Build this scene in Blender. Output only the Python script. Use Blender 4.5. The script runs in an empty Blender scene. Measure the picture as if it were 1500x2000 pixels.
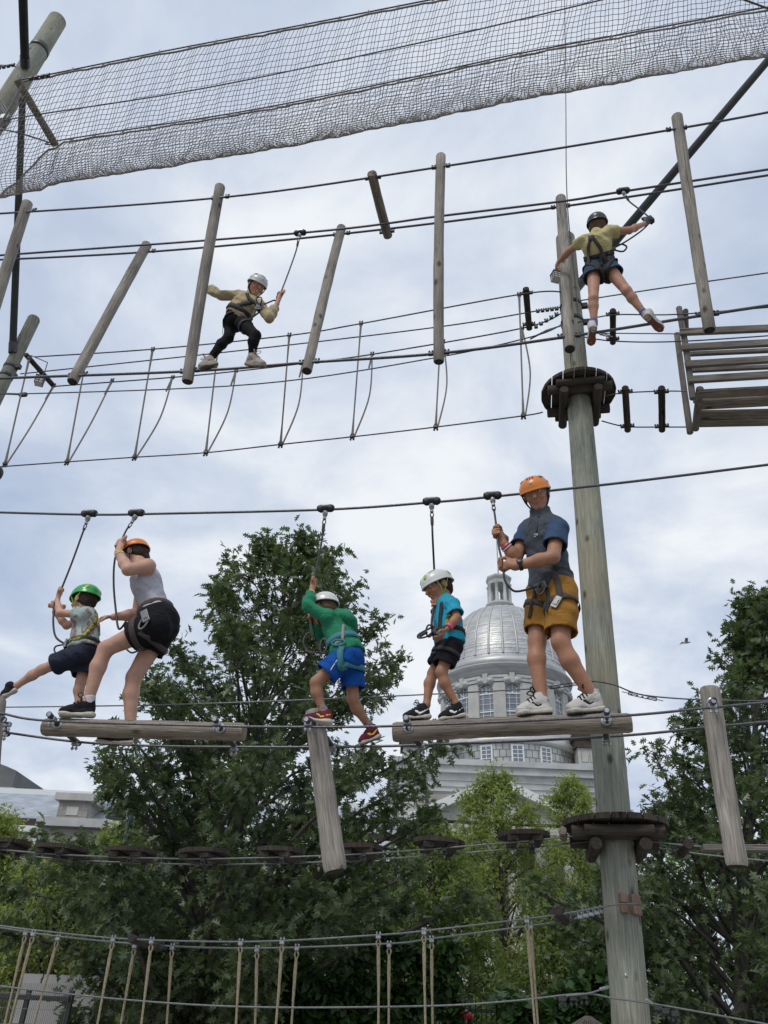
import bpy, math, random
import numpy as np
from mathutils import Vector, Matrix
random.seed(7); RNG = np.random.default_rng(7)
SC = bpy.context.scene
COL = SC.collection
# ------------------------------------------------------------------ camera, sky, sun, exposure
F = 1502.0                      # focal length in photograph pixels (1500 x 2000)
PITCH, ROLL = math.radians(32.8), math.radians(2.5)
CAM = np.array([0.0, 0.0, 1.6])
_f = np.array([0, math.cos(PITCH), math.sin(PITCH)]); _u0 = np.array([0, -math.sin(PITCH), math.cos(PITCH)]); _r0 = np.array([1.0, 0, 0])
_r = _r0*math.cos(ROLL) + _u0*math.sin(ROLL); _u = -_r0*math.sin(ROLL) + _u0*math.cos(ROLL)
cd = bpy.data.cameras.new('camera'); cam = bpy.data.objects.new('camera', cd); COL.objects.link(cam)
cd.sensor_fit = 'VERTICAL'; cd.sensor_height = 24.0; cd.lens = 24.0*F/2000.0; cd.clip_end = 3000; cd.clip_start = 0.05
M = Matrix.Identity(4)
for i in range(3):
    M[i][0], M[i][1], M[i][2], M[i][3] = _r[i], _u[i], -_f[i], CAM[i]
cam.matrix_world = M
SC.camera = cam
SUN_EL, SUN_AZ = math.radians(52), math.radians(215)      # azimuth from +Y clockwise: behind and to the left of the camera
W = bpy.data.worlds.new('World'); SC.world = W; W.use_nodes = True
nt = W.node_tree; nt.nodes.clear()
def N(t, **k):
    n = nt.nodes.new(t)
    for a, b in k.items(): setattr(n, a, b)
    return n
sky = N('ShaderNodeTexSky', sky_type='NISHITA', sun_disc=False)
sky.sun_elevation = SUN_EL; sky.sun_rotation = SUN_AZ; sky.air_density = 1.0; sky.dust_density = 2.0
bg1 = N('ShaderNodeBackground'); bg1.inputs[1].default_value = 0.10
bg2 = N('ShaderNodeBackground'); bg2.inputs[1].default_value = 1.12
tc = N('ShaderNodeTexCoord'); sep = N('ShaderNodeSeparateXYZ'); add = N('ShaderNodeMath', operation='ADD'); add.inputs[1].default_value = 0.22
mx = N('ShaderNodeMath', operation='MAXIMUM'); mx.inputs[1].default_value = 0.05
comb = N('ShaderNodeCombineXYZ'); dv = N('ShaderNodeVectorMath', operation='DIVIDE')
comb2 = N('ShaderNodeCombineXYZ')
nt.links.new(tc.outputs['Generated'], sep.inputs[0])
nt.links.new(sep.outputs[2], add.inputs[0]); nt.links.new(add.outputs[0], mx.inputs[0])
for i in range(3): nt.links.new(mx.outputs[0], comb2.inputs[i])
nt.links.new(sep.outputs[0], comb.inputs[0]); nt.links.new(sep.outputs[1], comb.inputs[1]); comb.inputs[2].default_value = 0.37
nt.links.new(comb.outputs[0], dv.inputs[0]); nt.links.new(comb2.outputs[0], dv.inputs[1])
n1 = N('ShaderNodeTexNoise'); n1.inputs['Scale'].default_value = 2.9; n1.inputs['Detail'].default_value = 7; n1.inputs['Roughness'].default_value = 0.56; n1.inputs['Distortion'].default_value = 0.25
n2 = N('ShaderNodeTexNoise'); n2.inputs['Scale'].default_value = 0.9; n2.inputs['Detail'].default_value = 3
nt.links.new(dv.outputs[0], n1.inputs['Vector']); nt.links.new(dv.outputs[0], n2.inputs['Vector'])
mixn = N('ShaderNodeMath', operation='MULTIPLY_ADD'); mixn.inputs[1].default_value = 0.6
mul2 = N('ShaderNodeMath', operation='MULTIPLY'); mul2.inputs[1].default_value = 0.4
nt.links.new(n2.outputs[0], mul2.inputs[0]); nt.links.new(n1.outputs[0], mixn.inputs[0]); nt.links.new(mul2.outputs[0], mixn.inputs[2])
rp = N('ShaderNodeValToRGB')
el = rp.color_ramp.elements
el[0].position = 0.36; el[0].color = (0.42, 0.50, 0.66, 1)
el[1].position = 0.64; el[1].color = (0.84, 0.87, 0.905, 1)
e = el.new(0.45); e.color = (0.50, 0.575, 0.71, 1)
e = el.new(0.53); e.color = (0.61, 0.675, 0.78, 1)
nt.links.new(mixn.outputs[0], rp.inputs[0])
nt.links.new(sky.outputs[0], bg1.inputs[0]); nt.links.new(rp.outputs[0], bg2.inputs[0])
ms = N('ShaderNodeMixShader'); ms.inputs[0].default_value = 0.92
nt.links.new(bg1.outputs[0], ms.inputs[1]); nt.links.new(bg2.outputs[0], ms.inputs[2])
wo = N('ShaderNodeOutputWorld'); nt.links.new(ms.outputs[0], wo.inputs[0])
sl = bpy.data.lights.new('sun', 'SUN'); sl.energy = 1.5; sl.angle = math.radians(18); sl.color = (1, 0.96, 0.9)
sun = bpy.data.objects.new('sun', sl); COL.objects.link(sun)
_sd = Vector((math.sin(SUN_AZ)*math.cos(SUN_EL), math.cos(SUN_AZ)*math.cos(SUN_EL), math.sin(SUN_EL)))
sun.rotation_euler = _sd.to_track_quat('Z', 'Y').to_euler(); sun.location = (0, -10, 30)
vs = SC.view_settings; vs.view_transform = 'Standard'; vs.look = 'None'; vs.exposure = 0.0; vs.gamma = 1.0; vs.use_curve_mapping = False
try: SC.cycles.max_bounces = 6; SC.cycles.transparent_max_bounces = 4
except Exception: pass
# ------------------------------------------------------------------ survey helpers: a bearing from the camera station met with a real plane
def ray(px, py): return _f + _r*((px-750)/F) - _u*((py-1000)/F)
def PY(px, py, Y): d = ray(px, py); return CAM + d*(Y/d[1])
def PZ(px, py, z): d = ray(px, py); return CAM + d*((z-1.6)/d[2])
SL = 0.19                       # the rope courses run along Y + 0.19 X = c
def Q(px, py, c): d = ray(px, py); return CAM + d*(c/(d[1]+SL*d[0]))
def depth(p): return float((np.asarray(p)-CAM) @ _f)
def rad(p, wpx): return 0.5*wpx*depth(p)/F
AX = np.array([1, -SL, 0]); AX /= np.linalg.norm(AX)      # along the course, to the right
AW = np.array([SL, 1, 0]); AW /= np.linalg.norm(AW)       # away from the camera
UP = np.array([0, 0, 1.0])
def nrm(v): v = np.asarray(v, float); return v/(np.linalg.norm(v)+1e-12)
def A(*v): return np.array(v, float)
# ------------------------------------------------------------------ mesh helpers
def fast_mesh(name, V, polys=None, quads=None, tris=None, smooth=True, tcs=None, cols=None):
    me = bpy.data.meshes.new(name)
    V = np.asarray(V, np.float32)
    loops = []; starts = []; n = 0
    if quads is not None and len(quads):
        q = np.asarray(quads, np.int32); loops.append(q.ravel()); starts.append(np.arange(len(q))*q.shape[1]+n); n += q.size
    if tris is not None and len(tris):
        q = np.asarray(tris, np.int32); loops.append(q.ravel()); starts.append(np.arange(len(q))*3+n); n += q.size
    if polys:
        flat = [i for p in polys for i in p]; ln = np.array([len(p) for p in polys])
        loops.append(np.array(flat, np.int32)); starts.append(np.concatenate([[0], np.cumsum(ln)[:-1]])+n); n += len(flat)
    loops = np.concatenate(loops).astype(np.int32); starts = np.concatenate(starts).astype(np.int32)
    me.vertices.add(len(V)); me.vertices.foreach_set('co', V.ravel())
    me.loops.add(len(loops)); me.loops.foreach_set('vertex_index', loops)
    me.polygons.add(len(starts)); me.polygons.foreach_set('loop_start', starts)
    if smooth is True: me.polygons.foreach_set('use_smooth', np.ones(len(starts), bool))
    elif smooth is not False: me.polygons.foreach_set('use_smooth', np.asarray(smooth, bool))
    me.update(calc_edges=True)
    if tcs is not None:
        a = me.attributes.new('tc', 'FLOAT_VECTOR', 'POINT'); a.data.foreach_set('vector', np.asarray(tcs, np.float32).ravel())
    if cols is not None:
        a = me.attributes.new('col', 'FLOAT_COLOR', 'POINT')
        c4 = np.ones((len(V), 4), np.float32); c4[:, :3] = cols; a.data.foreach_set('color', c4.ravel())
    return me
def tag(o, label=None, cat=None, group=None, kind=None):
    if label: o['label'] = label
    if cat: o['category'] = cat
    if group: o['group'] = group
    if kind: o['kind'] = kind
    return o
def empty(name, loc, label, cat, group=None):
    o = bpy.data.objects.new(name, None); COL.objects.link(o); o.empty_display_size = 0.1
    o.location = Vector([float(v) for v in loc]); o['_l'] = 0; del o['_l']
    return tag(o, label, cat, group)
def wloc(o):
    p = np.zeros(3)
    while o is not None:
        p = p + np.array(o.location); o = o.parent
    return p
def link_mesh(name, me, mat, parent=None, origin=None):
    o = bpy.data.objects.new(name, me); COL.objects.link(o)
    if mat is not None: me.materials.append(mat)
    if parent is not None: o.parent = parent
    if origin is not None:
        base = wloc(parent) if parent is not None else np.zeros(3)
        o.location = Vector([float(v) for v in (np.asarray(origin)-base)])
    return o
class MB:
    def __init__(s): s.V = []; s.P = []; s.S = []; s.T = []
    def _add(s, v, t, polys, smooth=True):
        b = len(s.V); s.V += [tuple(map(float, x)) for x in v]; s.T += [tuple(map(float, x)) for x in t]
        for p in polys: s.P.append([i+b for i in p]); s.S.append(smooth)
    def tube(s, pts, r, n=8, caps=True, closed=False, jit=0.0, flat=1.0, off=None):
        pts = [np.asarray(p, float) for p in pts]; m = len(pts)
        rs = [r]*m if np.isscalar(r) else list(r)
        t0 = nrm(pts[1]-pts[0]); ref = UP if abs(t0[2]) < 0.9 else A(1, 0, 0)
        x = nrm(np.cross(ref, t0)); v = []; t = []; L = 0; ro = random.random()*50 if off is None else off
        for i, p in enumerate(pts):
            if closed: d = nrm(pts[(i+1) % m]-pts[i-1])
            else: d = nrm(pts[min(i+1, m-1)]-pts[max(i-1, 0)])
            x = nrm(x-d*(x@d)); y = np.cross(d, x)
            if i: L += np.linalg.norm(p-pts[i-1])
            for k in range(n):
                a = 2*math.pi*k/n; rr = rs[i]*(1+jit*(random.random()-.5)); ca, sa = math.cos(a), math.sin(a)
                v.append(p+rr*(ca*x+flat*sa*y)); t.append((ca*rs[i]+ro, sa*rs[i]+ro, L+ro))
        polys = []
        for i in range(m if closed else m-1):
            j = (i+1) % m
            for k in range(n):
                k2 = (k+1) % n; polys.append([i*n+k, i*n+k2, j*n+k2, j*n+k])
        s._add(v, t, polys)
        if caps and not closed:
            b = len(s.V)
            for e in (0, m-1):
                ring = v[e*n:(e+1)*n]; q = [tuple(map(float, z)) for z in ring]
                b = len(s.V); s.V += q; s.T += [(c_[0], c_[1], ro+7*e) for c_ in t[e*n:(e+1)*n]]
                idx = list(range(b, b+n)); s.P.append(idx[::-1] if e == 0 else idx); s.S.append(False)
        return s
    def box(s, c, ax, half, bev=0.0):
        c = np.asarray(c, float); ax = [nrm(a) for a in ax]; ro = random.random()*20
        if bev <= 0:
            v = []; t = []
            for i in (-1, 1):
                for j in (-1, 1):
                    for k in (-1, 1):
                        v.append(c+ax[0]*half[0]*i+ax[1]*half[1]*j+ax[2]*half[2]*k); t.append((half[1]*j+ro, half[2]*k+ro, half[0]*i+ro))
            f = [[0, 1, 3, 2], [4, 6, 7, 5], [0, 4, 5, 1], [2, 3, 7, 6], [0, 2, 6, 4], [1, 5, 7, 3]]
            if np.dot(np.cross(ax[0], ax[1]), ax[2]) < 0: f = [q[::-1] for q in f]
            s._add(v, t, f, False); return s
        # bevelled along the long edges: octagon profile swept on axis 0
        hy, hz = half[1], half[2]; b = bev
        prof = [(-hy+b, -hz), (hy-b, -hz), (hy, -hz+b), (hy, hz-b), (hy-b, hz), (-hy+b, hz), (-hy, hz-b), (-hy, -hz+b)]
        v = []; t = []
        for i, sc in ((-half[0], 1-b/max(hy, hz)), (-half[0]+b, 1), (half[0]-b, 1), (half[0], 1-b/max(hy, hz))):
            for (y, z) in prof: v.append(c+ax[0]*i+ax[1]*y*sc+ax[2]*z*sc); t.append((y+ro, z+ro, i+ro))
        f = []
        for i in range(3):
            for k in range(8): k2 = (k+1) % 8; f.append([i*8+k, i*8+k2, i*8+8+k2, i*8+8+k])
        f.append(list(range(7, -1, -1))); f.append(list(range(24, 32)))
        if np.dot(np.cross(ax[0], ax[1]), ax[2]) < 0: f = [q[::-1] for q in f]
        s._add(v, t, f, False); return s
    def lathe(s, c, prof, n=32, axis=UP, xref=None, a0=0, a1=2*math.pi, smooth=True, cap=False):
        axis = nrm(axis); xref = nrm(np.cross(A(0, 1, 0) if abs(axis[1]) < .9 else A(1, 0, 0), axis)) if xref is None else nrm(xref); yr = np.cross(axis, xref)
        v = []; t = []; full = abs(a1-a0-2*math.pi) < 1e-6; m = n if full else n+1; ro = random.random()*9
        for (r, z) in prof:
            for k in range(m):
                a = a0+(a1-a0)*k/n; v.append(np.asarray(c)+axis*z+r*(math.cos(a)*xref+math.sin(a)*yr)); t.append((a*max(r, .01)+ro, r+ro, z+ro))
        f = []
        for i in range(len(prof)-1):
            for k in range(n):
                k2 = (k+1) % m; f.append([i*m+k, i*m+k2, (i+1)*m+k2, (i+1)*m+k])
        s._add(v, t, f, smooth)
        if cap:
            f = [list(range(m))[::-1], list(range((len(prof)-1)*m, len(prof)*m))]
            b = len(s.V)-len(v)
            for p in f: s.P.append([i+b for i in p]); s.S.append(False)
        return s
    def ell(s, c, ax, r, n=12, m=8, smooth=True):
        prof = []; v = []; t = []; ro = random.random()*9
        for i in range(m+1):
            ph = -math.pi/2+math.pi*i/m
            for k in range(n):
                a = 2*math.pi*k/n; q = (math.cos(ph)*math.cos(a)*r[0], math.cos(ph)*math.sin(a)*r[1], math.sin(ph)*r[2])
                v.append(np.asarray(c)+nrm(ax[0])*q[0]+nrm(ax[1])*q[1]+nrm(ax[2])*q[2]); t.append((q[0]+ro, q[1]+ro, q[2]+ro))
        f = []
        for i in range(m):
            for k in range(n): k2 = (k+1) % n; f.append([i*n+k, i*n+k2, i*n+n+k2, i*n+n+k])
        if np.dot(np.cross(nrm(ax[0]), nrm(ax[1])), nrm(ax[2])) < 0: f = [q[::-1] for q in f]
        s._add(v, t, f, smooth); return s
    def poly(s, pts, d=None, th=0.0):
        """flat outline, optionally given thickness along d"""
        pts = [np.asarray(p, float) for p in pts]; n = len(pts); ro = random.random()*9
        if d is None: s._add(pts, [p+ro for p in pts], [list(range(n))], False); return s
        d = nrm(d)*th; v = pts+[p+d for p in pts]
        f = [list(range(n))[::-1], list(range(n, 2*n))]+[[i, (i+1) % n, n+(i+1) % n, n+i] for i in range(n)]
        s._add(v, [p+ro for p in v], f, False); return s
    def ribbon(s, pts, nor, w, th=0.004, closed=False):
        pts = [np.asarray(p, float) for p in pts]; m = len(pts); v = []; t = []; L = 0; ws = [w]*m if np.isscalar(w) else w
        for i, p in enumerate(pts):
            d = nrm(pts[(i+1) % m]-pts[i-1]) if closed else nrm(pts[min(i+1, m-1)]-pts[max(i-1, 0)])
            n = nrm(nor[i]-d*(nor[i]@d)); b = np.cross(d, n)
            if i: L += np.linalg.norm(p-pts[i-1])
            for (x, y) in ((-.5, 0), (.5, 0), (.5, 1), (-.5, 1)):
                v.append(p+b*x*ws[i]+n*y*th); t.append((x*ws[i], y*th, L))
        f = []
        for i in range(m if closed else m-1):
            j = (i+1) % m
            for k in range(4): k2 = (k+1) % 4; f.append([i*4+k, j*4+k, j*4+k2, i*4+k2])
        if not closed: f += [[0, 1, 2, 3], [(m-1)*4+k for k in (3, 2, 1, 0)]]
        s._add(v, t, f, True); return s
    def build(s, name, mat, parent=None, origin=None, label=None, cat=None, group=None, kind=None):
        V = np.array(s.V, float)
        if parent is not None: org = wloc(parent)
        elif origin is not None: org = np.asarray(origin, float)
        else: org = np.array([V[:, 0].mean(), V[:, 1].mean(), V[:, 2].min()])
        me = fast_mesh(name, V-org, polys=s.P, smooth=s.S, tcs=np.array(s.T))
        o = link_mesh(name, me, mat, parent, org)
        return tag(o, label, cat, group, kind)
def curve(pts, n=8):
    """Catmull-Rom through points"""
    P = [np.asarray(p, float) for p in pts]; out = []
    for i in range(len(P)-1):
        p0 = P[max(i-1, 0)]; p1 = P[i]; p2 = P[i+1]; p3 = P[min(i+2, len(P)-1)]
        for k in range(n):
            t = k/n; out.append(.5*((2*p1)+(p2-p0)*t+(2*p0-5*p1+4*p2-p3)*t*t+(3*p1-p0-3*p2+p3)*t**3))
    out.append(P[-1]); return out
# ------------------------------------------------------------------ procedural materials
def material(name, base, rough=0.6, metal=0.0, spec=0.5, var=None, vscale=8.0, vdetail=5, bump=0.0, bscale=30.0, stretch=(1, 1, 1), ramp=(0.35, 0.65), coord='tc', attr=None, trans=0.0, coat=0.0, sheen=0.0, bump2=0.0):
    m = bpy.data.materials.new(name); m.use_nodes = True; t = m.node_tree; ns = t.nodes; lk = t.links
    b = ns['Principled BSDF']; b.inputs['Roughness'].default_value = rough; b.inputs['Metallic'].default_value = metal
    b.inputs['Specular IOR Level'].default_value = spec
    if coat: b.inputs['Coat Weight'].default_value = coat
    if sheen: b.inputs['Sheen Weight'].default_value = sheen
    base = tuple(base)+(1,)
    if coord == 'tc': at = ns.new('ShaderNodeAttribute'); at.attribute_name = 'tc'; src = at.outputs['Vector']
    else: g = ns.new('ShaderNodeTexCoord'); src = g.outputs[coord]
    mp = ns.new('ShaderNodeMapping'); mp.inputs['Scale'].default_value = stretch; lk.new(src, mp.inputs[0])
    col = None
    if attr:
        ca = ns.new('ShaderNodeAttribute'); ca.attribute_name = attr; col = ca.outputs['Color']
    if var is not None:
        n = ns.new('ShaderNodeTexNoise'); n.inputs['Scale'].default_value = vscale; n.inputs['Detail'].default_value = vdetail; n.inputs['Roughness'].default_value = 0.62
        lk.new(mp.outputs[0], n.inputs['Vector'])
        r = ns.new('ShaderNodeValToRGB'); r.color_ramp.elements[0].position = ramp[0]; r.color_ramp.elements[1].position = ramp[1]
        r.color_ramp.elements[0].color = base; r.color_ramp.elements[1].color = tuple(var)+(1,)
        lk.new(n.outputs[0], r.inputs[0])
        if col is not None:
            mm = ns.new('ShaderNodeMix'); mm.data_type = 'RGBA'; mm.blend_type = 'MULTIPLY'; mm.inputs[0].default_value = 1.0
            lk.new(col, mm.inputs[6]); lk.new(r.outputs[0], mm.inputs[7]); col = mm.outputs[2]
        else: col = r.outputs[0]
    if col is not None: lk.new(col, b.inputs['Base Color'])
    else: b.inputs['Base Color'].default_value = base
    if bump:
        n = ns.new('ShaderNodeTexNoise'); n.inputs['Scale'].default_value = bscale; n.inputs['Detail'].default_value = 4; lk.new(mp.outputs[0], n.inputs['Vector'])
        bp = ns.new('ShaderNodeBump'); bp.inputs['Strength'].default_value = bump; bp.inputs['Distance'].default_value = 0.01
        lk.new(n.outputs[0], bp.inputs['Height']); lk.new(bp.outputs[0], b.inputs['Normal'])
        if bump2:                     # soft creases
            n2_ = ns.new('ShaderNodeTexNoise'); n2_.inputs['Scale'].default_value = 11; n2_.inputs['Detail'].default_value = 2; n2_.inputs['Distortion'].default_value = 1.6; lk.new(mp.outputs[0], n2_.inputs['Vector'])
            b2_ = ns.new('ShaderNodeBump'); b2_.inputs['Strength'].default_value = bump2; b2_.inputs['Distance'].default_value = 0.03; lk.new(n2_.outputs[0], b2_.inputs['Height']); lk.new(b2_.outputs[0], bp.inputs['Normal'])
    return m
def wood(name, light, dark, tint=None, knots=True, rough=0.85, streak=1.0):
    """weathered log: long grain streaks along tc.z, drying cracks, knots, uneven greying"""
    m = bpy.data.materials.new(name); m.use_nodes = True; t = m.node_tree; ns = t.nodes; lk = t.links; b = ns['Principled BSDF']
    b.inputs['Roughness'].default_value = rough; b.inputs['Specular IOR Level'].default_value = 0.25
    at = ns.new('ShaderNodeAttribute'); at.attribute_name = 'tc'
    def noise(scale, sc3, detail=5, dist=0.0):
        mp = ns.new('ShaderNodeMapping'); mp.inputs['Scale'].default_value = sc3; lk.new(at.outputs['Vector'], mp.inputs[0])
        n = ns.new('ShaderNodeTexNoise'); n.inputs['Scale'].default_value = scale; n.inputs['Detail'].default_value = detail; n.inputs['Roughness'].default_value = 0.6; n.inputs['Distortion'].default_value = dist
        lk.new(mp.outputs[0], n.inputs['Vector']); return n.outputs[0]
    def ramp(x, p0, p1, c0, c1):
        r = ns.new('ShaderNodeValToRGB'); r.color_ramp.elements[0].position = p0; r.color_ramp.elements[1].position = p1
        r.color_ramp.elements[0].color = tuple(c0)+(1,); r.color_ramp.elements[1].color = tuple(c1)+(1,); lk.new(x, r.inputs[0]); return r.outputs[0]
    def mix(mode, f, a, c):
        q = ns.new('ShaderNodeMix'); q.data_type = 'RGBA'; q.blend_type = mode
        if np.isscalar(f): q.inputs[0].default_value = f
        else: lk.new(f, q.inputs[0])
        lk.new(a, q.inputs[6]); lk.new(c, q.inputs[7]); return q.outputs[2]
    grain = noise(85, (1, 1, .045), 7, .9)
    base = ramp(grain, .32, .68, dark, light)
    big = noise(3.0, (1, 1, .6), 4)
    base = mix('MULTIPLY', 1.0, base, ramp(big, .3, .7, (.62, .62, .62), (1.12, 1.1, 1.06)))
    if tint is not None:
        base = mix('MIX', ramp(noise(1.1, (1, 1, 1), 3), .47, .60, (0, 0, 0), (.75, .75, .75)), base, ramp(grain, .3, .7, [v*.6 for v in tint], tint))
    crack = noise(26, (1, 1, .025), 3, .4)
    base = mix('MULTIPLY', 1.0, base, ramp(crack, .29, .345, (.25, .23, .21), (1, 1, 1)))
    h = grain
    if knots:
        mp = ns.new('ShaderNodeMapping'); mp.inputs['Scale'].default_value = (1, 1, .55); lk.new(at.outputs['Vector'], mp.inputs[0])
        v = ns.new('ShaderNodeTexVoronoi'); v.inputs['Scale'].default_value = 7.0; v.inputs['Randomness'].default_value = 1.0; lk.new(mp.outputs[0], v.inputs['Vector'])
        base = mix('MULTIPLY', 1.0, base, ramp(v.outputs['Distance'], .07, .19, (.28, .25, .22), (1, 1, 1)))
    lk.new(base, b.inputs['Base Color'])
    bp = ns.new('ShaderNodeBump'); bp.inputs['Strength'].default_value = 0.6; bp.inputs['Distance'].default_value = 0.006
    ad = ns.new('ShaderNodeMath'); ad.operation = 'ADD'; lk.new(h, ad.inputs[0]); lk.new(crack, ad.inputs[1])
    lk.new(ad.outputs[0], bp.inputs['Height']); lk.new(bp.outputs[0], b.inputs['Normal'])
    return m
MT = {}
MT['log'] = wood('log_wood', (.46, .425, .38), (.20, .178, .152))
MT['logw'] = wood('log_wood_warm', (.40, .35, .29), (.115, .095, .075))
MT['endgrain'] = wood('log_end', (.10, .085, .07), (.03, .026, .022))
MT['pole'] = wood('treated_pole', (.41, .425, .365), (.20, .21, .17), tint=(.40, .36, .25))
MT['plank'] = wood('plank_wood', (.30, .275, .245), (.12, .105, .092), knots=False)
MT['darkwood'] = wood('dark_wood', (.105, .088, .072), (.038, .032, .027))
MT['block'] = wood('block_wood', (.36, .25, .19), (.17, .11, .085), knots=False)
MT['cable'] = material('steel_cable', (.16, .16, .175), .42, .75, var=(.07, .07, .075), vscale=90)
MT['galv'] = material('galvanised_cable', (.24, .25, .24), .55, .4, var=(.14, .145, .14), vscale=80)
MT['steel'] = material('galvanised_steel', (.50, .51, .52), .35, .85, var=(.33, .34, .34), vscale=40)
MT['buckle'] = material('worn_buckle', (.26, .26, .25), .4, .8, var=(.16, .16, .155), vscale=60)
MT['darksteel'] = material('dark_steel', (.055, .055, .058), .45, .6, var=(.09, .088, .085), vscale=30)
MT['pipe'] = material('painted_pipe', (.040, .043, .042), .7, .0, .2, var=(.028, .03, .029), vscale=9, ramp=(.4, .7))
MT['rope'] = material('hemp_rope', (.42, .36, .24), .9, var=(.24, .19, .12), vscale=120, bump=.5, bscale=160, stretch=(1, 1, .5))
MT['greyrope'] = material('grey_rope', (.34, .31, .28), .9, var=(.2, .18, .16), vscale=90)
MT['net'] = material('net_twine', (.34, .31, .28), .9, var=(.2, .18, .16), vscale=20)
MT['black'] = material('black_rubber', (.018, .018, .02), .5)
MT['blackweb'] = material('black_webbing', (.022, .021, .021), .75, bump=.3, bscale=400)
MT['brownweb'] = material('brown_webbing', (.075, .055, .048), .8, var=(.055, .04, .036), vscale=60, bump=.3, bscale=400)
MT['tealweb'] = material('teal_webbing', (.035, .17, .20), .75, var=(.05, .21, .24), vscale=60)
MT['greyweb'] = material('grey_webbing', (.30, .28, .26), .8)
MT['yelweb'] = material('patterned_webbing', (.42, .36, .05), .75, var=(.06, .10, .04), vscale=34, ramp=(.45, .52))
MT['white'] = material('white_paint', (.78, .78, .77), .4)
MT['matt_white'] = material('white_panel', (.7, .7, .68), .6)
# ================================================================== SETTING
def brick_mat(name, c1, c2, mortar, bw, bh, msize=0.02, rough=.8, metal=0.0, bump=.4, swz='xz', spec=.3):
    m = bpy.data.materials.new(name); m.use_nodes = True; t = m.node_tree; ns = t.nodes; lk = t.links; b = ns['Principled BSDF']
    b.inputs['Roughness'].default_value = rough; b.inputs['Metallic'].default_value = metal; b.inputs['Specular IOR Level'].default_value = spec
    at = ns.new('ShaderNodeAttribute'); at.attribute_name = 'tc'; sp = ns.new('ShaderNodeSeparateXYZ'); lk.new(at.outputs['Vector'], sp.inputs[0])
    cb = ns.new('ShaderNodeCombineXYZ'); lk.new(sp.outputs['XYZ'.index(swz[0].upper())], cb.inputs[0]); lk.new(sp.outputs['XYZ'.index(swz[1].upper())], cb.inputs[1])
    br = ns.new('ShaderNodeTexBrick'); br.inputs['Color1'].default_value = tuple(c1)+(1,); br.inputs['Color2'].default_value = tuple(c2)+(1,); br.inputs['Mortar'].default_value = tuple(mortar)+(1,)
    br.inputs['Scale'].default_value = 1; br.inputs['Mortar Size'].default_value = msize; br.inputs['Brick Width'].default_value = bw; br.inputs['Row Height'].default_value = bh
    lk.new(cb.outputs[0], br.inputs['Vector'])
    n = ns.new('ShaderNodeTexNoise'); n.inputs['Scale'].default_value = .8; n.inputs['Detail'].default_value = 6; lk.new(cb.outputs[0], n.inputs['Vector'])
    r = ns.new('ShaderNodeValToRGB'); r.color_ramp.elements[0].position = .3; r.color_ramp.elements[0].color = (.7, .7, .7, 1); r.color_ramp.elements[1].position = .7; r.color_ramp.elements[1].color = (1.08, 1.08, 1.08, 1); lk.new(n.outputs[0], r.inputs[0])
    q = ns.new('ShaderNodeMix'); q.data_type = 'RGBA'; q.blend_type = 'MULTIPLY'; q.inputs[0].default_value = 1; lk.new(br.outputs['Color'], q.inputs[6]); lk.new(r.outputs[0], q.inputs[7])
    lk.new(q.outputs[2], b.inputs['Base Color'])
    bp = ns.new('ShaderNodeBump'); bp.inputs['Strength'].default_value = bump; bp.inputs['Distance'].default_value = .03; bp.invert = True
    lk.new(br.outputs['Fac'], bp.inputs['Height']); lk.new(bp.outputs[0], b.inputs['Normal'])
    return m
MT['stone'] = brick_mat('ashlar_stone', (.40, .375, .34), (.30, .285, .265), (.22, .21, .2), 1.7, .55)
MT['stonep'] = material('dressed_stone', (.50, .49, .455), .75, var=(.40, .39, .365), vscale=.9)
MT['trim'] = material('grey_trim', (.50, .505, .49), .6, var=(.38, .385, .375), vscale=.7)
MT['metalroof'] = brick_mat('metal_shingle', (.66, .66, .64), (.55, .55, .54), (.38, .38, .38), .8, .34, .016, .45, .45, .35)
MT['skirt'] = brick_mat('metal_scales', (.56, .55, .51), (.44, .435, .41), (.24, .24, .23), .62, .72, .05, .38, .7, 1.0)
MT['wingroof'] = brick_mat('slate_metal_roof', (.43, .46, .50), (.37, .40, .44), (.28, .30, .33), .9, .4, .02, .6, .1, .3)
MT['rib'] = material('dome_rib', (.55, .55, .53), .5, .45, var=(.44, .44, .43), vscale=.8)
MT['glass'] = material('window_glass', (.13, .16, .19), .08, 0, 1.0)
MT['winwhite'] = material('window_white', (.72, .73, .72), .5)
MT['ground'] = material('asphalt', (.075, .073, .07), .9, var=(.12, .115, .11), vscale=1.5, coord='Object')
MT['path'] = material('gravel_path', (.30, .28, .25), .9, var=(.2, .19, .17), vscale=6, coord='Object')
# ground and road
mb = MB(); mb.poly([(-900, -300, 0), (900, -300, 0), (900, 1500, 0), (-900, 1500, 0)]); mb.build('ground', MT['ground'], origin=(0, 0, 0), kind='structure')
mb = MB(); mb.poly([(-60, -6, .004), (60, -6, .004), (60, 12, .004), (-60, 12, .004)]); mb.build('path', MT['path'], origin=(0, 0, 0.004), kind='structure')
mb = MB()
mb.box((0, 13.1, .065), (A(1, 0, 0), A(0, 1, 0), UP), (60, .12, .065), .02); mb.build('kerb', MT['stonep'], kind='structure')
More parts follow.
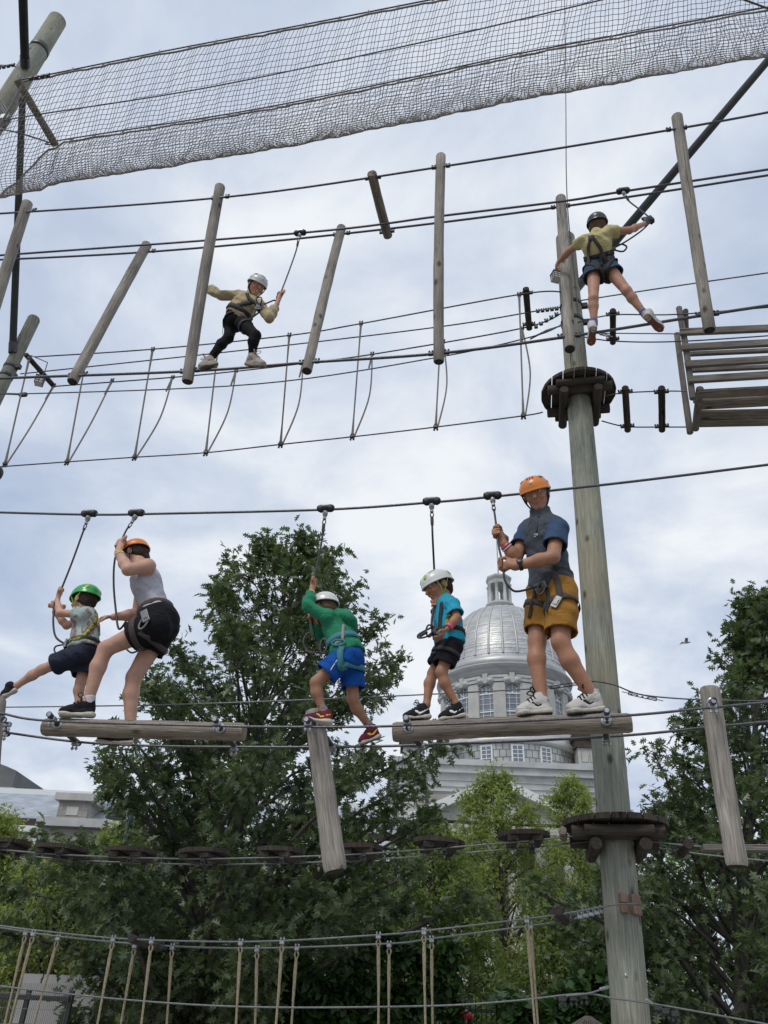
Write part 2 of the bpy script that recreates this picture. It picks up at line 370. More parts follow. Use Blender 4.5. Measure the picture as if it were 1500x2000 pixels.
# ---- the domed market building
FY = 70.0; DY = 80.0
dc = PY(987, 1400, DY); DX = float(dc[0])
def zy(y): return float(PY(985, y, DY)[2])
def zf(y, R): return float(PY(985, y, DY-R)[2])
def ry(hw, y): return hw*depth(PY(985, y, DY))/F
bl = empty('domed_building', (DX, DY, 0), 'grey stone market building with a silver ribbed dome and columned lantern', 'building')
gx0, gx1 = PY(783, 1500, FY)[0], PY(1330, 1500, FY)[0]; gx0 = float(gx0); gx1 = float(PY(1196, 1500, FY)[0])
zc0, zc1 = float(PY(970, 1516, FY)[2]), float(PY(970, 1491, FY)[2])
def part(mb, name, mat, par=bl, kind=None): return mb.build(name, MT[mat] if isinstance(mat, str) else mat, par, kind=kind)
mb = MB(); W_ = (gx1-gx0)/2; cx = (gx0+gx1)/2
def wallbox(mb, x0, x1, y0, y1, z0, z1):
    mb.box(((x0+x1)/2, (y0+y1)/2, (z0+z1)/2), (A(1, 0, 0), A(0, 1, 0), UP), ((x1-x0)/2, (y1-y0)/2, (z1-z0)/2))
def plane_tc(mb):          # give flat walls metric coordinates: x, y, z of the world
    mb.T = [(v[0]+v[1], v[1], v[2]) for v in mb.V]; return mb
wallbox(mb, gx0, gx1, FY, DY+12, 0, zc0-.6); part(plane_tc(mb), 'wall', 'stone')
mb = MB(); h = (zc1-zc0)
for (o, z0, z1) in ((.12, -1.5, -1.1), (.25, -1.1, -.6), (.35, -.6, 0), (.75, 0, h*.55), (1.0, h*.55, h)):
    wallbox(mb, gx0-o, gx1+o, FY-o, DY+12+o, zc0+z0, zc0+z1-.003)
part(mb, 'cornice', 'trim')
# quoin blocks on the left corner
for i in range(12):
    mb = MB(); z = zc0-2.4-i*1.1; w = 1.25 if i % 2 else .8
    wallbox(mb, gx0-.06, gx0-.06+w, FY-.07, FY+.5, z, z+.98); part(mb, 'quoin', 'stonep')
# pediment of the portico
PYF = 65.5; ap = PY(972, 1537, PYF); rt_ = PY(1128, 1612, PYF); hw = float(rt_[0]-ap[0]); zb = float(rt_[2]); za = float(ap[2]); axx = float(ap[0])
mb = MB(); mb.poly([(axx-hw, PYF, zb), (axx+hw, PYF, zb), (axx, PYF, za)], (0, 1, 0), 4.4); part(mb, 'pediment', 'stonep')
for s in (-1, 1):
    mb = MB(); a = A(axx+s*(hw+.8), PYF-.5, zb-.25); b = A(axx, PYF-.5, za+.12); d = nrm(b-a); n_ = nrm(np.cross(d, A(0, 1, 0)))*s
    mb.box((a+b)/2+A(0, 2.4, .25), (d, A(0, 1, 0), np.cross(d, A(0, 1, 0))), (np.linalg.norm(b-a)/2+.2, 2.75, .32)); part(mb, 'raking_cornice', 'winwhite')
mb = MB(); wallbox(mb, axx-hw-.7, axx+hw+.7, PYF-.45, PYF+4.3, zb-1.3, zb-.35); part(mb, 'entablature', 'stonep')
for i in range(6):
    mb = MB(); x = axx-hw+.8+i*(2*hw-1.6)/5
    mb.lathe((x, PYF+.5, 0), [(.75, 0), (.75, .4), (.6, .5), (.52, zb-2.0), (.75, zb-1.7), (.75, zb-1.32)], 16, cap=True); part(mb, 'column', 'stonep')
# shingled ring under the drum
R3 = ry(136, 1470); R3b = ry(139, 1484); z3t = zf(1449, R3); z3b = zc1-2.0
mb = MB(); mb.lathe((DX, DY, 0), [(R3, z3b), (R3, z3t)], 72); part(mb, 'shingled_ring', 'skirt')
mb = MB(); R2 = ry(121, 1400)
mb.lathe((DX, DY, 0), [(R3-.05, z3t-.1), (R3+.35, z3t), (R3+.4, z3t+.35), (R3+.1, z3t+.6), (R2+.5, z3t+1.3), (R2+.5, z3t+1.9), (R2, z3t+1.95)], 72); part(mb, 'ring_cornice', 'rib')
# drum
z2b, z2t = z3t+1.4, zf(1319, R2)
mb = MB(); mb.lathe((DX, DY, 0), [(R2, z2b), (R2, z2t+.5)], 96); part(mb, 'drum', 'stonep')
def cyl(th): o = A(math.sin(th), -math.cos(th), 0); return o, A(math.cos(th), math.sin(th), 0)   # th = 0 faces the camera side
mb = MB(); Rc = ry(131, 1345); zt0 = z2t+.2; zt1 = zf(1290, ry(114, 1303)); Hh = zt1-zt0
mb.lathe((DX, DY, 0), [(R2+.05, zt0), (R2+.25, zt0+.05), (R2+.25, zt0+Hh*.16), (R2+.4, zt0+Hh*.2), (R2+.4, zt0+Hh*.42), (R2+.6, zt0+Hh*.46), (Rc-.1, zt0+Hh*.58), (Rc, zt0+Hh*.62), (Rc, zt0+Hh*.7), (Rc-.35, zt0+Hh*.75), (Rc-.5, zt0+Hh*.85), (ry(117, 1303), zt0+Hh*.93), (ry(114, 1303), zt1)], 96); part(mb, 'entablature', 'trim')
# arched windows, pilasters and capitals round the drum
NW = 16; ph0 = 0.125+math.atan2(DX, DY)*-1; wz0 = z2b+.9; wz1 = z2t-1.75; ww = .98
hall = z2t-z2b
def on(th, R, x, z, out=0):
    o, t = cyl(th); return A(DX, DY, 0)+o*(R+out)+t*x+UP*z
for i in range(-5, 6):
    th = ph0+i*2*math.pi/NW
    if abs(th) > 1.75: continue
    o, t = cyl(th)
    def arch(w, zz0, zz1, out, n=12): return [on(th, R2, -w, zz0, out), on(th, R2, w, zz0, out)]+[on(th, R2, w*math.cos(a), zz1+w*math.sin(a), out) for a in np.linspace(0, math.pi, n)]
    mb = MB()                # surround: archivolt with jambs
    oi = arch(ww+.5, wz0, wz1, .16)[2:]; ii = arch(ww+.02, wz0, wz1, .16)[2:]
    L_ = [on(th, R2, ww+.5, wz0, .16)]+oi+[on(th, R2, -ww-.5, wz0, .16)]; I_ = [on(th, R2, ww+.02, wz0, .16)]+ii+[on(th, R2, -ww-.02, wz0, .16)]
    for k in range(len(L_)-1):
        mb.poly([I_[k]-o*.3, L_[k]-o*.3, L_[k+1]-o*.3, I_[k+1]-o*.3], o, .3)
    mb.box(on(th, R2, 0, wz1+ww+.45, .2), (o, t, UP), (.25, .26, .5)); part(mb, 'window_surround', 'stonep')
    mb = MB()
    L_ = [on(th, R2, ww, wz0, .04)]+arch(ww, wz0, wz1, .04)[2:]+[on(th, R2, -ww, wz0, .04), on(th, R2, ww, wz0, .04)]
    mb.tube([p for p in L_[:-1]], .06, 4, closed=True)
    for z in (wz0+(wz1-wz0)*.33, wz0+(wz1-wz0)*.97): mb.box(on(th, R2, 0, z, .05), (t, o, UP), (ww, .05, .06))
    for x in (-.36, .36): mb.box(on(th, R2, x, (wz0+wz1)/2+.25, .04), (UP, t, o), ((wz1-wz0)/2+.25, .02, .04))
    for k in range(1, 5):
        z = wz0+(wz1-wz0)*k/5; mb.box(on(th, R2, 0, z, .04), (t, o, UP), (ww, .03, .018))
    for a in (.7, 1.57, 2.44): mb.tube([on(th, R2, 0, wz1, .05), on(th, R2, ww*math.cos(a), wz1+ww*math.sin(a), .05)], .04, 4)
    f_ = part(mb, 'window', 'winwhite')
    mb = MB(); mb.poly(arch(ww, wz0, wz1, .015)); part(mb, 'pane', 'glass', f_)
    mb = MB(); mb.box(on(th, R2, 0, wz0-.15, .2), (t, o, UP), (ww+.6, .25, .14)); part(mb, 'sill', 'stonep', f_)
    th2 = th+math.pi/NW; o2, t2 = cyl(th2)
    mb = MB(); zt = z2t-.05; c_ = A(DX, DY, 0)+o2*(R2+.05)
    mb.box(c_+UP*(z2b+zt-.7)/2, (UP, t2, o2), ((zt-.7-z2b)/2, .62, .28), .03); mb.box(c_+UP*(z2b+.4)+o2*.1, (UP, t2, o2), (.4, .78, .3), .05); pl = part(mb, 'pilaster', 'stonep')
    mb = MB(); mb.box(c_+UP*(zt-.14)+o2*.06, (t2, o2, UP), (.95, .4, .13)); mb.box(c_+UP*(zt-.46)+o2*.04, (t2, o2, UP), (.7, .34, .18))
    for s in (-1, 1):
        for rr in (.36, .2): mb.lathe(c_+UP*(zt-.5)+t2*s*.84+o2*.03, [(0.01, .42+.06*(rr < .3)), (rr, .42+.06*(rr < .3)), (rr, 0)], 14, axis=o2)
    part(mb, 'capital', 'trim', pl)
# dome shell with stepped courses
prof_px = [(115, 1303), (112, 1288), (107, 1272), (100, 1256), (91, 1241), (79, 1226), (65, 1213), (49, 1204), (31, 1198)]
ztop = zy(1199)
pr = [np.array((ry(116, 1303), zt1))]+[np.array((ry(a, y), zy(y))) for a, y in prof_px]
sm = [p for p in curve([A(p[0], p[1], 0) for p in pr], 4)]; prof = []
mb = MB()
for i in range(len(sm)-1): mb.lathe((DX, DY, 0), [(sm[i][0]+.05, sm[i][1]), (sm[i+1][0]+.02, sm[i+1][1]+.02)], 96)
part(mb, 'dome_shell', 'metalroof')
mb = MB(); mb.lathe((DX, DY, 0), [(pr[0][0]+.05, pr[0][1]-.3), (pr[0][0]+.3, pr[0][1]-.2), (pr[0][0]+.28, pr[0][1]+.3), (pr[0][0]+.05, pr[0][1]+.55)], 96); part(mb, 'dome_base_ring', 'rib')
for i in range(28):
    th = ph0+(i+.5)*2*math.pi/28
    if math.cos(th) < -.3: continue
    o, t = cyl(th); mb = MB(); mb.tube([A(DX, DY, 0)+o*(p[0]+.06)+UP*p[1] for p in sm[2:]], [.13-.06*k/len(sm) for k in range(len(sm)-2)], 5); part(mb, 'rib', 'rib')
# lantern
zl0 = zy(1199); zl1 = zy(1183); zl2 = zy(1146); zl3 = zy(1128); r1 = ry(28, 1190); r2 = ry(20.5, 1160); r3 = ry(25.5, 1140)
mb = MB(); mb.lathe((DX, DY, 0), [(r1*.93, zl0-.4), (r1*.93, zl0+.1), (r1*.88, zl0+.3), (r1*.88, zl1-.55), (r1, zl1-.35), (r1, zl1-.1), (r1*.9, zl1), (0.05, zl1)], 40); part(mb, 'lantern_base', 'stonep')
for i in range(8):
    th = (i+.5)*math.pi/4; o, t = cyl(th); mb = MB(); c_ = A(DX, DY, 0)+o*r2
    mb.lathe(c_, [(.3, zl1-.05), (.3, zl1+.12), (.21, zl1+.2), (.18, zl2-.25), (.28, zl2-.1), (.28, zl2)], 12); part(mb, 'lantern_column', 'trim')
mb = MB(); q = zl3-zl2
mb.lathe((DX, DY, 0), [(.05, zl2-.02), (r2*1.12, zl2-.02), (r2*1.12, zl2+q*.35), (r3*.94, zl2+q*.45), (r3, zl2+q*.6), (r3, zl2+q*.78), (r3*.8, zl2+q*.85), (r3*.35, zl3+.1), (.2, zl3+.2), (.05, zl3+.2)], 8, xref=nrm(A(math.cos(math.pi/8), math.sin(math.pi/8), 0)), smooth=False); part(mb, 'lantern_roof', 'trim')
mb = MB(); mb.tube([A(DX, DY, zl3), A(DX, DY, zl3+.5), A(DX, DY, zy(1010))], [.16, .09, .05], 6); part(mb, 'flagpole', 'trim')
for x0, x1, y0 in ((944, 958, 0), (999, 1012, 0), (1050, 1060, 0)):
    th = math.asin(((x0+x1)/2-987)/136.)-math.atan2(DX, DY)
    o, t = cyl(th); zz0 = zf(1488, R3); zz1 = zf(1456, R3); mb = MB(); w = .45
    mb.box(on(th, R3, 0, (zz0+zz1)/2, -.1), (UP, t, o), ((zz1-zz0)/2+.15, w+.14, .22))
    for k in range(1, 4): mb.box(on(th, R3, 0, zz0+(zz1-zz0)*k/4, .15), (t, o, UP), (w, .03, .03))
    mb.box(on(th, R3, 0, (zz0+zz1)/2, .15), (UP, t, o), ((zz1-zz0)/2, .03, .03)); f_ = part(mb, 'attic_window', 'winwhite')
    mb = MB(); mb.box(on(th, R3, 0, (zz0+zz1)/2, .03), (UP, t, o), ((zz1-zz0)/2, w, .105)); part(mb, 'pane', 'glass', f_)
# chimneys on the roof edge
for x0, x1, y0, y1 in ((787, 821, 1450, 1489), (1131, 1168, 1452, 1494)):
    a = PY(x0, y1, FY+4); b = PY(x1, y0, FY+4); mb = MB(); wallbox(mb, a[0], b[0], FY+4, FY+6.2, zc1-.5, b[2]-.5); ch = part(mb, 'chimney', 'stonep')
    mb = MB(); wallbox(mb, a[0]-.2, b[0]+.2, FY+3.8, FY+6.4, b[2]-.5, b[2]+.3); wallbox(mb, a[0]-.35, b[0]+.35, FY+3.65, FY+6.5, b[2]+.3, b[2]+.8); part(mb, 'chimney_cap', 'darkwood', ch)
    for k in (.3, .7):
        x = a[0]+(b[0]-a[0])*k; mb = MB(); zz = a[2]
        mb.tube([A(x-.3, FY+3.98, zz+.3), A(x-.3, FY+3.98, zz+1.4)]+[A(x-.3*math.cos(q), FY+3.98, zz+1.4+.3*math.sin(q)) for q in np.linspace(.3, 2.8, 6)]+[A(x+.3, FY+3.98, zz+1.4), A(x+.3, FY+3.98, zz+.3)], .05, 4, closed=True); part(mb, 'blind_arch', 'trim', ch)
# side wings
WY = 74.0; wing = empty('building_wing', (-20, WY, 0), 'long stone wing with pale metal roof beyond the trees, beside the domed block', 'building')
xl = -75.0; xr = gx0-.05; ze = float(PY(30, 1600, WY)[2]); zr = float(PY(30, 1548, WY+7)[2])
mb = MB(); mb.poly([(xl, WY-.6, ze), (xr, WY-.6, ze), (xr, WY+7, zr), (xl, WY+7, zr)], (0, .6, -.5), .25); mb.T = [(v[0], v[1], (v[1]-WY)*1.3) for v in mb.V]; part(mb, 'roof', 'wingroof', wing)
mb = MB(); wallbox(mb, xl, xr, WY+6.7, WY+7.6, zr-.2, zr+.35); part(mb, 'ridge', 'winwhite', wing)
mb = MB(); wallbox(mb, xl, xr, WY, WY+14, 0, ze-2.2); part(plane_tc(mb), 'wall', 'stone', wing)
mb = MB(); wallbox(mb, xl, xr, WY-.35, WY+13, ze-2.2, ze-1.3); wallbox(mb, xl, xr, WY-.7, WY+13, ze-1.1, ze-.6); part(mb, 'cornice', 'winwhite', wing)
mb = MB(); wallbox(mb, xl, xr, WY-.25, WY+12, ze-1.3, ze-1.1); wallbox(mb, xl, xr, WY-.62, WY-.5, ze-.6, ze+.02); part(mb, 'gutter', 'darkwood', wing)
for x in (PY(48, 1640, WY)[0], PY(128, 1640, WY)[0], PY(-40, 1640, WY)[0], PY(300, 1640, WY)[0], PY(380, 1640, WY)[0], PY(460, 1640, WY)[0], PY(560, 1640, WY)[0], PY(650, 1640, WY)[0]):
    for zz in (ze-4.4, ze-8.8):
        mb = MB(); wallbox(mb, x-1.1, x+1.1, WY-.15, WY+.1, zz-1.2, zz+1.2); f_ = part(mb, 'window', 'stonep', wing)
        mb = MB(); wallbox(mb, x-.75, x+.75, WY-.2, WY-.152, zz-1.0, zz+.9); part(mb, 'pane', 'glass', f_)
        mb = MB()
        for k in (-.25, .25): wallbox(mb, x+k*1.5-.04, x+k*1.5+.04, WY-.24, WY-.201, zz-1, zz+.9)
        wallbox(mb, x-.75, x+.75, WY-.245, WY-.201, zz-.1, zz); part(mb, 'muntin', 'winwhite', f_)
# parapet pavilion with panelled block, left
a = PY(97, 1600, WY-2); b = PY(215, 1600, WY-2); mb = MB(); zz = float(a[2]); wallbox(mb, a[0]-.2, 2*b[0]-a[0], WY-2, WY+4, 0, zz-.6); part(plane_tc(mb), 'pavilion_wall', 'stone', wing)
mb = MB(); wallbox(mb, a[0]-.9, 2*b[0]-a[0]+.8, WY-2.6, WY+4.3, zz-.6, zz+.1); part(mb, 'pavilion_cornice', 'trim', wing)
a2 = PY(108, 1600, WY-1.5); b2 = PY(178, 1552, WY-1.5); mb = MB(); wallbox(mb, a2[0], b2[0], WY-1.5, WY+3, zz+.1, b2[2]-.6); part(plane_tc(mb), 'parapet_block', 'stone', wing)
mb = MB(); wallbox(mb, a2[0]-.4, b2[0]+.4, WY-1.9, WY+3.3, b2[2]-.6, b2[2]); part(mb, 'parapet_cap', 'stonep', wing)
mb = MB(); hh = b2[2]-zz; wallbox(mb, a2[0]+.8, b2[0]-.8, WY-1.56, WY-1.4, zz+.5, b2[2]-1.1); part(mb, 'parapet_panel', 'stonep', wing)
# dark louvred block behind the ridge, far left
a = PY(-30, 1545, 88); b = PY(32, 1505, 88); tb = empty('roof_housing', (a[0], 88, 0), 'dark grey flared roof housing rising above the pale ridge', 'building')
mb = MB(); mb.poly([(a[0]-6, 88, a[2]+.5), (PY(22, 1541, 88)[0], 88, a[2]+.5), (b[0], 88, b[2]), (PY(14, 1497, 88)[0], 88, PY(14, 1497, 88)[2]), (PY(-2, 1491, 88)[0], 88, PY(-2, 1491, 88)[2]), (a[0]-6, 88, PY(-30, 1478, 88)[2])], (0, 1, 0), 9); mb.build('shell', material('zinc_panel', (.16, .165, .165), .6, .3, var=(.12, .12, .12), vscale=.6), tb)
mb = MB(); wallbox(mb, a[0]-6, PY(31, 1541, 88)[0], 87.5, 98, 0, a[2]+.4); mb.build('base', MT['trim'], tb)

# ------------------------------------------------------------------ trees
def leaf_mat(name, c1, c2, rough=.5, transl=.25, tcol=None, spec=.4):
    m = bpy.data.materials.new(name); m.use_nodes = True; t = m.node_tree; ns = t.nodes; lk = t.links; b = ns['Principled BSDF']
    b.inputs['Roughness'].default_value = rough; b.inputs['Specular IOR Level'].default_value = spec
    at = ns.new('ShaderNodeAttribute'); at.attribute_name = 'tc'
    n = ns.new('ShaderNodeTexNoise'); n.inputs['Scale'].default_value = 1.0; n.inputs['Detail'].default_value = 2; lk.new(at.outputs['Vector'], n.inputs['Vector'])
    r = ns.new('ShaderNodeValToRGB'); r.color_ramp.elements[0].position = .34; r.color_ramp.elements[1].position = .66
    r.color_ramp.elements[0].color = tuple(c1)+(1,); r.color_ramp.elements[1].color = tuple(c2)+(1,); lk.new(n.outputs[0], r.inputs[0]); lk.new(r.outputs[0], b.inputs['Base Color'])
    tr = ns.new('ShaderNodeBsdfTranslucent'); g = ns.new('ShaderNodeMix'); g.data_type = 'RGBA'; g.blend_type = 'MULTIPLY'; g.inputs[0].default_value = 1
    lk.new(r.outputs[0], g.inputs[6]); g.inputs[7].default_value = tuple(tcol or (1.3, 1.6, .7))+(1,); lk.new(g.outputs[2], tr.inputs[0])
    mx_ = ns.new('ShaderNodeMixShader'); mx_.inputs[0].default_value = transl; lk.new(b.outputs[0], mx_.inputs[1]); lk.new(tr.outputs[0], mx_.inputs[2])
    lk.new(mx_.outputs[0], ns['Material Output'].inputs[0]); return m
MT['oakleaf'] = leaf_mat('oak_leaf', (.066, .092, .046), (.130, .165, .078), .38, .30)
MT['locust'] = leaf_mat('light_leaf', (.20, .23, .07), (.31, .33, .12), .5, .45)
MT['locust2'] = leaf_mat('mid_leaf', (.135, .175, .055), (.22, .26, .09), .5, .42)
MT['ivy'] = leaf_mat('ivy_leaf', (.022, .055, .016), (.05, .095, .025), .45, .2)
MT['deadleaf'] = leaf_mat('brown_leaf', (.14, .06, .025), (.2, .1, .04), .7, .2)
MT['bark'] = material('oak_bark', (.055, .048, .042), .9, var=(.10, .09, .08), vscale=14, bump=.8, bscale=20, stretch=(1, 1, .25))
OAK = [(0, .012), (.17, .05), (.23, .30), (.35, .08), (.46, .42), (.56, .10), (.71, .30), (.78, .07), (1, 0)]
def leaf_template(kind):
    if kind == 'oak':
        up_ = [(x, y, .18*y-.22*x*x) for x, y in OAK]; dn = [(x, -y, .18*y-.22*x*x) for x, y in OAK]
        n = len(OAK); V = np.array(up_+dn); P = np.array([list(range(n-1, -1, -1)), list(range(n, 2*n))]); return V, P
    if kind == 'lance':
        V = np.array([(0, 0, 0), (.35, .2, .05), (1, 0, -.1), (.35, -.2, .05)], float); return V, np.array([[0, 3, 2, 1]])
    V = np.array([(0, 0, 0), (.3, .3, .04), (.75, .22, .0), (1, 0, -.12), (.75, -.22, 0), (.3, -.3, .04)], float); return V, np.array([[0, 5, 4, 3, 2, 1]])
def leaf_cloud(name, pos, dirs, size, kind, mat, parent=None, labelkind='stuff', **tg):
    V, P = leaf_template(kind); n = len(pos); pos = np.asarray(pos); d = np.asarray(dirs); d = d/np.linalg.norm(d, axis=1, keepdims=True)
    up_ = np.tile(UP, (n, 1))+RNG.normal(0, .55, (n, 3)); y = np.cross(up_, d); y /= np.linalg.norm(y, axis=1, keepdims=True)+1e-9; z = np.cross(d, y)
    s = (np.asarray(size)*np.ones(n))[:, None, None]
    X = pos[:, None, :]+s*(V[None, :, 0:1]*d[:, None, :]+V[None, :, 1:2]*y[:, None, :]+V[None, :, 2:3]*z[:, None, :])
    polys = (P[None]+(np.arange(n)*len(V))[:, None, None]).reshape(-1, P.shape[1])
    org = wloc(parent) if parent is not None else pos.mean(0)
    T = np.repeat(pos+RNG.normal(0, .25, (n, 3)), len(V), 0)
    me = fast_mesh(name, X.reshape(-1, 3)-org, quads=polys, smooth=False, tcs=T)
    o = link_mesh(name, me, mat, parent, org); o['kind'] = labelkind
    return tag(o, **tg)
def tree(name, label, trunk, env, nb, ntw, nl, lsize, kind, mat, trunk_r=.14, twig_len=.35, up_bias=.5, group=None, seed=0, low=.12, front_only=None, cat='tree', singles=0, droop=.35, br=.35, asym=0.0):
    """trunk: points from ground to tip; env(t) -> crown radius at fraction t of the trunk's height"""
    rg = np.random.default_rng(seed); trunk = [np.asarray(p, float) for p in trunk]; T = curve(trunk, 6); nT = len(T)
    root = empty(name, trunk[0], label, cat, group)
    mb = MB(); mb.tube(T, [trunk_r*(1-.93*(i/(nT-1))**.8) for i in range(nT)], 10, jit=.06); mb.build('trunk', MT['bark'], root)
    H = T[-1][2]-T[0][2]; lp = []; ld = []; bm = MB()
    def at(t):
        x = max(0, min(nT-1.001, t*(nT-1))); i = int(x); return T[i]+(T[i+1]-T[i])*(x-i)
    for b in range(nb):
        t1 = low+(1-low)*((b+rg.random())/nb)**.9; az = b*2.39996+rg.normal(0, .3)
        R = env(t1)*(0.62+.48*rg.random())*(1+asym*math.cos(az))
        t0 = max(.06, t1-(R/H)*up_bias*(.6+.6*rg.random())); p0 = at(t0); p1 = at(min(1, t1)); out = A(math.cos(az), math.sin(az), 0)
        end = A(p1[0], p1[1], p1[2])+out*R+rg.normal(0, .06*R+.02, 3); end[2] = max(end[2], .4)
        mid = p0+(end-p0)*.5+UP*(.10*R)+rg.normal(0, .05*R, 3); C_ = curve([p0, mid, end], 5)
        bm.tube(C_, [max(.007, trunk_r*br*(1-t0)*(1-.85*i/(len(C_)-1))+.006) for i in range(len(C_))], 5, caps=False)
        L = np.linalg.norm(end-p0)
        for k in range(max(2, int(ntw*(.35+.65*R/max(env(.35), .1))))):
            f = 1-rg.random()**1.4*.72; x = f*(len(C_)-1); i = min(int(x), len(C_)-2); bp = C_[i]+(C_[i+1]-C_[i])*(x-i)
            td = nrm(nrm(end-p0)*.7+rg.normal(0, .75, 3)+UP*.25); tl = twig_len*(.4+.9*rg.random())*(1.15-.4*f); te = bp+td*tl
            if te[2] < .3: continue
            bm.tube([bp, bp+td*tl*.5+UP*.02, te], [.006, .005, .003], 3, caps=False)
            m = max(2, int(nl*(.6+.8*rg.random())))
            fr = .25+.75*rg.random(m); pp = bp+(te-bp)*fr[:, None]+rg.normal(0, twig_len*.16, (m, 3)); dd = td*.7+rg.normal(0, .62, (m, 3)); dd[:, 2] -= droop
            lp.append(pp); ld.append(dd)
    bm.build('branches', MT['bark'], root, kind='stuff')
    lp = np.concatenate(lp); ld = np.concatenate(ld); sz = lsize*(.6+.65*rg.random(len(lp)))
    if singles:
        dcam = np.linalg.norm(lp-CAM, axis=1); idx = np.argsort(dcam)[:singles]; keep = np.ones(len(lp), bool); keep[idx] = False
        V, P = leaf_template(kind); me = fast_mesh('leaf', V, quads=P, smooth=False, tcs=V*3)
        me.materials.append(mat)
        for i in idx:
            d = nrm(ld[i]); y = nrm(np.cross(UP+rg.normal(0, .5, 3), d)); z = np.cross(d, y)
            o = bpy.data.objects.new('leaf', me); COL.objects.link(o); o.parent = root; s = sz[i]; l = lp[i]-trunk[0]
            o.matrix_local = Matrix([[d[q]*s, y[q]*s, z[q]*s, l[q]] for q in range(3)]+[[0, 0, 0, 1]])
        lp, ld, sz = lp[keep], ld[keep], sz[keep]
    leaf_cloud('crown', lp, ld, sz, kind, mat, root)
    return root
def gnd(p): return A(p[0], p[1], 0)
def lin(xs, ys): return lambda t: float(np.interp(t, xs, ys))
# the dark oak behind the lower course
TY = 13.0; tp = [PY(392, 1960, TY), PY(440, 1690, TY), PY(515, 1380, TY+.1), PY(572, 1072, TY)]; tp = [gnd(tp[0])]+tp
tree('oak_tree', 'tall dark oak with lobed leaves between the two balance logs', tp,
     lin([0, .10, .2, .32, .44, .53, .62, .72, .83, .92, 1], [1.2, 1.5, 1.8, 2.4, 3.05, 3.2, 3.0, 2.6, 2.05, 1.3, .45]), 150, 27, 10, .165, 'oak', MT['oakleaf'], .19, .42, .95, seed=3, singles=150, low=.2, asym=.11)
# the oak on the right behind the pole
tp = [PY(1450, 1960, 12.5), PY(1465, 1600, 12.5), PY(1490, 1175, 12.5)]; tp = [gnd(tp[0])]+tp
tree('oak_tree', 'dark oak crown filling the edge beyond the thick wooden pole', tp,
     lin([0, .1, .3, .5, .65, .8, .9, 1], [2.3, 2.9, 3.15, 2.95, 2.1, 1.2, .65, .15]), 150, 29, 10, .165, 'oak', MT['oakleaf'], .18, .42, .9, seed=11, singles=150, low=.08)
def bg_tree(px, ytop, Y, hw, label, mat, seed, kind='lance', n=1.0, ls=.17, lean=0):
    top = PY(px+lean, ytop, Y); b = A(top[0], Y, 0); H = top[2]; R = hw*Y*1.15/F
    tree('garden_tree', label, [b, b+A(.1, 0, H*.35), A(top[0]+.1, Y, H*.7), top], lin([0, .12, .35, .6, .85, 1], [R*.5, R*.85, R, R*.82, R*.42, .08]), int(95*n), int(24), 11, ls, kind, mat, .12, .5, .7, seed=seed, low=.12, group='garden trees in front of the domed building')
for (px, yt, Y, hw_, lb, mt_, sd, n_) in (
    (965, 1518, 24, 135, 'light green airy tree rising below the dome', 'locust', 21, 1.25),
    (842, 1625, 21, 120, 'mid green tree left of the airy one, under the small round steps', 'locust2', 22, 1.),
    (1115, 1535, 25, 100, 'slim yellow green tree beside the thick pole and pediment', 'locust', 23, .9),
    (1085, 1790, 18, 120, 'low mid green tree at the foot of the pole', 'locust2', 28, .9),
    (690, 1640, 24, 120, 'mid green tree behind the hanging vertical post', 'locust2', 24, 1.),
    (245, 1625, 23, 100, 'yellow green tree in front of the stone pavilion', 'locust', 25, 1.1),
    (-5, 1605, 22, 95, 'yellow green tree at the end of the stone wing', 'locust', 26, 1.1),
    (125, 1690, 17, 140, 'low yellow green tree below the round steps', 'locust', 27, 1.2),
    (480, 1700, 25, 150, 'mid green tree half hidden behind the oak trunk', 'locust2', 29, 1.),
    (1340, 1600, 26, 160, 'mid green tree glimpsed through the far oak', 'locust2', 30, .9)):
    bg_tree(px, yt, Y, hw_, lb, MT[mt_], sd, n=n_, ls=.15 if Y > 18 else .12)
# ivy hedge along the garden fence
def hedge(name, label, x0, x1, Y, z1, dep, n, seed):
    rg = np.random.default_rng(seed); x = rg.uniform(x0, x1, n); u = rg.random(n); top = z1*(1+.10*np.sin(x*2.3)+.06*np.sin(x*5.1+1)); front = rg.random(n) < .7
    y = np.where(front, Y-rg.random(n)*.18+.1*np.sin(x*3), Y+u*dep); z = np.where(front, top*rg.random(n)**.8, top-rg.random(n)*.15)
    leaf = np.stack([x, y, z], 1); d = rg.normal(0, .6, (n, 3)); d[:, 1] -= .5; d[:, 2] -= .3
    root = empty(name, ((x0+x1)/2, Y, 0), label, 'hedge')
    mb = MB(); mb.box(((x0+x1)/2, Y+dep/2+.1, z1*.42), (A(1, 0, 0), A(0, 1, 0), UP), ((x1-x0)/2-.2, dep/2-.05, z1*.42), .2); mb.build('twig_core', MT['bark'], root)
    leaf_cloud('foliage', leaf, d, .15*(.6+.7*rg.random(n)), 'ovate', MT['ivy'], root)
hedge('ivy_hedge', 'dense dark ivy hedge along the garden fence below the ropes', PY(530, 1950, 12)[0], PY(900, 1950, 12)[0], 12, 2.25, .9, 6500, 1)
hedge('ivy_hedge', 'clipped green ivy hedge beside the base of the thick pole', PY(985, 1950, 10.5)[0], PY(1190, 1950, 10.5)[0], 10.5, 1.95, .8, 4200, 2)
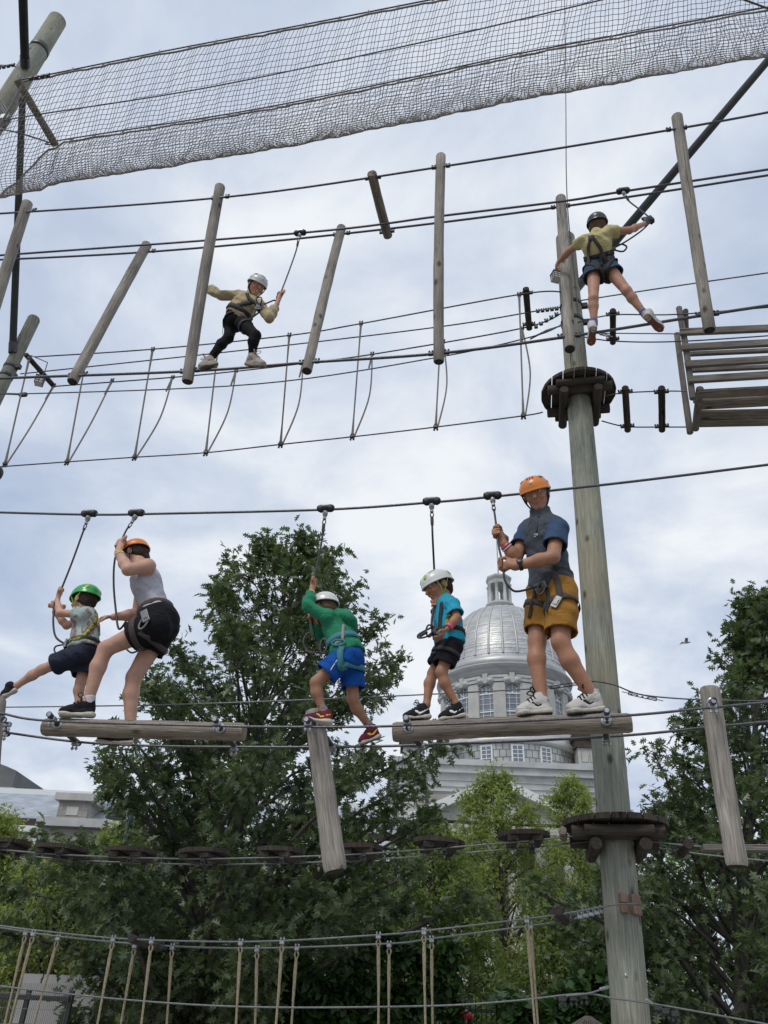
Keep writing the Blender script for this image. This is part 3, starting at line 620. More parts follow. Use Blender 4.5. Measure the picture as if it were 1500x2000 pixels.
# ================================================================== ROPE COURSES
def log(mb, a, b, ra, rb=None, n=20, seg=10, cham=.18):
    a, b = np.asarray(a, float), np.asarray(b, float); rb = ra if rb is None else rb; d = nrm(b-a); L = np.linalg.norm(b-a); ch = ra*cham
    bw = nrm(np.cross(d, A(random.random()-.5, random.random()-.5, .3)))*L*random.uniform(-.007, .007)
    pts = [a, a+d*ch]+[a+d*L*i/seg+bw*math.sin(math.pi*i/seg) for i in range(1, seg)]+[b-d*ch, b]
    rs = [ra*.9, ra]+[(ra+(rb-ra)*i/seg)*(1+random.uniform(-.035, .035)) for i in range(1, seg)]+[rb, rb*.9]
    mb.tube(pts, rs, n, jit=.012); return mb
def clamp(mb, p, d, s=1.0, up=UP):
    """wire-rope grip: saddle, U-bolt prongs and nuts"""
    d = nrm(d); y = nrm(np.cross(up, d)); z = np.cross(d, y)
    mb.box(p, (d, y, z), (.017*s, .013*s, .011*s), .003*s)
    for k in (-1, 1):
        mb.tube([p+d*k*.011*s-z*.012*s, p+d*k*.011*s+z*.034*s], .0042*s, 5)
        mb.tube([p+d*k*.011*s+z*.020*s, p+d*k*.011*s+z*.028*s], .0085*s, 6)
    return mb
cable_no = 0
def cable(pts, wpx, label, mat='cable', name='steel_cable', n=7, sub=8, group=None):
    P = curve(pts, sub) if len(pts) > 2 else [np.asarray(pts[0])+(np.asarray(pts[1])-np.asarray(pts[0]))*k/6 for k in range(7)]
    mb = MB(); r = rad(P[len(P)//2], wpx*.84); mb.tube(P, r, n)
    return mb.build(name, MT[mat], label=label, cat='cable', group=group)
# ---- thick pole with its two platforms
pc = 5.7
pA, pB = Q(1233, 2000, pc), Q(1104, 466, pc); pd = nrm(pB-pA); base = pA-pd*(pA[2]/pd[2])
def on_pole(z): return base+pd*((z-base[2])/pd[2])
pole = empty('wooden_pole', base, 'thick grey green wooden pole carrying two round platforms', 'pole')
mb = MB(); r0, r1, r2_ = rad(pA, 74), rad(Q(1133, 950, pc), 51), rad(pB, 36)
zs = np.linspace(-.0, pB[2], 26); rr = [float(np.interp(z, [0, pA[2], Q(1133, 950, pc)[2], pB[2]], [r0*1.1, r0, r1, r2_])) for z in zs]
mb.tube([on_pole(z) for z in zs]+[on_pole(pB[2])+pd*.03], rr+[rr[-1]*.82], 28, jit=.008, off=3.3); mb.build('shaft', MT['pole'], pole)
def platform(z, R, under):
    c_ = on_pole(z); pr_ = float(np.interp(z, zs, rr))
    mb = MB(); mb.lathe(c_-UP*.05, [(pr_-.01, -.03), (pr_+.035, -.03), (pr_+.035, .03), (pr_-.01, .03)], 28); pf = mb.build('platform', MT['darkwood'], pole)
    npk = 7; w = 2*R/npk
    for i in range(npk):                # deck boards sawn to a disc
        y0 = -R+i*w+.004; y1 = y0+w-.008
        def ch(y): return math.sqrt(max(R*R-y*y, .0009))
        ys = np.linspace(y0, y1, 4); up_ = [(ch(y), y) for y in ys]; dn = [(-ch(y), y) for y in ys[::-1]]
        mid = (y0+y1)/2
        if abs(mid) < pr_+w*.4:
            for s in (-1, 1):
                xs = pr_+.02 if abs(mid) < pr_*.6 else math.sqrt(max(pr_*pr_-mid*mid, 0))+.03
                pts = [(s*xs, y0)]+([(s*ch(y), y) for y in ys])+[(s*xs, y1)]
                if s < 0: pts = pts[::-1]
                mb = MB(); mb.poly([c_+AX*y+AW*x for x, y in pts][::-1], UP, .035); mb.build('deck_board', MT['darkwood'], pf)
        else:
            mb = MB(); mb.poly([c_+AX*y+AW*x for x, y in (up_+dn)][::-1], UP, .035); mb.build('deck_board', MT['darkwood'], pf)
    for s in (-1, 1):                   # two bearers along the course, two across below them
        mb = MB(); o = c_-UP*.055+AW*s*(pr_+.05); log(mb, o-AX*R*.84, o+AX*R*.84, .046, n=14, seg=5); mb.build('bearer_log', MT['darkwood'], pf)
        mb = MB(); o = c_-UP*.135+AX*s*(pr_+.04); log(mb, o-AW*R*.74, o+AW*R*.8, .04, n=14, seg=5); mb.build('bearer_log', MT['darkwood'], pf)
    for s in (-1, 1):
        mb = MB(); o = c_-UP*.055+AW*s*R*.72; log(mb, o-AX*R*.62, o+AX*R*.62, .035, n=12, seg=4); mb.build('edge_log', MT['darkwood'], pf)
z_lo = float(Q(1200, 1618, pc)[2])-.0; z_up = float(Q(1122, 772, pc)[2])
platform(z_lo, .345, None); platform(z_up, .34, None)
# cable wedges, tag and clamps on the pole
for px, py in ((1217, 1764), (1240, 1766), (1250, 1768)):
    p = Q(px, py, pc-.105); ax = on_pole(p[2]); o = nrm((p-ax)*A(1, 1, 0)); r_ = float(np.interp(p[2], zs, rr)); p = ax+o*(r_+.012); t = np.cross(UP, o)
    mb = MB(); mb.box(p+UP*.028, (UP, t, o), (.027, .024, .016), .004); mb.box(p-UP*.032, (UP, t, o), (.024, .024, .016), .004); mb.box(p-o*.008, (UP, t, o), (.05, .02, .006)); mb.build('cable_block', MT['block'], pole)
p = Q(1222, 1905, pc-.13); ax = on_pole(p[2]); o = nrm((p-ax)*A(1, 1, 0)); r_ = float(np.interp(p[2], zs, rr)); mb = MB()
mb.lathe(ax+o*(r_-.004), [(.0005, .008), (.010, .008), (.012, .005), (.012, 0)], 16, axis=o); mb.build('pole_tag', MT['steel'], pole)
# steel bands high on the pole
for px, py in ((1113, 600), (1113, 632)):
    z = float(Q(px, py, pc)[2]); r_ = float(np.interp(z, zs, rr)); mb = MB(); mb.lathe(on_pole(z), [(r_+.002, -.022), (r_+.009, -.022), (r_+.009, .022), (r_+.002, .022)], 24)
    mb.box(on_pole(z)+AX*(r_+.03), (AX, AW, UP), (.03, .02, .03), .004); mb.build('steel_band', MT['darksteel'], pole)
# ---- left poles and steel braces
def slanted_pole(pt, p2, c, w, label, foot=0.0):
    a, b = Q(*pt, c), Q(*p2, c); d = nrm(a-b); f0 = b-d*((b[2]-foot)/d[2]); r = rad(a, w)
    e_ = empty('wooden_pole', f0, label, 'pole'); mb = MB(); n = 18
    mb.tube([f0+(a-f0)*i/n for i in range(n+1)]+[a+d*.025], [r*1.35-(r*.35)*i/n for i in range(n+1)]+[r*.86], 24, jit=.008); mb.build('shaft', MT['pole'], e_); return e_, a, d, r
pUL, ulT, ulD, ulR = slanted_pole((112, 40), (8, 208), 4.62, 33, 'grey green pole top beside the climbing net')
pLA, laT, laD, laR = slanted_pole((66, 624), (16, 727), 5.95, 23, 'grey green pole top beyond the hanging rope loops')
for k, zz in enumerate((.48, .62)):
    mb = MB(); p = laT-laD*(zz+.32); mb.lathe(p, [(laR*1.04, -.02), (laR*1.1, -.02), (laR*1.1, .02), (laR*1.04, .02)], 20, axis=laD); mb.box(p+AX*(laR+.03), (AX, AW, UP), (.03, .025, .03), .004); mb.build('steel_band', MT['darksteel'], pLA)
mb = MB(); p = ulT-ulD*.82; mb.lathe(p, [(ulR*1.03, -.05), (ulR*1.08, -.05), (ulR*1.08, .05), (ulR*1.03, .05)], 20, axis=ulD); mb.build('steel_band', MT['darksteel'], pUL)
def brace(a, b, w, label):
    e_ = empty('steel_brace', a, label, 'brace'); mb = MB(); r = rad(a, w); mb.tube([a+(b-a)*k/8 for k in range(9)], r, 16); mb.build('tube', MT['pipe'], e_)
    mb = MB(); d = nrm(b-a); mb.tube([a-d*.01, a+d*.12], r*1.16, 16); mb.build('sleeve', MT['darksteel'], e_)
zb_ = float(Q(1124, 566, pc)[2]); a_ = on_pole(zb_)+AX*.05+AW*.0
brace(a_, a_+(Q(1500, 118, pc-.15)-a_)*1.2, 17.5, 'long dark steel tube rising from the thick pole past the climber')
pp_ = laT-laD*.62; brace(pp_-AW*.07, Q(44, 195, 4.62), 13.5, 'dark steel tube hanging from net pole to rope loop pole')
pp_ = Q(49, 128, 4.5); brace(pp_, pp_+(PZ(43, -60, float(pp_[2])+.05)-pp_), 16, 'dark steel tube above the net pole')
# ---- leaning logs of the upper course
ZT = 8.8; cN, cF, cW = 4.63, 5.375, 5.0
NEAR = [(-60, 421), (430, 386), (860, 326), (1320, 252), (1560, 208)]; FAR = [(-60, 510), (290, 492), (668, 457), (1095, 404), (1560, 333)]; WALK = [(-120, 747), (0, 739), (370, 725), (600, 708), (860, 690), (1112, 657), (1385, 614), (1560, 588)]
cable([Q(*p, cN) for p in NEAR], 5.2, 'near top cable holding the long leaning logs under the net')
cable([Q(*p, cF) for p in FAR], 5.2, 'far top cable holding the short leaning logs')
cable([Q(*p, cW) for p in WALK], 7, 'thick walking cable under the feet of the two girls')
SAFE = [(-60, 503), (586, 455), (860, 422), (1100, 393), (1217, 374), (1560, 322)]
cable([Q(*p, cW) for p in SAFE], 5.5, 'safety cable carrying the trolleys of the two girls')
LOGS = [((54, 396), (-58, 757), 'n', 20, 'grey log leaning outwards beside the net pole'), ((287, 478), (141, 746), 'f', 19, 'most slanted grey log, between rope loops and tan jacket girl'),
        ((430, 364), (366, 746), 'n', 20, 'grey log gripped by the girl in tan jacket'), ((667, 445), (599, 725), 'f', 18.5, 'grey log leaning next to tan jacket girl on her free side'),
        ((861, 304), (857, 707), 'n', 19, 'upright grey log hanging below the dark spreader bar'), ((1095, 387), (1113, 682), 'f', 20, 'grey log hanging right in front of the thick pole'),
        ((1322, 227), (1386, 645), 'n', 21, 'long grey log hanging beside the girl in yellow shirt')]
for (t, b, k, w, lb) in LOGS:
    ct = cN if k == 'n' else cF; a = Q(*t, ct); bb = Q(*b, cW); e_ = empty('hanging_log', bb, lb, 'log', 'logs hung from the upper cables'); mb = MB(); log(mb, bb, a, rad(bb, w*1.12), rad(a, w), 20, 12)
    mb.build('log_body', MT['log'], e_); d = nrm(a-bb); r = rad(a, w)
    mb = MB(); mb.lathe(bb-d*.003, [(.001, 0), (rad(bb, w*1.12)*.86, 0), (rad(bb, w*1.12)*.86, .003)], 18, axis=d); mb.build('end_face', MT['endgrain'], e_)
    for (cab, c_) in ((NEAR if k == 'n' else FAR, ct), (WALK, cW)):
        xs = [p[0] for p in cab]; ys = [p[1] for p in cab]; xm = t[0] if cab is not WALK else b[0]-(b[0]-t[0])*.07; ym = float(np.interp(xm, xs, ys)); pc_ = Q(xm, ym, c_)
        for s in (-1, 1):
            mb = MB(); clamp(mb, pc_+AX*s*(r+.022), AX, 1.25); mb.build('cable_clamp', MT['darksteel'], e_)
# spreader bar between the two top cables
def bar(a, b, r, name, label, mat='darkwood', cat='bar', group=None, clamps=True, end=True):
    e_ = empty(name, a, label, cat, group); mb = MB(); log(mb, a, b, r, r, 16, 6); mb.build('bar_body', MT[mat], e_)
    if clamps:
        d = nrm(b-a)
        for p in (a+d*.06, b-d*.06):
            for s in (-1, 1): mb = MB(); clamp(mb, p+AX*s*(r+.016), AX, 1.0); mb.build('cable_clamp', MT['darksteel'], e_)
    return e_
bar(Q(726, 338, cN-.03), Q(758, 462, cF+.03), rad(Q(740, 400, 5), 18.5), 'spreader_bar', 'dark log spreader bar across the two top cables', 'logw')
# vertical guy line
cable([Q(1102, -40, 5.2), Q(1105, 200, 5.25), Q(1108, 396, 5.35), Q(1128, 600, 5.6), Q(1131, 740, 5.62)], 2.6, 'thin plumb line dropping past the net to the thick pole')
# ---- climbing net trough at the top
ZN = 10.5; nc, fc = 3.99, 4.70
net = empty('climbing_net', Q(600, 300, 4.3)*A(1, 1, 0)+UP*8.6, 'long sagging trough of square rope netting hung overhead', 'net')
NE = [(62, 157), (320, 105), (600, 52), (850, 3), (1100, -45), (1560, -135)]; FE = [(118, 279), (480, 222), (760, 166), (1005, 112), (1240, 68), (1560, 8)]
NEp = [Q(*p, nc) for p in NE]; FEp = [Q(*p, fc) for p in FE]
nC = curve(NEp, 40); fC = curve(FEp, 40); Lx0 = -5.3; Lx1 = 4.4
def xat(C_, x):
    X = np.array([p[0] for p in C_]); return A(x, *[float(np.interp(x, X, [p[k] for p in C_])) if X[0] <= x <= X[-1] else float(np.polyval(np.polyfit(X, [p[k] for p in C_], 1), x)) for k in (1, 2)])
def netpt(x, v):
    a, b = xat(nC, x), xat(fC, x-.02); s = 4*v*(1-v); sw = .92+.008*math.sin(x*4)+.006*math.sin(x*9.1)
    return a*(1-v)+b*v - UP*(sw*s**.8)*(1+.25*(v-.5)) + AW*.28*s + A(.012*math.sin(v*30+x*7)+.010*math.sin(x*31+v*17), 0, .008*math.sin(x*13+v*11)+.005*math.sin(x*41-v*23))
x_edge = lambda v: -4.32-.55*math.sin(math.pi*min(1, v*1.0))**.8+.12*v      # end rope swings out past the corner posts
nv, nx = 50, 215
rows = []; mb = MB(); X1 = 4.6
vv = [i/(nv) for i in range(nv+1)]
grid = {}
for i, v in enumerate(vv):
    xe = x_edge(v); pts = [netpt(x, v) for x in np.linspace(xe, X1, nx)]; rows.append(pts)
    if 0 < i < nv: mb.tube(pts, .0033, 3, caps=False)
for j in range(0, nx):
    mb.tube([rows[i][j] for i in range(0, nv+1)], .0033, 3, caps=False)
mb.build('netting', MT['net'], net, kind='stuff')
for pts in (rows[0], rows[-1]):
    mb = MB(); mb.tube([p-UP*.0 for p in pts[::2]], .011, 5); mb.build('edge_rope', MT['greyrope'], net)
mb = MB(); mb.tube([rows[i][0] for i in range(nv+1)], .012, 6); mb.build('end_rope', MT['greyrope'], net)
for C_, base_ in ((nC, rows[0]), (fC, rows[-1])):
    for k in range(6, nx-4, 8):
        p = base_[k]; mb = MB(); mb.tube([p-UP*.015, p+UP*.03+AX*.012, p+UP*.065, p+UP*.03-AX*.012], .008, 5, closed=True); mb.tube([p+UP*.05, p+UP*.09], .006, 4); mb.build('net_clip', MT['greyrope'], net)
cable([Q(40, 153, nc), *[p+UP*.06 for p in NEp]], 3.6, 'cable carrying the upper edge of the net')
cable([Q(100, 283, fc), *[p+UP*.06 for p in FEp]], 3.6, 'cable carrying the lower edge of the net')
MIDN = [(-20, 241), (66, 225), (400, 172), (800, 88), (1100, 18), (1500, -80)]
cable([Q(*p, 4.35) for p in MIDN], 3.4, 'single cable running through the middle of the net')
bar(Q(33, 155, nc-.03), Q(109, 284, fc+.02), rad(Q(70, 220, 4.3), 15), 'spreader_bar', 'brown bar holding the end of the net open', 'logw', clamps=False)
cable([Q(-20, 128, 4.0), Q(30, 130, 4.1), Q(40, 152, 4.0)], 3.4, 'short cable tied back from the net bar')
e_ = empty('cable_anchor', Q(10, 225, 4.5), 'tangle of shackles and cable ends on the net pole', 'anchor')
mb = MB()
for s in range(3): mb.tube(curve([Q(-10+6*s, 180+14*s, 4.45), Q(14, 215+9*s, 4.42), Q(20, 235, 4.4), Q(6, 246+4*s, 4.42), Q(-12, 236+8*s, 4.45)], 5), .010, 5)
mb.build('cable_ends', MT['darksteel'], e_)
mb = MB(); mb.box(Q(10, 232, 4.4), (AX, AW, UP), (.05, .04, .05), .01); mb.build('shackle', MT['steel'], e_)
mb = MB(); mb.tube(curve([Q(-15, 250, 4.3), Q(30, 258, 4.35), Q(95, 278, 4.6)], 5), .010, 5); mb.build('stay', MT['cable'], e_)
mb = MB()
for k in range(4): clamp(mb, Q(60+11*k, 154-2.2*k, 3.97), AX, 1.3)
mb.build('rope_grip', MT['darksteel'], net)
mb = MB()
for k in range(4): clamp(mb, Q(-2+9*k, 133-1.8*k, 4.05), AX, 1.2)
mb.build('rope_grip', MT['darksteel'], e_)
cable([Q(1400, -20, 3.7), Q(1520, 24, 3.9)], 4.5, 'dark stay crossing the corner of the net')
# ---- rope loop course
vN, vM, vB, vH = 5.5, 5.95, 5.7, 5.7
VN = [(68, 697), (298, 682), (565, 655), (705, 632), (1015, 575), (1100, 570)]; VM = [(100, 755), (337, 737), (461, 725), (590, 710), (727, 692), (1020, 641), (1100, 610)]; VB = [(-60, 916), (131, 902), (263, 893), (402, 884), (548, 868), (688, 853), (851, 834), (1022, 812), (1060, 805)]
gV = 'cables of the rope loop bridge'
cable([Q(*p, vN) for p in VN], 3.4, 'thin cable holding the upper ends of the rope loops', group=gV); cable([Q(*p, vM) for p in VM], 3.4, 'thin cable holding the slack ends of the rope loops', group=gV); cable([Q(*p, vB) for p in VB], 3.4, 'thin cable threading the bottoms of the rope loops', group=gV)
cable([Q(*p, 5.72) for p in ((40, 730), (90, 725), (483, 683), (860, 638), (1056, 606), (1100, 600))], 3.2, 'thin hand cable above the rope loops', group=gV)
cable([Q(*p, 5.75) for p in ((-40, 766), (50, 769), (500, 750), (848, 699), (1041, 657), (1100, 632))], 3.2, 'lowest hand cable between the rope loops and the thick pole', group=gV)
mb = None
for k, (a, m, b) in enumerate((((57, 700), (105, 754), (10, 906)), ((170, 690), (219, 744), (131, 902)), ((298, 683), (337, 738), (263, 893)), ((427, 668), (461, 725), (402, 884)), ((565, 655), (592, 710), (548, 868)), ((705, 632), (727, 692), (688, 853)), ((863, 605), (866, 668), (851, 834)), ((1014, 576), (1020, 642), (1022, 812)))):
    pa, pm, pb = Q(*a, vN), Q(*m, vM), Q(*b, vB); e_ = empty('rope_loop', pb, ['hanging rope loop beside the far pole top', 'hanging rope loop under the most slanted log', 'slender rope loop between two leaning logs', 'rope loop under the girl in tan jacket', 'rope loop behind the log next to tan jacket girl', 'lone rope loop against open sky between two logs', 'nearly closed rope loop under the upright log', 'nearly closed rope loop beside the dark round platform'][k], 'rope', 'rope loops of the bridge')
    r = .0085; sag = (pm-pb); mid = (pm+pb)/2+AX*(.02+.05*(k > 1))-UP*.04
    mb = MB(); mb.tube([pa, (pa*.5+pb*.5), pb], r, 6); mb.build('rope', MT['greyrope'], e_); mb = MB(); mb.tube(curve([pm, mid, pb+AX*.02], 7), r, 6); mb.build('rope', MT['greyrope'], e_)
    for p, q in ((pa, pb), (pm, pb)):
        d = nrm(q-p); mb = MB(); mb.tube([p+d*.03, p+d*.24], [.013, .009], 6); mb.tube([p, p+d*.02+AX*.012, p+d*.05, p+d*.02-AX*.012], .007, 5, closed=True); mb.build('eye_splice', MT['greyrope'], e_); mb = MB(); clamp(mb, p, AX, 1.15); mb.build('cable_clamp', MT['darksteel'], e_)
    d = nrm(pa-pb); mb = MB(); mb.tube([pb+d*.03, pb+d*.2], [.014, .009], 6); mb.tube([pb, pb+d*.02+AX*.015, pb+d*.06, pb+d*.02-AX*.015], .007, 5, closed=True); mb.build('eye_splice', MT['greyrope'], e_); mb = MB(); clamp(mb, pb, AX, 1.3, -UP); mb.build('cable_clamp', MT['darksteel'], e_)
bar(Q(50, 692, vN-.02), Q(104, 753, vM+.02), rad(Q(80, 720, 5.6), 10), 'spreader_bar', 'dark bar holding the rope loop cables apart at the far pole', 'darkwood', clamps=False)
bar(Q(1027, 563, vN-.02), Q(1034, 643, vM+.02), rad(Q(1030, 600, 5.6), 12.5), 'spreader_bar', 'dark bar spreading the rope loop cables near the thick pole')
# chains and turnbuckles on the pole
def tensioner(a, b, label, w=8, mat='darksteel', hp=None):
    e_ = empty('cable_tensioner', a, label, 'tensioner'); a = np.asarray(a); b = np.asarray(b); d = nrm(b-a); L = np.linalg.norm(b-a); s = nrm(np.cross(d, AW)); r = rad(a, w)
    mb = MB()
    for k in (-1, 1): mb.tube([a+s*k*r*.6, b+s*k*r*.6], r*.22, 5)
    mb.tube([a+s*r*.7, a-s*r*.7], r*.26, 5); mb.tube([b+s*r*.7, b-s*r*.7], r*.26, 5); mb.build('frame', MT[mat], e_)
    mb = MB(); mb.tube([a-d*L*.25, a+d*L*.35], r*.2, 6); mb.tube([b+d*L*.25, b-d*L*.35], r*.2, 6)
    for k in range(4): mb.lathe(a+d*L*(.1+.2*k), [(r*.45, -.006), (r*.45, .006)], 8, axis=d, cap=True)
    mb.build('threaded_rod', MT['steel'], e_); return e_
cable([Q(1100, 570, 5.614), Q(1035, 661, 5.995)][:0] or [Q(1036, 662, 6.104), Q(1070, 645, 5.886), Q(1100, 635, 5.614)], 4, 'sloping chain link cable end at the thick pole')
tensioner(Q(1042, 658, 6.050), Q(1068, 645, 5.886), 'open turnbuckle on the cable beside the rope loops', 7)
tensioner(Q(1172, 652, 5.450), Q(1192, 657, 5.450), 'open turnbuckle beside the sole of the yellow shirt girl', 8)
for pts in (((1042, 642), (1092, 612)), ((1046, 609), (1092, 603))):
    e_ = empty('rope_grips', Q(*pts[0], 5.4), 'row of cable grips at the pole, ' + ('upper row' if pts[0][1] < 620 else 'lower row'), 'clamp'); 
    for k in range(5):
        q = [pts[0][i]+(pts[1][i]-pts[0][i])*(.1+.2*k) for i in (0, 1)]; mb = MB(); clamp(mb, Q(*q, 5.4-.05*k), AX, 1.0); mb.build('cable_clamp', MT['darksteel'], e_)
# ---- right hand rung bridge and slatted cradle
gR = 'cables to the slatted cradle'
cable([Q(1133, 587, 5.396), Q(1310, 560, 5.123), Q(1540, 527, 4.796)], 3.4, 'thin cable running behind the long log beside the yellow shirt girl', group=gR)
cable([Q(1128, 630, 5.505), Q(1197, 615, 5.505), Q(1322, 614, 5.450), Q(1540, 597, 5.232)], 3.2, 'thin cable over the short dark bar at the cradle', group=gR)
cable([Q(1124, 652, 5.777), Q(1197, 651, 5.886), Q(1322, 652, 5.886), Q(1420, 652, 5.832)], 2.6, 'thin line level with the top of the cradle', group=gR)
cable([Q(1124, 655, 5.777), Q(1197, 666, 5.995), Q(1322, 667, 5.941), Q(1540, 653, 5.777)], 3.2, 'thin cable under the short dark bar at the cradle', group=gR)
bar(Q(1197, 606, 5.483), Q(1197, 670, 5.995), rad(Q(1197, 640, 5.668), 12), 'spreader_bar', 'short dark bar beside the legs of the yellow shirt girl')
cable([Q(1185, 772, 5.614), Q(1222, 767, 5.614), Q(1292, 764, 5.614), Q(1342, 764, 5.559)], 3.2, 'near cable of the two rung bridge by the round platform', group=gR)
cable([Q(1175, 822, 6.050), Q(1222, 833, 6.104), Q(1292, 834, 6.104), Q(1350, 834, 6.104)], 3.2, 'far cable of the two rung bridge by the round platform', group=gR)
bar(Q(1221, 757, 5.559), Q(1226, 841, 6.159), rad(Q(1222, 800, 5.886), 13), 'rung', 'dark log rung hanging next to the round platform', group='rungs of the short bridge')
bar(Q(1292, 757, 5.559), Q(1293, 841, 6.159), rad(Q(1292, 800, 5.886), 13), 'rung', 'dark log rung hanging next to the slatted cradle', group='rungs of the short bridge')
cr = empty('slatted_cradle', Q(1350, 845, 6.050), 'suspended cradle of grey boards bolted to round posts', 'bridge')
cp, cq = 5.5, 6.05
def crpost(a, b, ca, cb, w, name='post'):
    mb = MB(); log(mb, Q(*b, cb), Q(*a, ca), rad(Q(*b, cb), w), n=14, seg=5); mb.build(name, MT['plank'], cr)
crpost((1326, 601), (1353, 779), cp, cp, 12.5); crpost((1322, 652), (1348, 846), cq, cq, 12.5)
crpost((1339, 607), (1341, 650), cp+.03, cq-.02, 10, 'top_bar'); crpost((1367, 758), (1358, 839), cp+.05, cq-.03, 14, 'bottom_bar')
def board(x0, y0, x1, y1, c0, c1, w, tilt):
    a, b = Q(x0, y0, c0), Q(x1, y1, c1); d = nrm(b-a); n_ = AW if tilt == 0 else UP; z = nrm(np.cross(d, n_)); mb = MB()
    mb.box((a+b)/2, (d, z, np.cross(d, z)), (np.linalg.norm(b-a)/2, rad((a+b)/2, w), .018), .004); mb.build('board', MT['plank'], cr)
for (y0, y1, dx) in ((649, 643, 1328), (679, 671, 1332), (712, 703, 1338), (742, 733, 1344)):
    board(dx, y0, 1560, y1-4, cp-.04, cp-.04, 16, 0)
for (y0, y1, dx) in ((692, 684, 1340), (724, 716, 1342), (783, 776, 1354)):
    board(dx, y0, 1560, y1-2, cq, cq, 9, 0)
for (y0, y1, cc) in ((770, 760, cp+.08), (792, 781, cp+.22), (810, 806, cp+.36), (826, 822, cp+.47)):
    mb = MB(); a, b = Q(1362, y0, cc), Q(1560, y1, cc); d = nrm(b-a); mb.box((a+b)/2, (d, np.cross(UP, d), UP), (np.linalg.norm(b-a)/2, .05, .015), .003); mb.build('floor_board', MT['logw'], cr)
# small cage lanterns
def lantern(px, py, c, w, label, arm):
    p = Q(px, py, c); s = rad(p, w); e_ = empty('cage_lantern', p-UP*s*1.1, label, 'lantern'); x, y = nrm(AX+AW*.5), nrm(AW-AX*.5)
    mb = MB(); mb.box(p, (UP, x, y), (s*.95, s*.85, s*.85)); mb.build('glass_box', MT['matt_white'], e_)
    mb = MB()
    for i in (-1, 0, 1):
        for j in (-1, 0, 1):
            if i == 0 and j == 0: continue
            mb.tube([p+x*i*s*.88+y*j*s*.88-UP*s, p+x*i*s*.88+y*j*s*.88+UP*s], s*.09, 4)
    for zz in (-1, -.33, .33, 1): mb.tube([p+UP*s*zz+x*i*s*.9+y*j*s*.9 for i, j in ((-1, -1), (1, -1), (1, 1), (-1, 1))], s*.09, 4, closed=True)
    mb.build('cage', MT['darksteel'], e_)
    mb = MB(); mb.box(p+UP*s*1.12, (UP, x, y), (s*.15, s, s)); mb.tube([p+UP*s*1.2]+[Q(*q) for q in arm], s*.13, 5); mb.build('hanger', MT['darksteel'], e_)
lantern(1086, 541, 5.55, 17, 'small caged lantern hanging at the thick pole by the girl\'s hand', ((1085, 520, 5.58), (1090, 508, 5.6), (1100, 512, 5.65)))
lantern(77, 744, 5.7, 16, 'small caged lantern on a bracket under the far pole', ((88, 724, 5.75), (93, 708, 5.75), (60, 694, 5.8)))
e_ = empty('cable_tensioner', Q(30, 770, 5.8), 'dark turnbuckle on the line below the far lantern', 'tensioner')
mb = MB(); mb.tube([Q(10, 769, 5.9), Q(38, 770, 5.8)], .012, 6); mb.build('rod', MT['darksteel'], e_); mb = MB(); mb.box(Q(45, 771, 5.75), (AX, AW, UP), (.045, .02, .022), .005); mb.build('grip', MT['darksteel'], e_)
e_ = empty('rubber_buffer', Q(-6, 925, 5.5), 'black rounded buffer end at the rope loop cable', 'buffer'); mb = MB(); mb.ell(Q(-8, 925, 5.5), (AX, AW, UP), (.07, .06, .085), 14, 10); mb.build('rubber_head', MT['black'], e_)
mb = MB(); mb.lathe(Q(-8, 925, 5.5)-UP*.1, [(.05, -.04), (.05, .04)], 14, cap=True); mb.build('collar', MT['darksteel'], e_)
# ================================================================== LOWER COURSE
C0 = 4.72; gL = 'cables of the lower course'
LSAFE = [(-60, 999), (174, 1005), (320, 1003), (640, 995), (843, 981), (962, 970), (1230, 941), (1560, 900)]
def lsafe(x): return float(np.interp(x, [p[0] for p in LSAFE], [p[1] for p in LSAFE]))
cable([Q(*p, C0) for p in LSAFE], 6.2, 'safety cable with five trolleys above the five people on logs')
LN = [(-60, 1387), (0, 1393), (96, 1408), (425, 1418), (620, 1420), (800, 1417), (1186, 1400), (1390, 1382), (1560, 1366)]
LF = [(-60, 1420), (0, 1429), (150, 1449), (300, 1457), (455, 1459), (640, 1459), (830, 1455), (1185, 1439), (1400, 1419), (1560, 1404)]
cn, cf = C0-.17, C0+.19
cable([Q(*p, cn) for p in LN], 6, 'near bearing cable passing in front of the balance logs', group=gL); cable([Q(*p, cf) for p in LF], 6, 'far bearing cable passing under the balance logs', group=gL)
cable([Q(*p, 5.0) for p in ((-60, 1382), (300, 1377), (640, 1365), (900, 1353), (1078, 1343))], 3.2, 'thin grey line behind the legs of the people on the logs', 'galv')
tensioner(Q(1075, 1343, 4.98), Q(1130, 1335, 4.96), 'black turnbuckle behind the ankles of the man', 9)
cable([Q(1132, 1335, 4.97), Q(1160, 1331, 4.93), Q(1200, 1338, 4.98), Q(1260, 1358, 5.0), Q(1400, 1368, 4.95), Q(1560, 1368, 4.9)], 3.4, 'thin black line leaving the pole above the balance log')
tensioner(Q(1228, 1354, 5.0), Q(1282, 1366, 5.0), 'black turnbuckle right of the thick pole', 9)
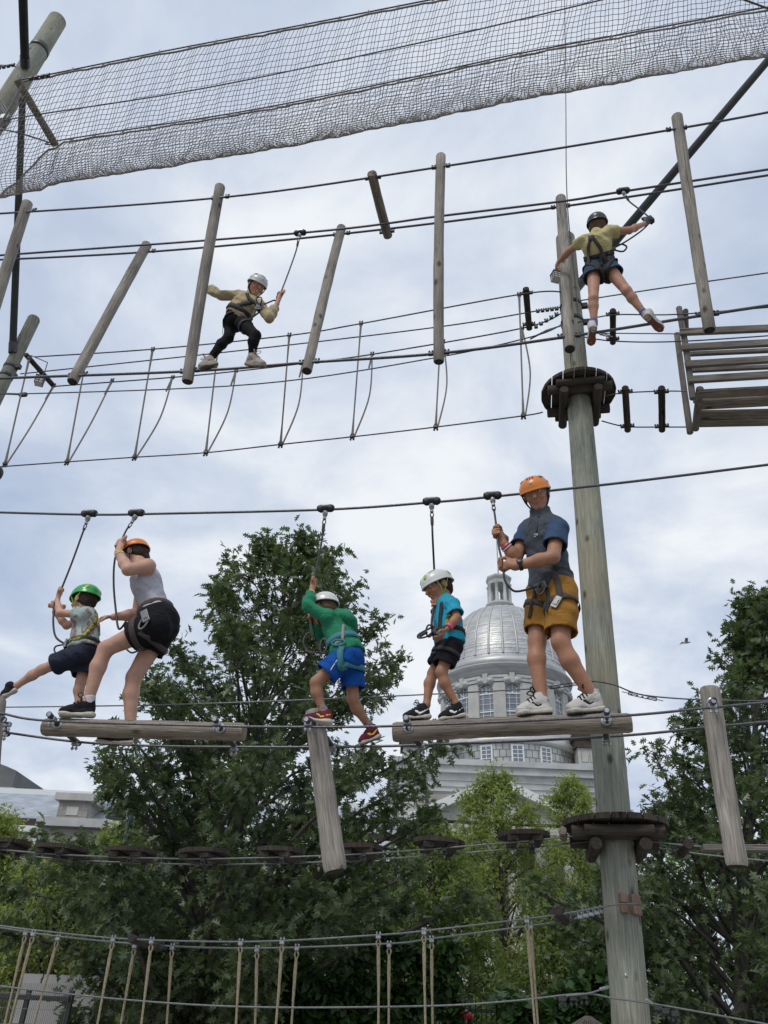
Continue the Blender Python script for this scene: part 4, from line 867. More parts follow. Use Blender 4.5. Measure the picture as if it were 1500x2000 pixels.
def pinned(e_, p_log, near_px, far_px, rlog):
    """steel pin through a log: rubber sleeves each side, cable grips at both ends"""
    a, b = Q(*near_px, cn), Q(*far_px, cf); 
    mb = MB(); mb.tube([a-AW*.05+UP*.005, p_log], .019, 12); mb.build('pin', MT['darksteel'], e_)
    mb = MB(); d = nrm(p_log-a); mb.tube([a-AW*.052+UP*.005, a-AW*.045+UP*.005], .014, 10); mb.build('pin_cap', MT['steel'], e_)
    mb = MB(); q = p_log-d*(rlog+.004); mb.lathe(q, [(.02, -.005), (.034, -.005), (.034, .003), (.02, .003)], 14, axis=d); mb.build('washer', MT['steel'], e_)
    mb = MB(); clamp(mb, a-UP*.01, AX, 1.3, -UP); mb.build('cable_clamp', MT['steel'], e_)
    mb = MB(); mb.tube([p_log, b+AW*.05], .018, 12); mb.build('pin', MT['darksteel'], e_); mb = MB(); clamp(mb, b-UP*.012, AX, 1.3, -UP); mb.build('cable_clamp', MT['steel'], e_)
def balance(a, b, w, label, pins):
    A_, B_ = Q(*a, C0), Q(*b, C0); e_ = empty('balance_log', (A_+B_)/2, label, 'log', 'horizontal balance logs'); r = rad((A_+B_)/2, w); mb = MB(); log(mb, A_, B_, rad(A_, w), rad(B_, w), 28, 24, .35); mb.build('log_body', MT['logw'], e_)
    for (lp, npx, fpx) in pins:
        f = (lp-a[0])/(b[0]-a[0]); pinned(e_, A_+(B_-A_)*f, npx, fpx, r)
    return e_
balance((88, 1420), (477, 1430), 35, 'weathered horizontal log under the woman and green helmet boy', ((118, (103, 1401), (148, 1449)), (436, (424, 1410), (458, 1459))))
balance((768, 1430), (1233, 1412), 38.5, 'weathered horizontal log under the man and blue shirt boy', ((800, (795, 1408), (823, 1456)), (1186, (1184, 1394), (1184, 1440))))
def hangpost(t, b, w0, w1, label, pin, mat='log'):
    A_, B_ = Q(*t, C0), Q(*b, C0); e_ = empty('hanging_post', B_, label, 'post', 'upright hanging posts'); mb = MB(); log(mb, B_, A_, rad(B_, w1), rad(A_, w0), 24, 14, .3); mb.build('post_body', MT[mat], e_)
    d = nrm(A_-B_); mb = MB(); mb.lathe(B_-d*.003, [(.001, 0), (rad(B_, w1)*.86, 0), (rad(B_, w1)*.86, .003)], 20, axis=d); mb.build('end_face', MT['endgrain'], e_)
    if pin: pinned(e_, A_-d*.09, *pin, rad(A_, w0))
hangpost((614, 1389), (655, 1702), 38, 46, 'upright grey post under the boy in green hoodie', ((602, 1411), (650, 1459)))
hangpost((1386, 1344), (1440, 1692), 38, 42, 'upright grey post hanging alone before the dark oak', ((1391, 1376), (1398, 1419)))
hangpost((-8, 1366), (-40, 1690), 38, 44, 'upright post touched by the outstretched foot of the green helmet boy', ((16, 1412), (8, 1431)))
# ---- round stepping discs on twin cables
D0 = 5.62; DISC = [(8, 1652, 96), (122, 1662, 97), (257, 1668, 97), (398, 1671, 98), (548, 1668, 92), (703, 1662, 88), (857, 1651, 100), (1023, 1637, 100)]
gD = 'round wooden stepping discs'; dl = ['round step beneath the low garden tree end', 'round step in front of the stone wing', 'round step in front of the yellow green tree', 'round step crossing the oak trunk', 'round step left of the hanging post', 'round step partly hidden by the hanging post', 'round step left of the airy tree', 'round step next to the lower pole platform']
for k, (px, py, w) in enumerate(DISC):
    c_ = Q(px, py, D0); R = rad(c_, w)*1.02; e_ = empty('stepping_disc', c_, 'dark ' + dl[k], 'step', gD); npk = 5; wd = 2*R/npk
    ax = nrm(AX+AW*random.uniform(-.3, .3)+UP*random.uniform(-.05, .05)); aw = nrm(np.cross(UP, ax)); up_ = np.cross(ax, aw)
    for i in range(npk):
        y0 = -R+i*wd+.003; y1 = y0+wd-.006; ys = np.linspace(y0, y1, 4); ch = [math.sqrt(max(R*R-y*y, .0006)) for y in ys]
        mb = MB(); mb.poly([c_+ax*x+aw*y for x, y in [(h_, y) for h_, y in zip(ch, ys)]+[(-h_, y) for h_, y in zip(ch[::-1], ys[::-1])]], up_, .028); mb.build('plank', MT['darkwood'], e_)
    for s in (-.45, .45): mb = MB(); mb.box(c_-up_*.02+ax*s*R, (aw, ax, up_), (R*.8, .035, .018), .004); mb.build('cleat', MT['darkwood'], e_)
    for s in (-1, 1):
        mb = MB(); p = c_-UP*.045+AW*s*.12; clamp(mb, p+AX*.05, AX, 1.0, -UP); mb.build('cable_clamp', MT['darksteel'], e_)
for s, nm in ((-1, 'near cable under the round steps'), (1, 'far cable under the round steps')):
    cable([Q(-90, 1643, D0)+AW*s*.12-UP*.04]+[Q(px, py, D0)+AW*s*.12-UP*.04 for px, py, w in DISC]+[on_pole(z_lo)-UP*.06+AW*s*.12-AX*.15], 3.6, nm, 'galv', sub=5)
bar(Q(1099, 1622, D0-.16), Q(1100, 1636, D0+.2), rad(Q(1100, 1630, D0), 15), 'spreader_bar', 'short log end tied beside the lower pole platform', 'logw', clamps=False)
cable([Q(1258, 1641, 5.590), Q(1335, 1651, 5.568), Q(1400, 1655, 5.534), Q(1560, 1665, 5.478)], 4, 'near cable leaving the lower platform towards the oak', 'galv'); cable([Q(1255, 1652, 5.870), Q(1325, 1662, 5.870), Q(1400, 1672, 5.814), Q(1560, 1687, 5.758)], 4, 'far cable leaving the lower platform towards the oak', 'galv')
bar(Q(1345, 1648, 5.534), Q(1330, 1667, 5.925), rad(Q(1340, 1655, 5), 21), 'spreader_bar', 'short dark log on the cables right of the lower platform', 'darkwood')
mb = MB(); a = Q(1398, 1655, 5.534); mb.box((a+Q(1560, 1661, 5.478))/2, (AX, AW, UP), (.32, .05, .018), .004); mb.build('wooden_board', MT['plank'], label='grey board step behind the lone hanging post', cat='step')
# ---- lowest course: twin cables with hanging ropes
b1, b2 = 5.5, 5.82
B1 = [(-60, 1800), (0, 1808), (70, 1817), (250, 1834), (500, 1839), (740, 1826), (830, 1818), (1000, 1798), (1100, 1785), (1200, 1767), (1245, 1766)]; B2 = [(-60, 1806), (0, 1812), (115, 1829), (300, 1846), (500, 1852), (760, 1843), (845, 1833), (1000, 1813), (1100, 1799), (1180, 1782), (1215, 1776)]
cable([Q(*p, b1) for p in B1], 4.2, 'near cable of the lowest course holding tan ropes', 'galv'); cable([Q(*p, b2) for p in B2], 4.2, 'far cable of the lowest course holding tan ropes', 'galv')
B3 = [(-60, 1918), (0, 1926), (250, 1953), (500, 1967), (830, 1965), (1000, 1955), (1135, 1941), (1200, 1950), (1290, 1963), (1560, 2012)]
cable([Q(*p, 5.5) for p in B3], 4.2, 'lowest foot cable running past the pole base', 'galv')
HR = [(50, 1821, 8, 1), (65, 1822, 18, 0), (113, 1831, 66, 1), (221, 1833, 190, 0), (263, 1846, 236, 1), (296, 1837, 276, 0), (336, 1849, 326, 1), (470, 1840, 461, 0), (502, 1853, 499, 1), (551, 1838, 540, 0), (580, 1850, 569, 1), (739, 1827, 740, 0), (760, 1844, 759, 1), (828, 1819, 830, 0), (843, 1834, 844, 1), (1029, 1796, 1044, 0), (1036, 1808, 1051, 1)]
RL = ['outermost one over the terrace rails, on the far cable', 'outermost one over the terrace rails, on the near cable', 'second on the far cable from the terrace rails', 'just beyond the lamp post on the terrace side', 'meeting the dark tied log, terrace end', 'meeting the dark tied log, oak end',
      'between the dark tied log and the oak trunk', 'first on the near cable past the oak trunk', 'first on the far cable past the oak trunk', 'second on the near cable past the oak trunk', 'second on the far cable past the oak trunk', 'first of a close pair over the ivy hedge, near cable', 'second of a close pair over the ivy hedge, far cable', 'of the pair above the iron fence, near cable', 'of the pair above the iron fence, far cable', 'nearest the thick pole, on the near cable', 'nearest the thick pole, on the far cable']
for k, (x, y, xb, far) in enumerate(HR):
    c_ = b2 if far else b1; p = Q(x, y+3, c_); q = Q(xb, 2000, c_); d = nrm(q-p); q = p+d*((p[2]-.55)/-d[2]) if d[2] < 0 else q
    e_ = empty('hanging_rope', q, 'tan hanging rope, ' + RL[k], 'rope', 'tan ropes of the lowest course')
    mb = MB(); mb.tube([p+d*.2, (p+q)/2+AX*random.uniform(-.006, .006), q], .0074, 7); mb.build('rope', MT['rope'], e_)
    mb = MB(); mb.tube([p+d*.05, p+d*.12, p+d*.3], [.009, .0118, .0082], 7); mb.tube([p+d*.005, p+d*.03+AX*.013, p+d*.08, p+d*.03-AX*.013], .0065, 5, closed=True); mb.build('eye_splice', MT['rope'], e_)
    mb = MB(); clamp(mb, p, AX, .9); mb.build('cable_clamp', MT['steel'], e_)
bar(Q(255, 1833, b1-.04), Q(312, 1851, b2+.05), rad(Q(280, 1840, 5), 17), 'spreader_bar', 'dark log tied across the lowest cables before the oak trunk', 'darkwood')
bar(Q(1090, 1779, b1-.04), Q(1104, 1800, b2+.05), rad(Q(1098, 1790, 5), 19), 'spreader_bar', 'dark log tied across the lowest cables beside the thick pole', 'darkwood')
e_ = tensioner(Q(1172, 1932, 5.501), Q(1187, 1928, 5.523), 'bright steel shackle hooked to the pole base', 7, 'steel')
e_ = tensioner(Q(1262, 1952, 5.501), Q(1276, 1962, 5.501), 'steel shackle on the other side of the pole base', 7, 'steel')
cable([Q(1105, 1945, 5.478), Q(1150, 1940, 5.478), Q(1190, 1927, 5.534)], 4, 'short cable tail hooked to the pole base', 'galv')
for lb, pts in (('dead end of cable with dark grips left of the pole base', [(1098, 1951), (1120, 1949), (1140, 1946)]), ('dead end of cable with dark grips right of the pole base', [(1285, 1968), (1300, 1975), (1318, 1980)])):
    e_ = empty('rope_grips', Q(*pts[0], 5.5), lb, 'clamp')
    for p in pts: mb = MB(); clamp(mb, Q(*p, 5.5), AX, 1.3, -UP); mb.build('cable_clamp', MT['darksteel'], e_)
e_ = empty('rope_grips', Q(1140, 1790, 5.702), 'row of grips on the far lowest cable left of the pole', 'clamp')
for k in range(5): mb = MB(); clamp(mb, Q(1133+11*k, 1791-2.6*k, b2), AX, 1.1); mb.build('cable_clamp', MT['steel'], e_)
# ================================================================== PEOPLE
# distance-field bodies: tapered limbs and ellipsoids blended into one continuous skin, meshed with surface nets
def cap(a, b, ra, rb, k=.02, flat=(0, 0)): return ('c', np.asarray(a, float), np.asarray(b, float), ra, rb, k, flat)
def elp(c, ax, r, k=.025): return ('e', np.asarray(c, float), np.array([nrm(v) for v in ax]), np.asarray(r, float), k, None)
def bxp(c, ax, h, rd, k=.01): return ('b', np.asarray(c, float), np.array([nrm(v) for v in ax]), np.asarray(h, float), k, rd)
def sd(pr, X, Y, Z):
    if pr[0] == 'c':
        _, a, b, ra, rb, k, flat = pr; ba = b-a; L2 = ba@ba+1e-12
        px, py, pz = X-a[0], Y-a[1], Z-a[2]; tt = (px*ba[0]+py*ba[1]+pz*ba[2])/L2; t = np.clip(tt, 0, 1)
        d = np.sqrt((px-t*ba[0])**2+(py-t*ba[1])**2+(pz-t*ba[2])**2)-(ra+(rb-ra)*t); L = math.sqrt(L2)
        if flat[0]: d = np.maximum(d, -tt*L)
        if flat[1]: d = np.maximum(d, (tt-1)*L)
        return d
    _, c, ax, r, k, rd = pr; px, py, pz = X-c[0], Y-c[1], Z-c[2]
    q = [px*ax[i][0]+py*ax[i][1]+pz*ax[i][2] for i in range(3)]
    if pr[0] == 'e':
        k0 = np.sqrt((q[0]/r[0])**2+(q[1]/r[1])**2+(q[2]/r[2])**2); k1 = np.sqrt((q[0]/r[0]**2)**2+(q[1]/r[1]**2)**2+(q[2]/r[2]**2)**2)+1e-9
        return k0*(k0-1)/k1
    w = [np.abs(q[i])-(r[i]-rd) for i in range(3)]
    return np.sqrt(sum(np.maximum(v, 0)**2 for v in w))+np.minimum(np.maximum(np.maximum(w[0], w[1]), w[2]), 0)-rd
def bounds(pr):
    if pr[0] == 'c': m = max(pr[3], pr[4]); return np.minimum(pr[1], pr[2])-m, np.maximum(pr[1], pr[2])+m
    e = np.sqrt(((pr[2]*pr[3][:, None])**2).sum(0))if pr[0] == 'e' else (np.abs(pr[2])*pr[3][:, None]).sum(0); return pr[1]-e, pr[1]+e
def smin(a, b, k):
    if k <= 0: return np.minimum(a, b)
    h = np.maximum(k-np.abs(a-b), 0)/k; return np.minimum(a, b)-h*h*k*.25
def evald(prims, P):
    if isinstance(prims, tuple): return np.minimum.reduce([evald(q, P) for q in prims])
    P = np.asarray(P, float); d = np.full(P.shape[:-1], 9.)
    for pr in prims: d = smin(d, sd(pr, P[..., 0], P[..., 1], P[..., 2]), pr[5] if pr[0] == 'c' else pr[4])
    return d
def sdf_mesh(prims, h, fold=0.0, fs=1.0, seed=0, cut=None, sub=None):
    B = [bounds(p) for p in prims]; lo = np.min([b[0] for b in B], 0)-4*h; hi = np.max([b[1] for b in B], 0)+4*h; n = np.ceil((hi-lo)/h).astype(int)+1
    ax = [lo[i]+h*np.arange(n[i]) for i in range(3)]; D = np.full(n, 9., np.float32)
    for pr, (b0, b1) in zip(prims, B):
        k = pr[5] if pr[0] == 'c' else pr[4]; pad = k+4*h; i0 = np.maximum(((b0-pad-lo)/h).astype(int), 0); i1 = np.minimum(((b1+pad-lo)/h).astype(int)+2, n)
        s = tuple(slice(i0[i], i1[i]) for i in range(3))
        d = sd(pr, ax[0][s[0]][:, None, None], ax[1][s[1]][None, :, None], ax[2][s[2]][None, None, :]); D[s] = smin(D[s], d, k)
    if fold:
        X, Y, Z = ax[0][:, None, None], ax[1][None, :, None], ax[2][None, None, :]; o = seed*1.7
        wv = np.sin(X*23*fs+3*np.sin(Z*11*fs+o)+o)*np.sin(Z*31*fs+2.5*np.sin(Y*13*fs+X*9*fs)+o)+.6*np.sin((X+Z)*47*fs+2*np.sin(Y*21*fs-Z*17*fs)+o*2); D = D+fold*wv
    else: wv = None
    if cut is not None: D = np.maximum(D, cut(ax[0][:, None, None], ax[1][None, :, None], ax[2][None, None, :]))
    for pr in (sub or []):
        b0, b1 = bounds(pr); i0 = np.maximum(((b0-3*h-lo)/h).astype(int), 0); i1 = np.minimum(((b1+3*h-lo)/h).astype(int)+2, n); s = tuple(slice(i0[i], i1[i]) for i in range(3))
        D[s] = np.maximum(D[s], -(sd(pr, ax[0][s[0]][:, None, None], ax[1][s[1]][None, :, None], ax[2][s[2]][None, None, :])+(0 if wv is None else fold*wv[s])))
    S = D < 0; c = S[:-1, :-1, :-1].astype(np.int8).copy(); c[:] = 0
    sl = [(slice(i, n[0]-1+i), slice(j, n[1]-1+j), slice(k, n[2]-1+k)) for i in (0, 1) for j in (0, 1) for k in (0, 1)]
    for s in sl: c += S[s]
    act = (c > 0) & (c < 8); I = np.argwhere(act); idx = np.full(act.shape, -1, np.int32); idx[act] = np.arange(len(I))
    cor = np.array([(i, j, k) for i in (0, 1) for j in (0, 1) for k in (0, 1)]); vals = np.stack([D[I[:, 0]+q[0], I[:, 1]+q[1], I[:, 2]+q[2]] for q in cor], 1)
    acc = np.zeros((len(I), 3)); cnt = np.zeros(len(I))
    for a in range(8):
        for b in range(a+1, 8):
            if np.abs(cor[a]-cor[b]).sum() != 1: continue
            m = (vals[:, a] < 0) != (vals[:, b] < 0); t = vals[m, a]/(vals[m, a]-vals[m, b]); acc[m] += cor[a]+(cor[b]-cor[a])*t[:, None]; cnt[m] += 1
    V = lo+h*(I+acc/cnt[:, None]); quads = []
    for axis in range(3):
        s0 = [slice(None)]*3; s1 = [slice(None)]*3; s0[axis] = slice(0, -1); s1[axis] = slice(1, None)
        ch = np.argwhere(S[tuple(s0)] != S[tuple(s1)]); o1, o2 = [i for i in range(3) if i != axis]
        ch = ch[(ch[:, o1] > 0) & (ch[:, o2] > 0) & (ch[:, o1] < n[o1]-1) & (ch[:, o2] < n[o2]-1)]
        ins = S[tuple(ch.T)]
        def g(d1, d2):
            q = ch.copy(); q[:, o1] += d1; q[:, o2] += d2; return idx[tuple(q.T)]
        qd = np.stack([g(-1, -1), g(0, -1), g(0, 0), g(-1, 0)], 1); flip = ins if axis != 1 else ~ins
        qd[~flip] = qd[~flip][:, ::-1]; quads.append(qd)
    q = np.concatenate(quads); q = q[(q >= 0).all(1)]
    return V, q
def sdf_obj(name, prims, h, mat, parent, fold=0, fs=1.0, seed=0, colf=None, cut=None, sub=None):
    V, q = sdf_mesh(prims, h, fold, fs, seed, cut, sub); org = wloc(parent)
    me = fast_mesh(name, V-org, quads=q, smooth=True, tcs=V-org, cols=None if colf is None else colf(V)); return link_mesh(name, me, mat, parent, org)
def grad(prims, p, e=.003):
    return nrm([evald(prims, p+A(e, 0, 0))-evald(prims, p-A(e, 0, 0)), evald(prims, p+A(0, e, 0))-evald(prims, p-A(0, e, 0)), evald(prims, p+A(0, 0, e))-evald(prims, p-A(0, 0, e))])
def snap(prims, pts, off=.004):
    out = []; nn = []
    for p in pts:
        p = np.asarray(p, float)
        for _ in range(5):
            g = grad(prims, p); p = p-g*(float(evald(prims, p))-off)
        out.append(p); nn.append(grad(prims, p))
    return out, nn
def strap(prims, pts, w, mat, parent, name='strap', n=5, th=.004, off=.004):
    P, G = snap(prims, curve(pts, n), off); mb = MB(); mb.ribbon(P, G, w, th); return mb.build(name, MT[mat], parent)
def ring(prims, c, axis, w, mat, parent, name='strap', n=26, tilt=None, th=.004, off=.003, rmax=.4):
    axis = nrm(axis); x = nrm(np.cross(axis, A(.3, 1, .2))); y = np.cross(axis, x); P = []; G = []; rs = np.linspace(.008, rmax, 120)
    for i in range(n):
        a = 2*math.pi*i/n; d = x*math.cos(a)+y*math.sin(a); dd = evald(prims, c+d*rs[:, None]); k = np.argmax(dd > 0) if (dd > 0).any() else 60
        P.append(c+d*(rs[k]+off)); G.append(d)
    mb = MB(); mb.ribbon(P, G, w, th, closed=True); return mb.build(name, MT[mat], parent)
SKIN = {}
def skin(name, c): MT[name] = material(name, (.88, .86, .86), .55, 0, .35, var=(1.10, 1.04, 1.02), vscale=17, attr='col', bump=.12, bscale=120); MT[name].node_tree.nodes['Principled BSDF'].inputs['Subsurface Weight'].default_value = .06; MT[name].node_tree.nodes['Principled BSDF'].inputs['Subsurface Radius'].default_value = (.02, .008, .004); SKIN[name] = np.array(c)
skin('skin_man', (.40, .205, .125)); skin('skin_woman', (.53, .32, .235)); skin('skin_boy', (.38, .195, .118)); skin('skin_fair', (.55, .33, .24)); skin('skin_girl', (.47, .255, .17))
def cloth(name, c, var=None, rough=.85, vs=6, **k): MT[name] = material(name, c, rough, 0, .2, var=var or tuple(v*.8 for v in c), vscale=vs, bump=.25, bscale=90, sheen=0.0, bump2=.55, **k)
cloth('navy_vest', (.068, .075, .092), (.05, .056, .07), .6); cloth('blue_tee', (.05, .085, .16)); cloth('ochre', (.37, .18, .034), (.29, .14, .026)); cloth('turq', (.03, .36, .50), (.025, .29, .42)); cloth('black_short', (.008, .008, .010), (.011, .011, .014))
cloth('green_hood', (.03, .235, .12), (.024, .19, .10)); cloth('royal', (.008, .085, .36), (.006, .065, .29)); cloth('tank', (.47, .46, .50), (.40, .39, .43)); cloth('legging', (.008, .008, .009)); cloth('tan_jacket', (.47, .385, .235), (.38, .305, .18), .7); cloth('yellow_tee', (.58, .51, .26), (.50, .44, .21)); cloth('denim', (.06, .095, .145), (.035, .055, .09), vs=30); cloth('navy_short', (.028, .033, .055), (.02, .024, .04))
MT['mint'] = material('patterned_shirt', (.40, .50, .47), .85, 0, .2, var=(.30, .17, .15), vscale=22, ramp=(.515, .545), stretch=(1, 1, .6), bump=.2, bscale=80)
cloth('sock_blue', (.14, .17, .36)); cloth('sock_white', (.6, .6, .62)); cloth('sock_grey', (.22, .22, .24)); cloth('shoe_white', (.58, .56, .52), (.5, .48, .45)); cloth('shoe_black', (.018, .018, .02)); cloth('shoe_red', (.22, .02, .035), (.05, .02, .04), vs=12); cloth('shoe_tan', (.44, .38, .32), (.38, .33, .28)); cloth('hair_dark', (.030, .022, .017), (.05, .036, .028)); cloth('hair_grey', (.16, .145, .13), (.09, .08, .07)); cloth('hair_brown', (.09, .055, .032), (.13, .085, .05))
MT['sole_w'] = material('cream_sole', (.62, .58, .47), .6, var=(.5, .46, .38), vscale=20); MT['sole_b'] = material('black_sole', (.02, .02, .02), .6); MT['sole_r'] = material('brick_sole', (.30, .085, .05), .65, var=(.22, .065, .04), vscale=30); MT['sole_g'] = material('brown_sole', (.13, .105, .09), .7)
def plastic(n, c, r=.3): MT[n] = material(n, c, r, 0, .5, var=tuple(v*.92 for v in c), vscale=10, coat=.25)
plastic('h_orange', (.72, .22, .02)); plastic('h_white', (.68, .68, .65)); plastic('h_green', (.03, .36, .07)); plastic('h_black', (.02, .02, .022), .4); plastic('h_grey', (.56, .57, .54)); plastic('lime', (.30, .50, .04)); plastic('pink', (.7, .08, .2)); plastic('yellow', (.7, .5, .04)); plastic('badge', (.45, .45, .43)); plastic('eye_white', (.7, .68, .66)); plastic('eye_dark', (.03, .02, .015)); plastic('red', (.55, .03, .05))
def hfr(face, tilt=0.0):
    f = nrm(face); r = nrm(np.cross(f, UP)); u = np.cross(r, f); u2 = nrm(u*math.cos(tilt)+r*math.sin(tilt)); r2 = np.cross(f, u2); return f, r2, u2
def grip(H, r, wr, s, flip=1):
    """a fist closed round a rope at H; r = rope direction, wr = wrist"""
    r = nrm(r); a = np.asarray(wr)-H; a = nrm(a-r*(a@r)); b = np.cross(r, a)*flip; P = []
    R = .024*s+.004
    def at(th, o): t = math.radians(th); return H+R*(math.cos(t)*a+math.sin(t)*b)+r*o*s
    c = (wr+H+a*.02*s)/2; d = nrm(H+a*.015*s-wr); L = np.linalg.norm(H+a*.02*s-wr)
    P.append(elp(H+a*.040*s+b*.006*s, (d, r, np.cross(d, r)), (.046*s, .043*s, .021*s), .012)); P.append(cap(wr, H+a*.035*s, .026*s, .030*s, .015))
    for o, l in ((.033, .95), (.012, 1.05), (-.010, 1.0), (-.031, .85)):
        q = [at(35, o), at(105, o), at(185, o*.96), at(185+75*l, o*.93)]
        for i in range(3): P.append(cap(q[i], q[i+1], (.0098-.0007*i)*s, (.0092-.0007*i)*s, .003))
    th = [H+a*.05*s+r*.035*s-b*.004*s, at(-45, .048), at(-115, .046), at(-165, .038)]
    for i in range(3): P.append(cap(th[i], th[i+1], (.0125-.001*i)*s, (.0115-.001*i)*s, .006))
    return P
def relaxed(H, d, n_, s, curl=.5, side=1):
    """open hand, slightly curled: d finger direction, n_ palm normal"""
    d = nrm(d); n_ = nrm(np.asarray(n_)-d*(np.asarray(n_)@d)); t = np.cross(n_, d)*side; P = [elp(H, (d, t, n_), (.046*s, .040*s, .017*s), .012)]
    for i, (o, l) in enumerate(((.028, .85), (.010, 1.0), (-.009, .95), (-.027, .75))):
        p = H+d*.036*s+t*o*s; ang = curl*.5; q = [p]
        for sg in (.036, .026, .020): ang += curl*.45; dd = d*math.cos(ang)+n_*math.sin(ang); q.append(q[-1]+dd*sg*l*s)
        for k in range(3): P.append(cap(q[k], q[k+1], (.0095-.0008*k)*s, (.0088-.0008*k)*s, .003))
    q = [H-d*.02*s+t*.030*s, H+d*.006*s+t*.052*s+n_*.012*s, H+d*.030*s+t*.056*s+n_*.022*s, H+d*.05*s+t*.052*s+n_*.03*s]
    for k in range(3): P.append(cap(q[k], q[k+1], (.0125-.001*k)*s, (.0115-.001*k)*s, .006))
    return P
class Person:
    def __init__(z, label, c0, J, s, w, hs, face, sk, tilt=0, hip=1.0, belly=1.0, front=None):
        z.J = {k: (v if isinstance(v, np.ndarray) else Q(v[0], v[1], c0+(v[2] if len(v) > 2 else 0))) for k, v in J.items()}; z.s, z.w, z.hs, z.sk = s, w, hs, sk; z.hip = hip; z.belly = belly
        j = z.J; low = min(j.values(), key=lambda p: p[2]); z.root = empty('person', A(j['P'][0], j['P'][1], low[2]), label, 'person')
        z.up = nrm(j['N']-j['P']); lat = j['shA']-j['shB']; z.lat = nrm(lat-z.up*(lat@z.up)); z.fr = np.cross(z.up, z.lat)
        hl = j['hipA']-j['hipB']; z.plat = nrm(hl-z.up*(hl@z.up)); z.pfr = np.cross(z.up, z.plat)
        z.f, z.r, z.u = hfr(face, tilt); z.hand = {}; z.extra = []; z.eyes = True
    def torso(z, i=0.0, k=.05, wf=1.0):
        j, w, s = z.J, z.w, z.s; N_, P_ = j['N'], j['P']; L = np.linalg.norm(N_-P_); ax = (z.lat, z.fr, z.up); px = (z.plat, z.pfr, z.up)
        C1 = N_+(P_-N_)*.34; C2 = N_+(P_-N_)*.68
        return [elp(C1, ax, (.158*w*wf+i, .108*w+i, .30*L+i), k), elp(C2, ax, (.140*w*wf*z.belly+i, .102*w*z.belly+i, .26*L+i), k), elp(P_, px, (.150*w*z.hip+i, .112*w*z.hip+i, .125*w+i), k)]
    def shoulders(z, i=0.0):
        j, w = z.J, z.w; b = j['N']-z.up*.045*w; return [cap(b, j['sh'+q], .062*w+i, .056*w+i, .04) for q in 'AB']+[cap(j['N']-z.up*.02*w, j['N']+(j['H']-j['N'])*.35, .058*w+i, .050*w+i, .03)]
    def arm(z, q, i=0.0, t0=0, t1=2, end=None, k=.02):
        """t 0..1 shoulder to elbow, 1..2 elbow to wrist"""
        j, w = z.J, z.w; a, b, c = j['sh'+q], j['el'+q], j['wr'+q]; P = []
        e = 0 if end is None else end
        if t1 <= 1: P.append(cap(a, a+(b-a)*t1, .054*w+i, (.054-.012*t1)*w+i+e, k, (0, 1)))
        else:
            P.append(cap(a, b, .054*w+i, .042*w+i, k)); d = c-b; m = b+d*min(.35, (t1-1))
            P.append(cap(b, m, .042*w+i, .043*w+i, k)); 
            if t1 > 1.35: P.append(cap(m, b+d*(t1-1), .043*w+i, (.043-.0155*((t1-1.35)/.65))*w+i+e, k, (0, 1 if t1 < 2 else 0)))
        return P
    def leg(z, q, i=0.0, t1=2, end=0.0, k=.025, th=1.0):
        j, w = z.J, z.w*th; a, b, c = j['hip'+q], j['kn'+q], j['an'+q]; P = []; L1 = np.linalg.norm(b-a)
        if t1 <= 1: P.append(cap(a, a+(b-a)*t1, .088*w+i, (.088-.03*t1)*w+i+end, k, (0, 1))); return P
        P.append(cap(a, b, .088*w+i, .056*w+i, k)); d = c-b; back = nrm(np.cross(np.cross(nrm(d), nrm(a-b)+1e-4), nrm(d))); back = -z.pfr*.5-back*.0; bk = nrm(back)*.016*w; m = b+d*.33+bk
        tt = t1-1; P.append(cap(b, m, .054*w+i, .055*w+i, k))
        if tt > .33: P.append(cap(m, b+d*tt+bk*(1-tt), .055*w+i, (.055-.019*(tt-.33)/.67)*w+i+end, k, (0, 1 if t1 < 2 else 0)))
        return P
    def head(z):
        H, f, r, u, h = z.J['H'], z.f, z.r, z.u, z.hs; p = lambda a, b, c: H+(f*a+r*b+u*c)*h; ax = (f, r, u)
        P = [elp(p(-.005, 0, .025), ax, (.097*h, .077*h, .092*h), .02), elp(p(.025, 0, -.048), ax, (.066*h, .057*h, .068*h), .025), elp(p(.062, 0, -.098), ax, (.026*h, .028*h, .020*h), .02),
             cap(p(.088, 0, .012), p(.111, 0, -.030), .0085*h, .0135*h, .010), cap(p(.082, -.038, .026), p(.082, .038, .026), .010*h, .010*h, .014), elp(p(.066, .036, -.030), ax, (.022*h, .024*h, .022*h), .015), elp(p(.066, -.036, -.030), ax, (.022*h, .024*h, .022*h), .015),
             cap(p(.086, 0, -.064), p(.074, .028, -.056), .0065*h, .004*h, .006), cap(p(.086, 0, -.064), p(.074, -.028, -.056), .0065*h, .004*h, .006), cap(p(.084, -.012, -.074), p(.084, .012, -.074), .006*h, .006*h, .006)]
        for s in (-1, 1): P.append(elp(p(-.012, s*.079, -.012), (f*.95+r*s*-.3, r, u), (.021*h, .008*h, .033*h), .008))
        P.append(cap(z.J['N'], H+(-f*.02-u*.06)*h, .052*z.w+.004, .047*h, .03)); return P
    def skincol(z, V):
        c = np.tile(SKIN[z.sk], (len(V), 1)); H, f, r, u, h = z.J['H'], z.f, z.r, z.u, z.hs; q = (V-H)/h; F_, R_, U_ = q@f, q@r, q@u
        near = np.linalg.norm(q, axis=1) < .16
        lips = near & (F_ > .070) & (np.abs(R_) < .029) & (np.abs(U_+.068-.010*(R_/.028)**2) < .0062); c[lips] *= (.92, .68, .68)
        brow = near & (F_ > .07) & (np.abs(np.abs(R_)-.032) < .019) & (np.abs(U_-.030) < .006); c[brow] *= .72
        chk = near & (F_ > .05) & (np.abs(np.abs(R_)-.038) < .02) & (np.abs(U_+.03) < .02); c[chk] *= (1.05, .9, .88)
        return c
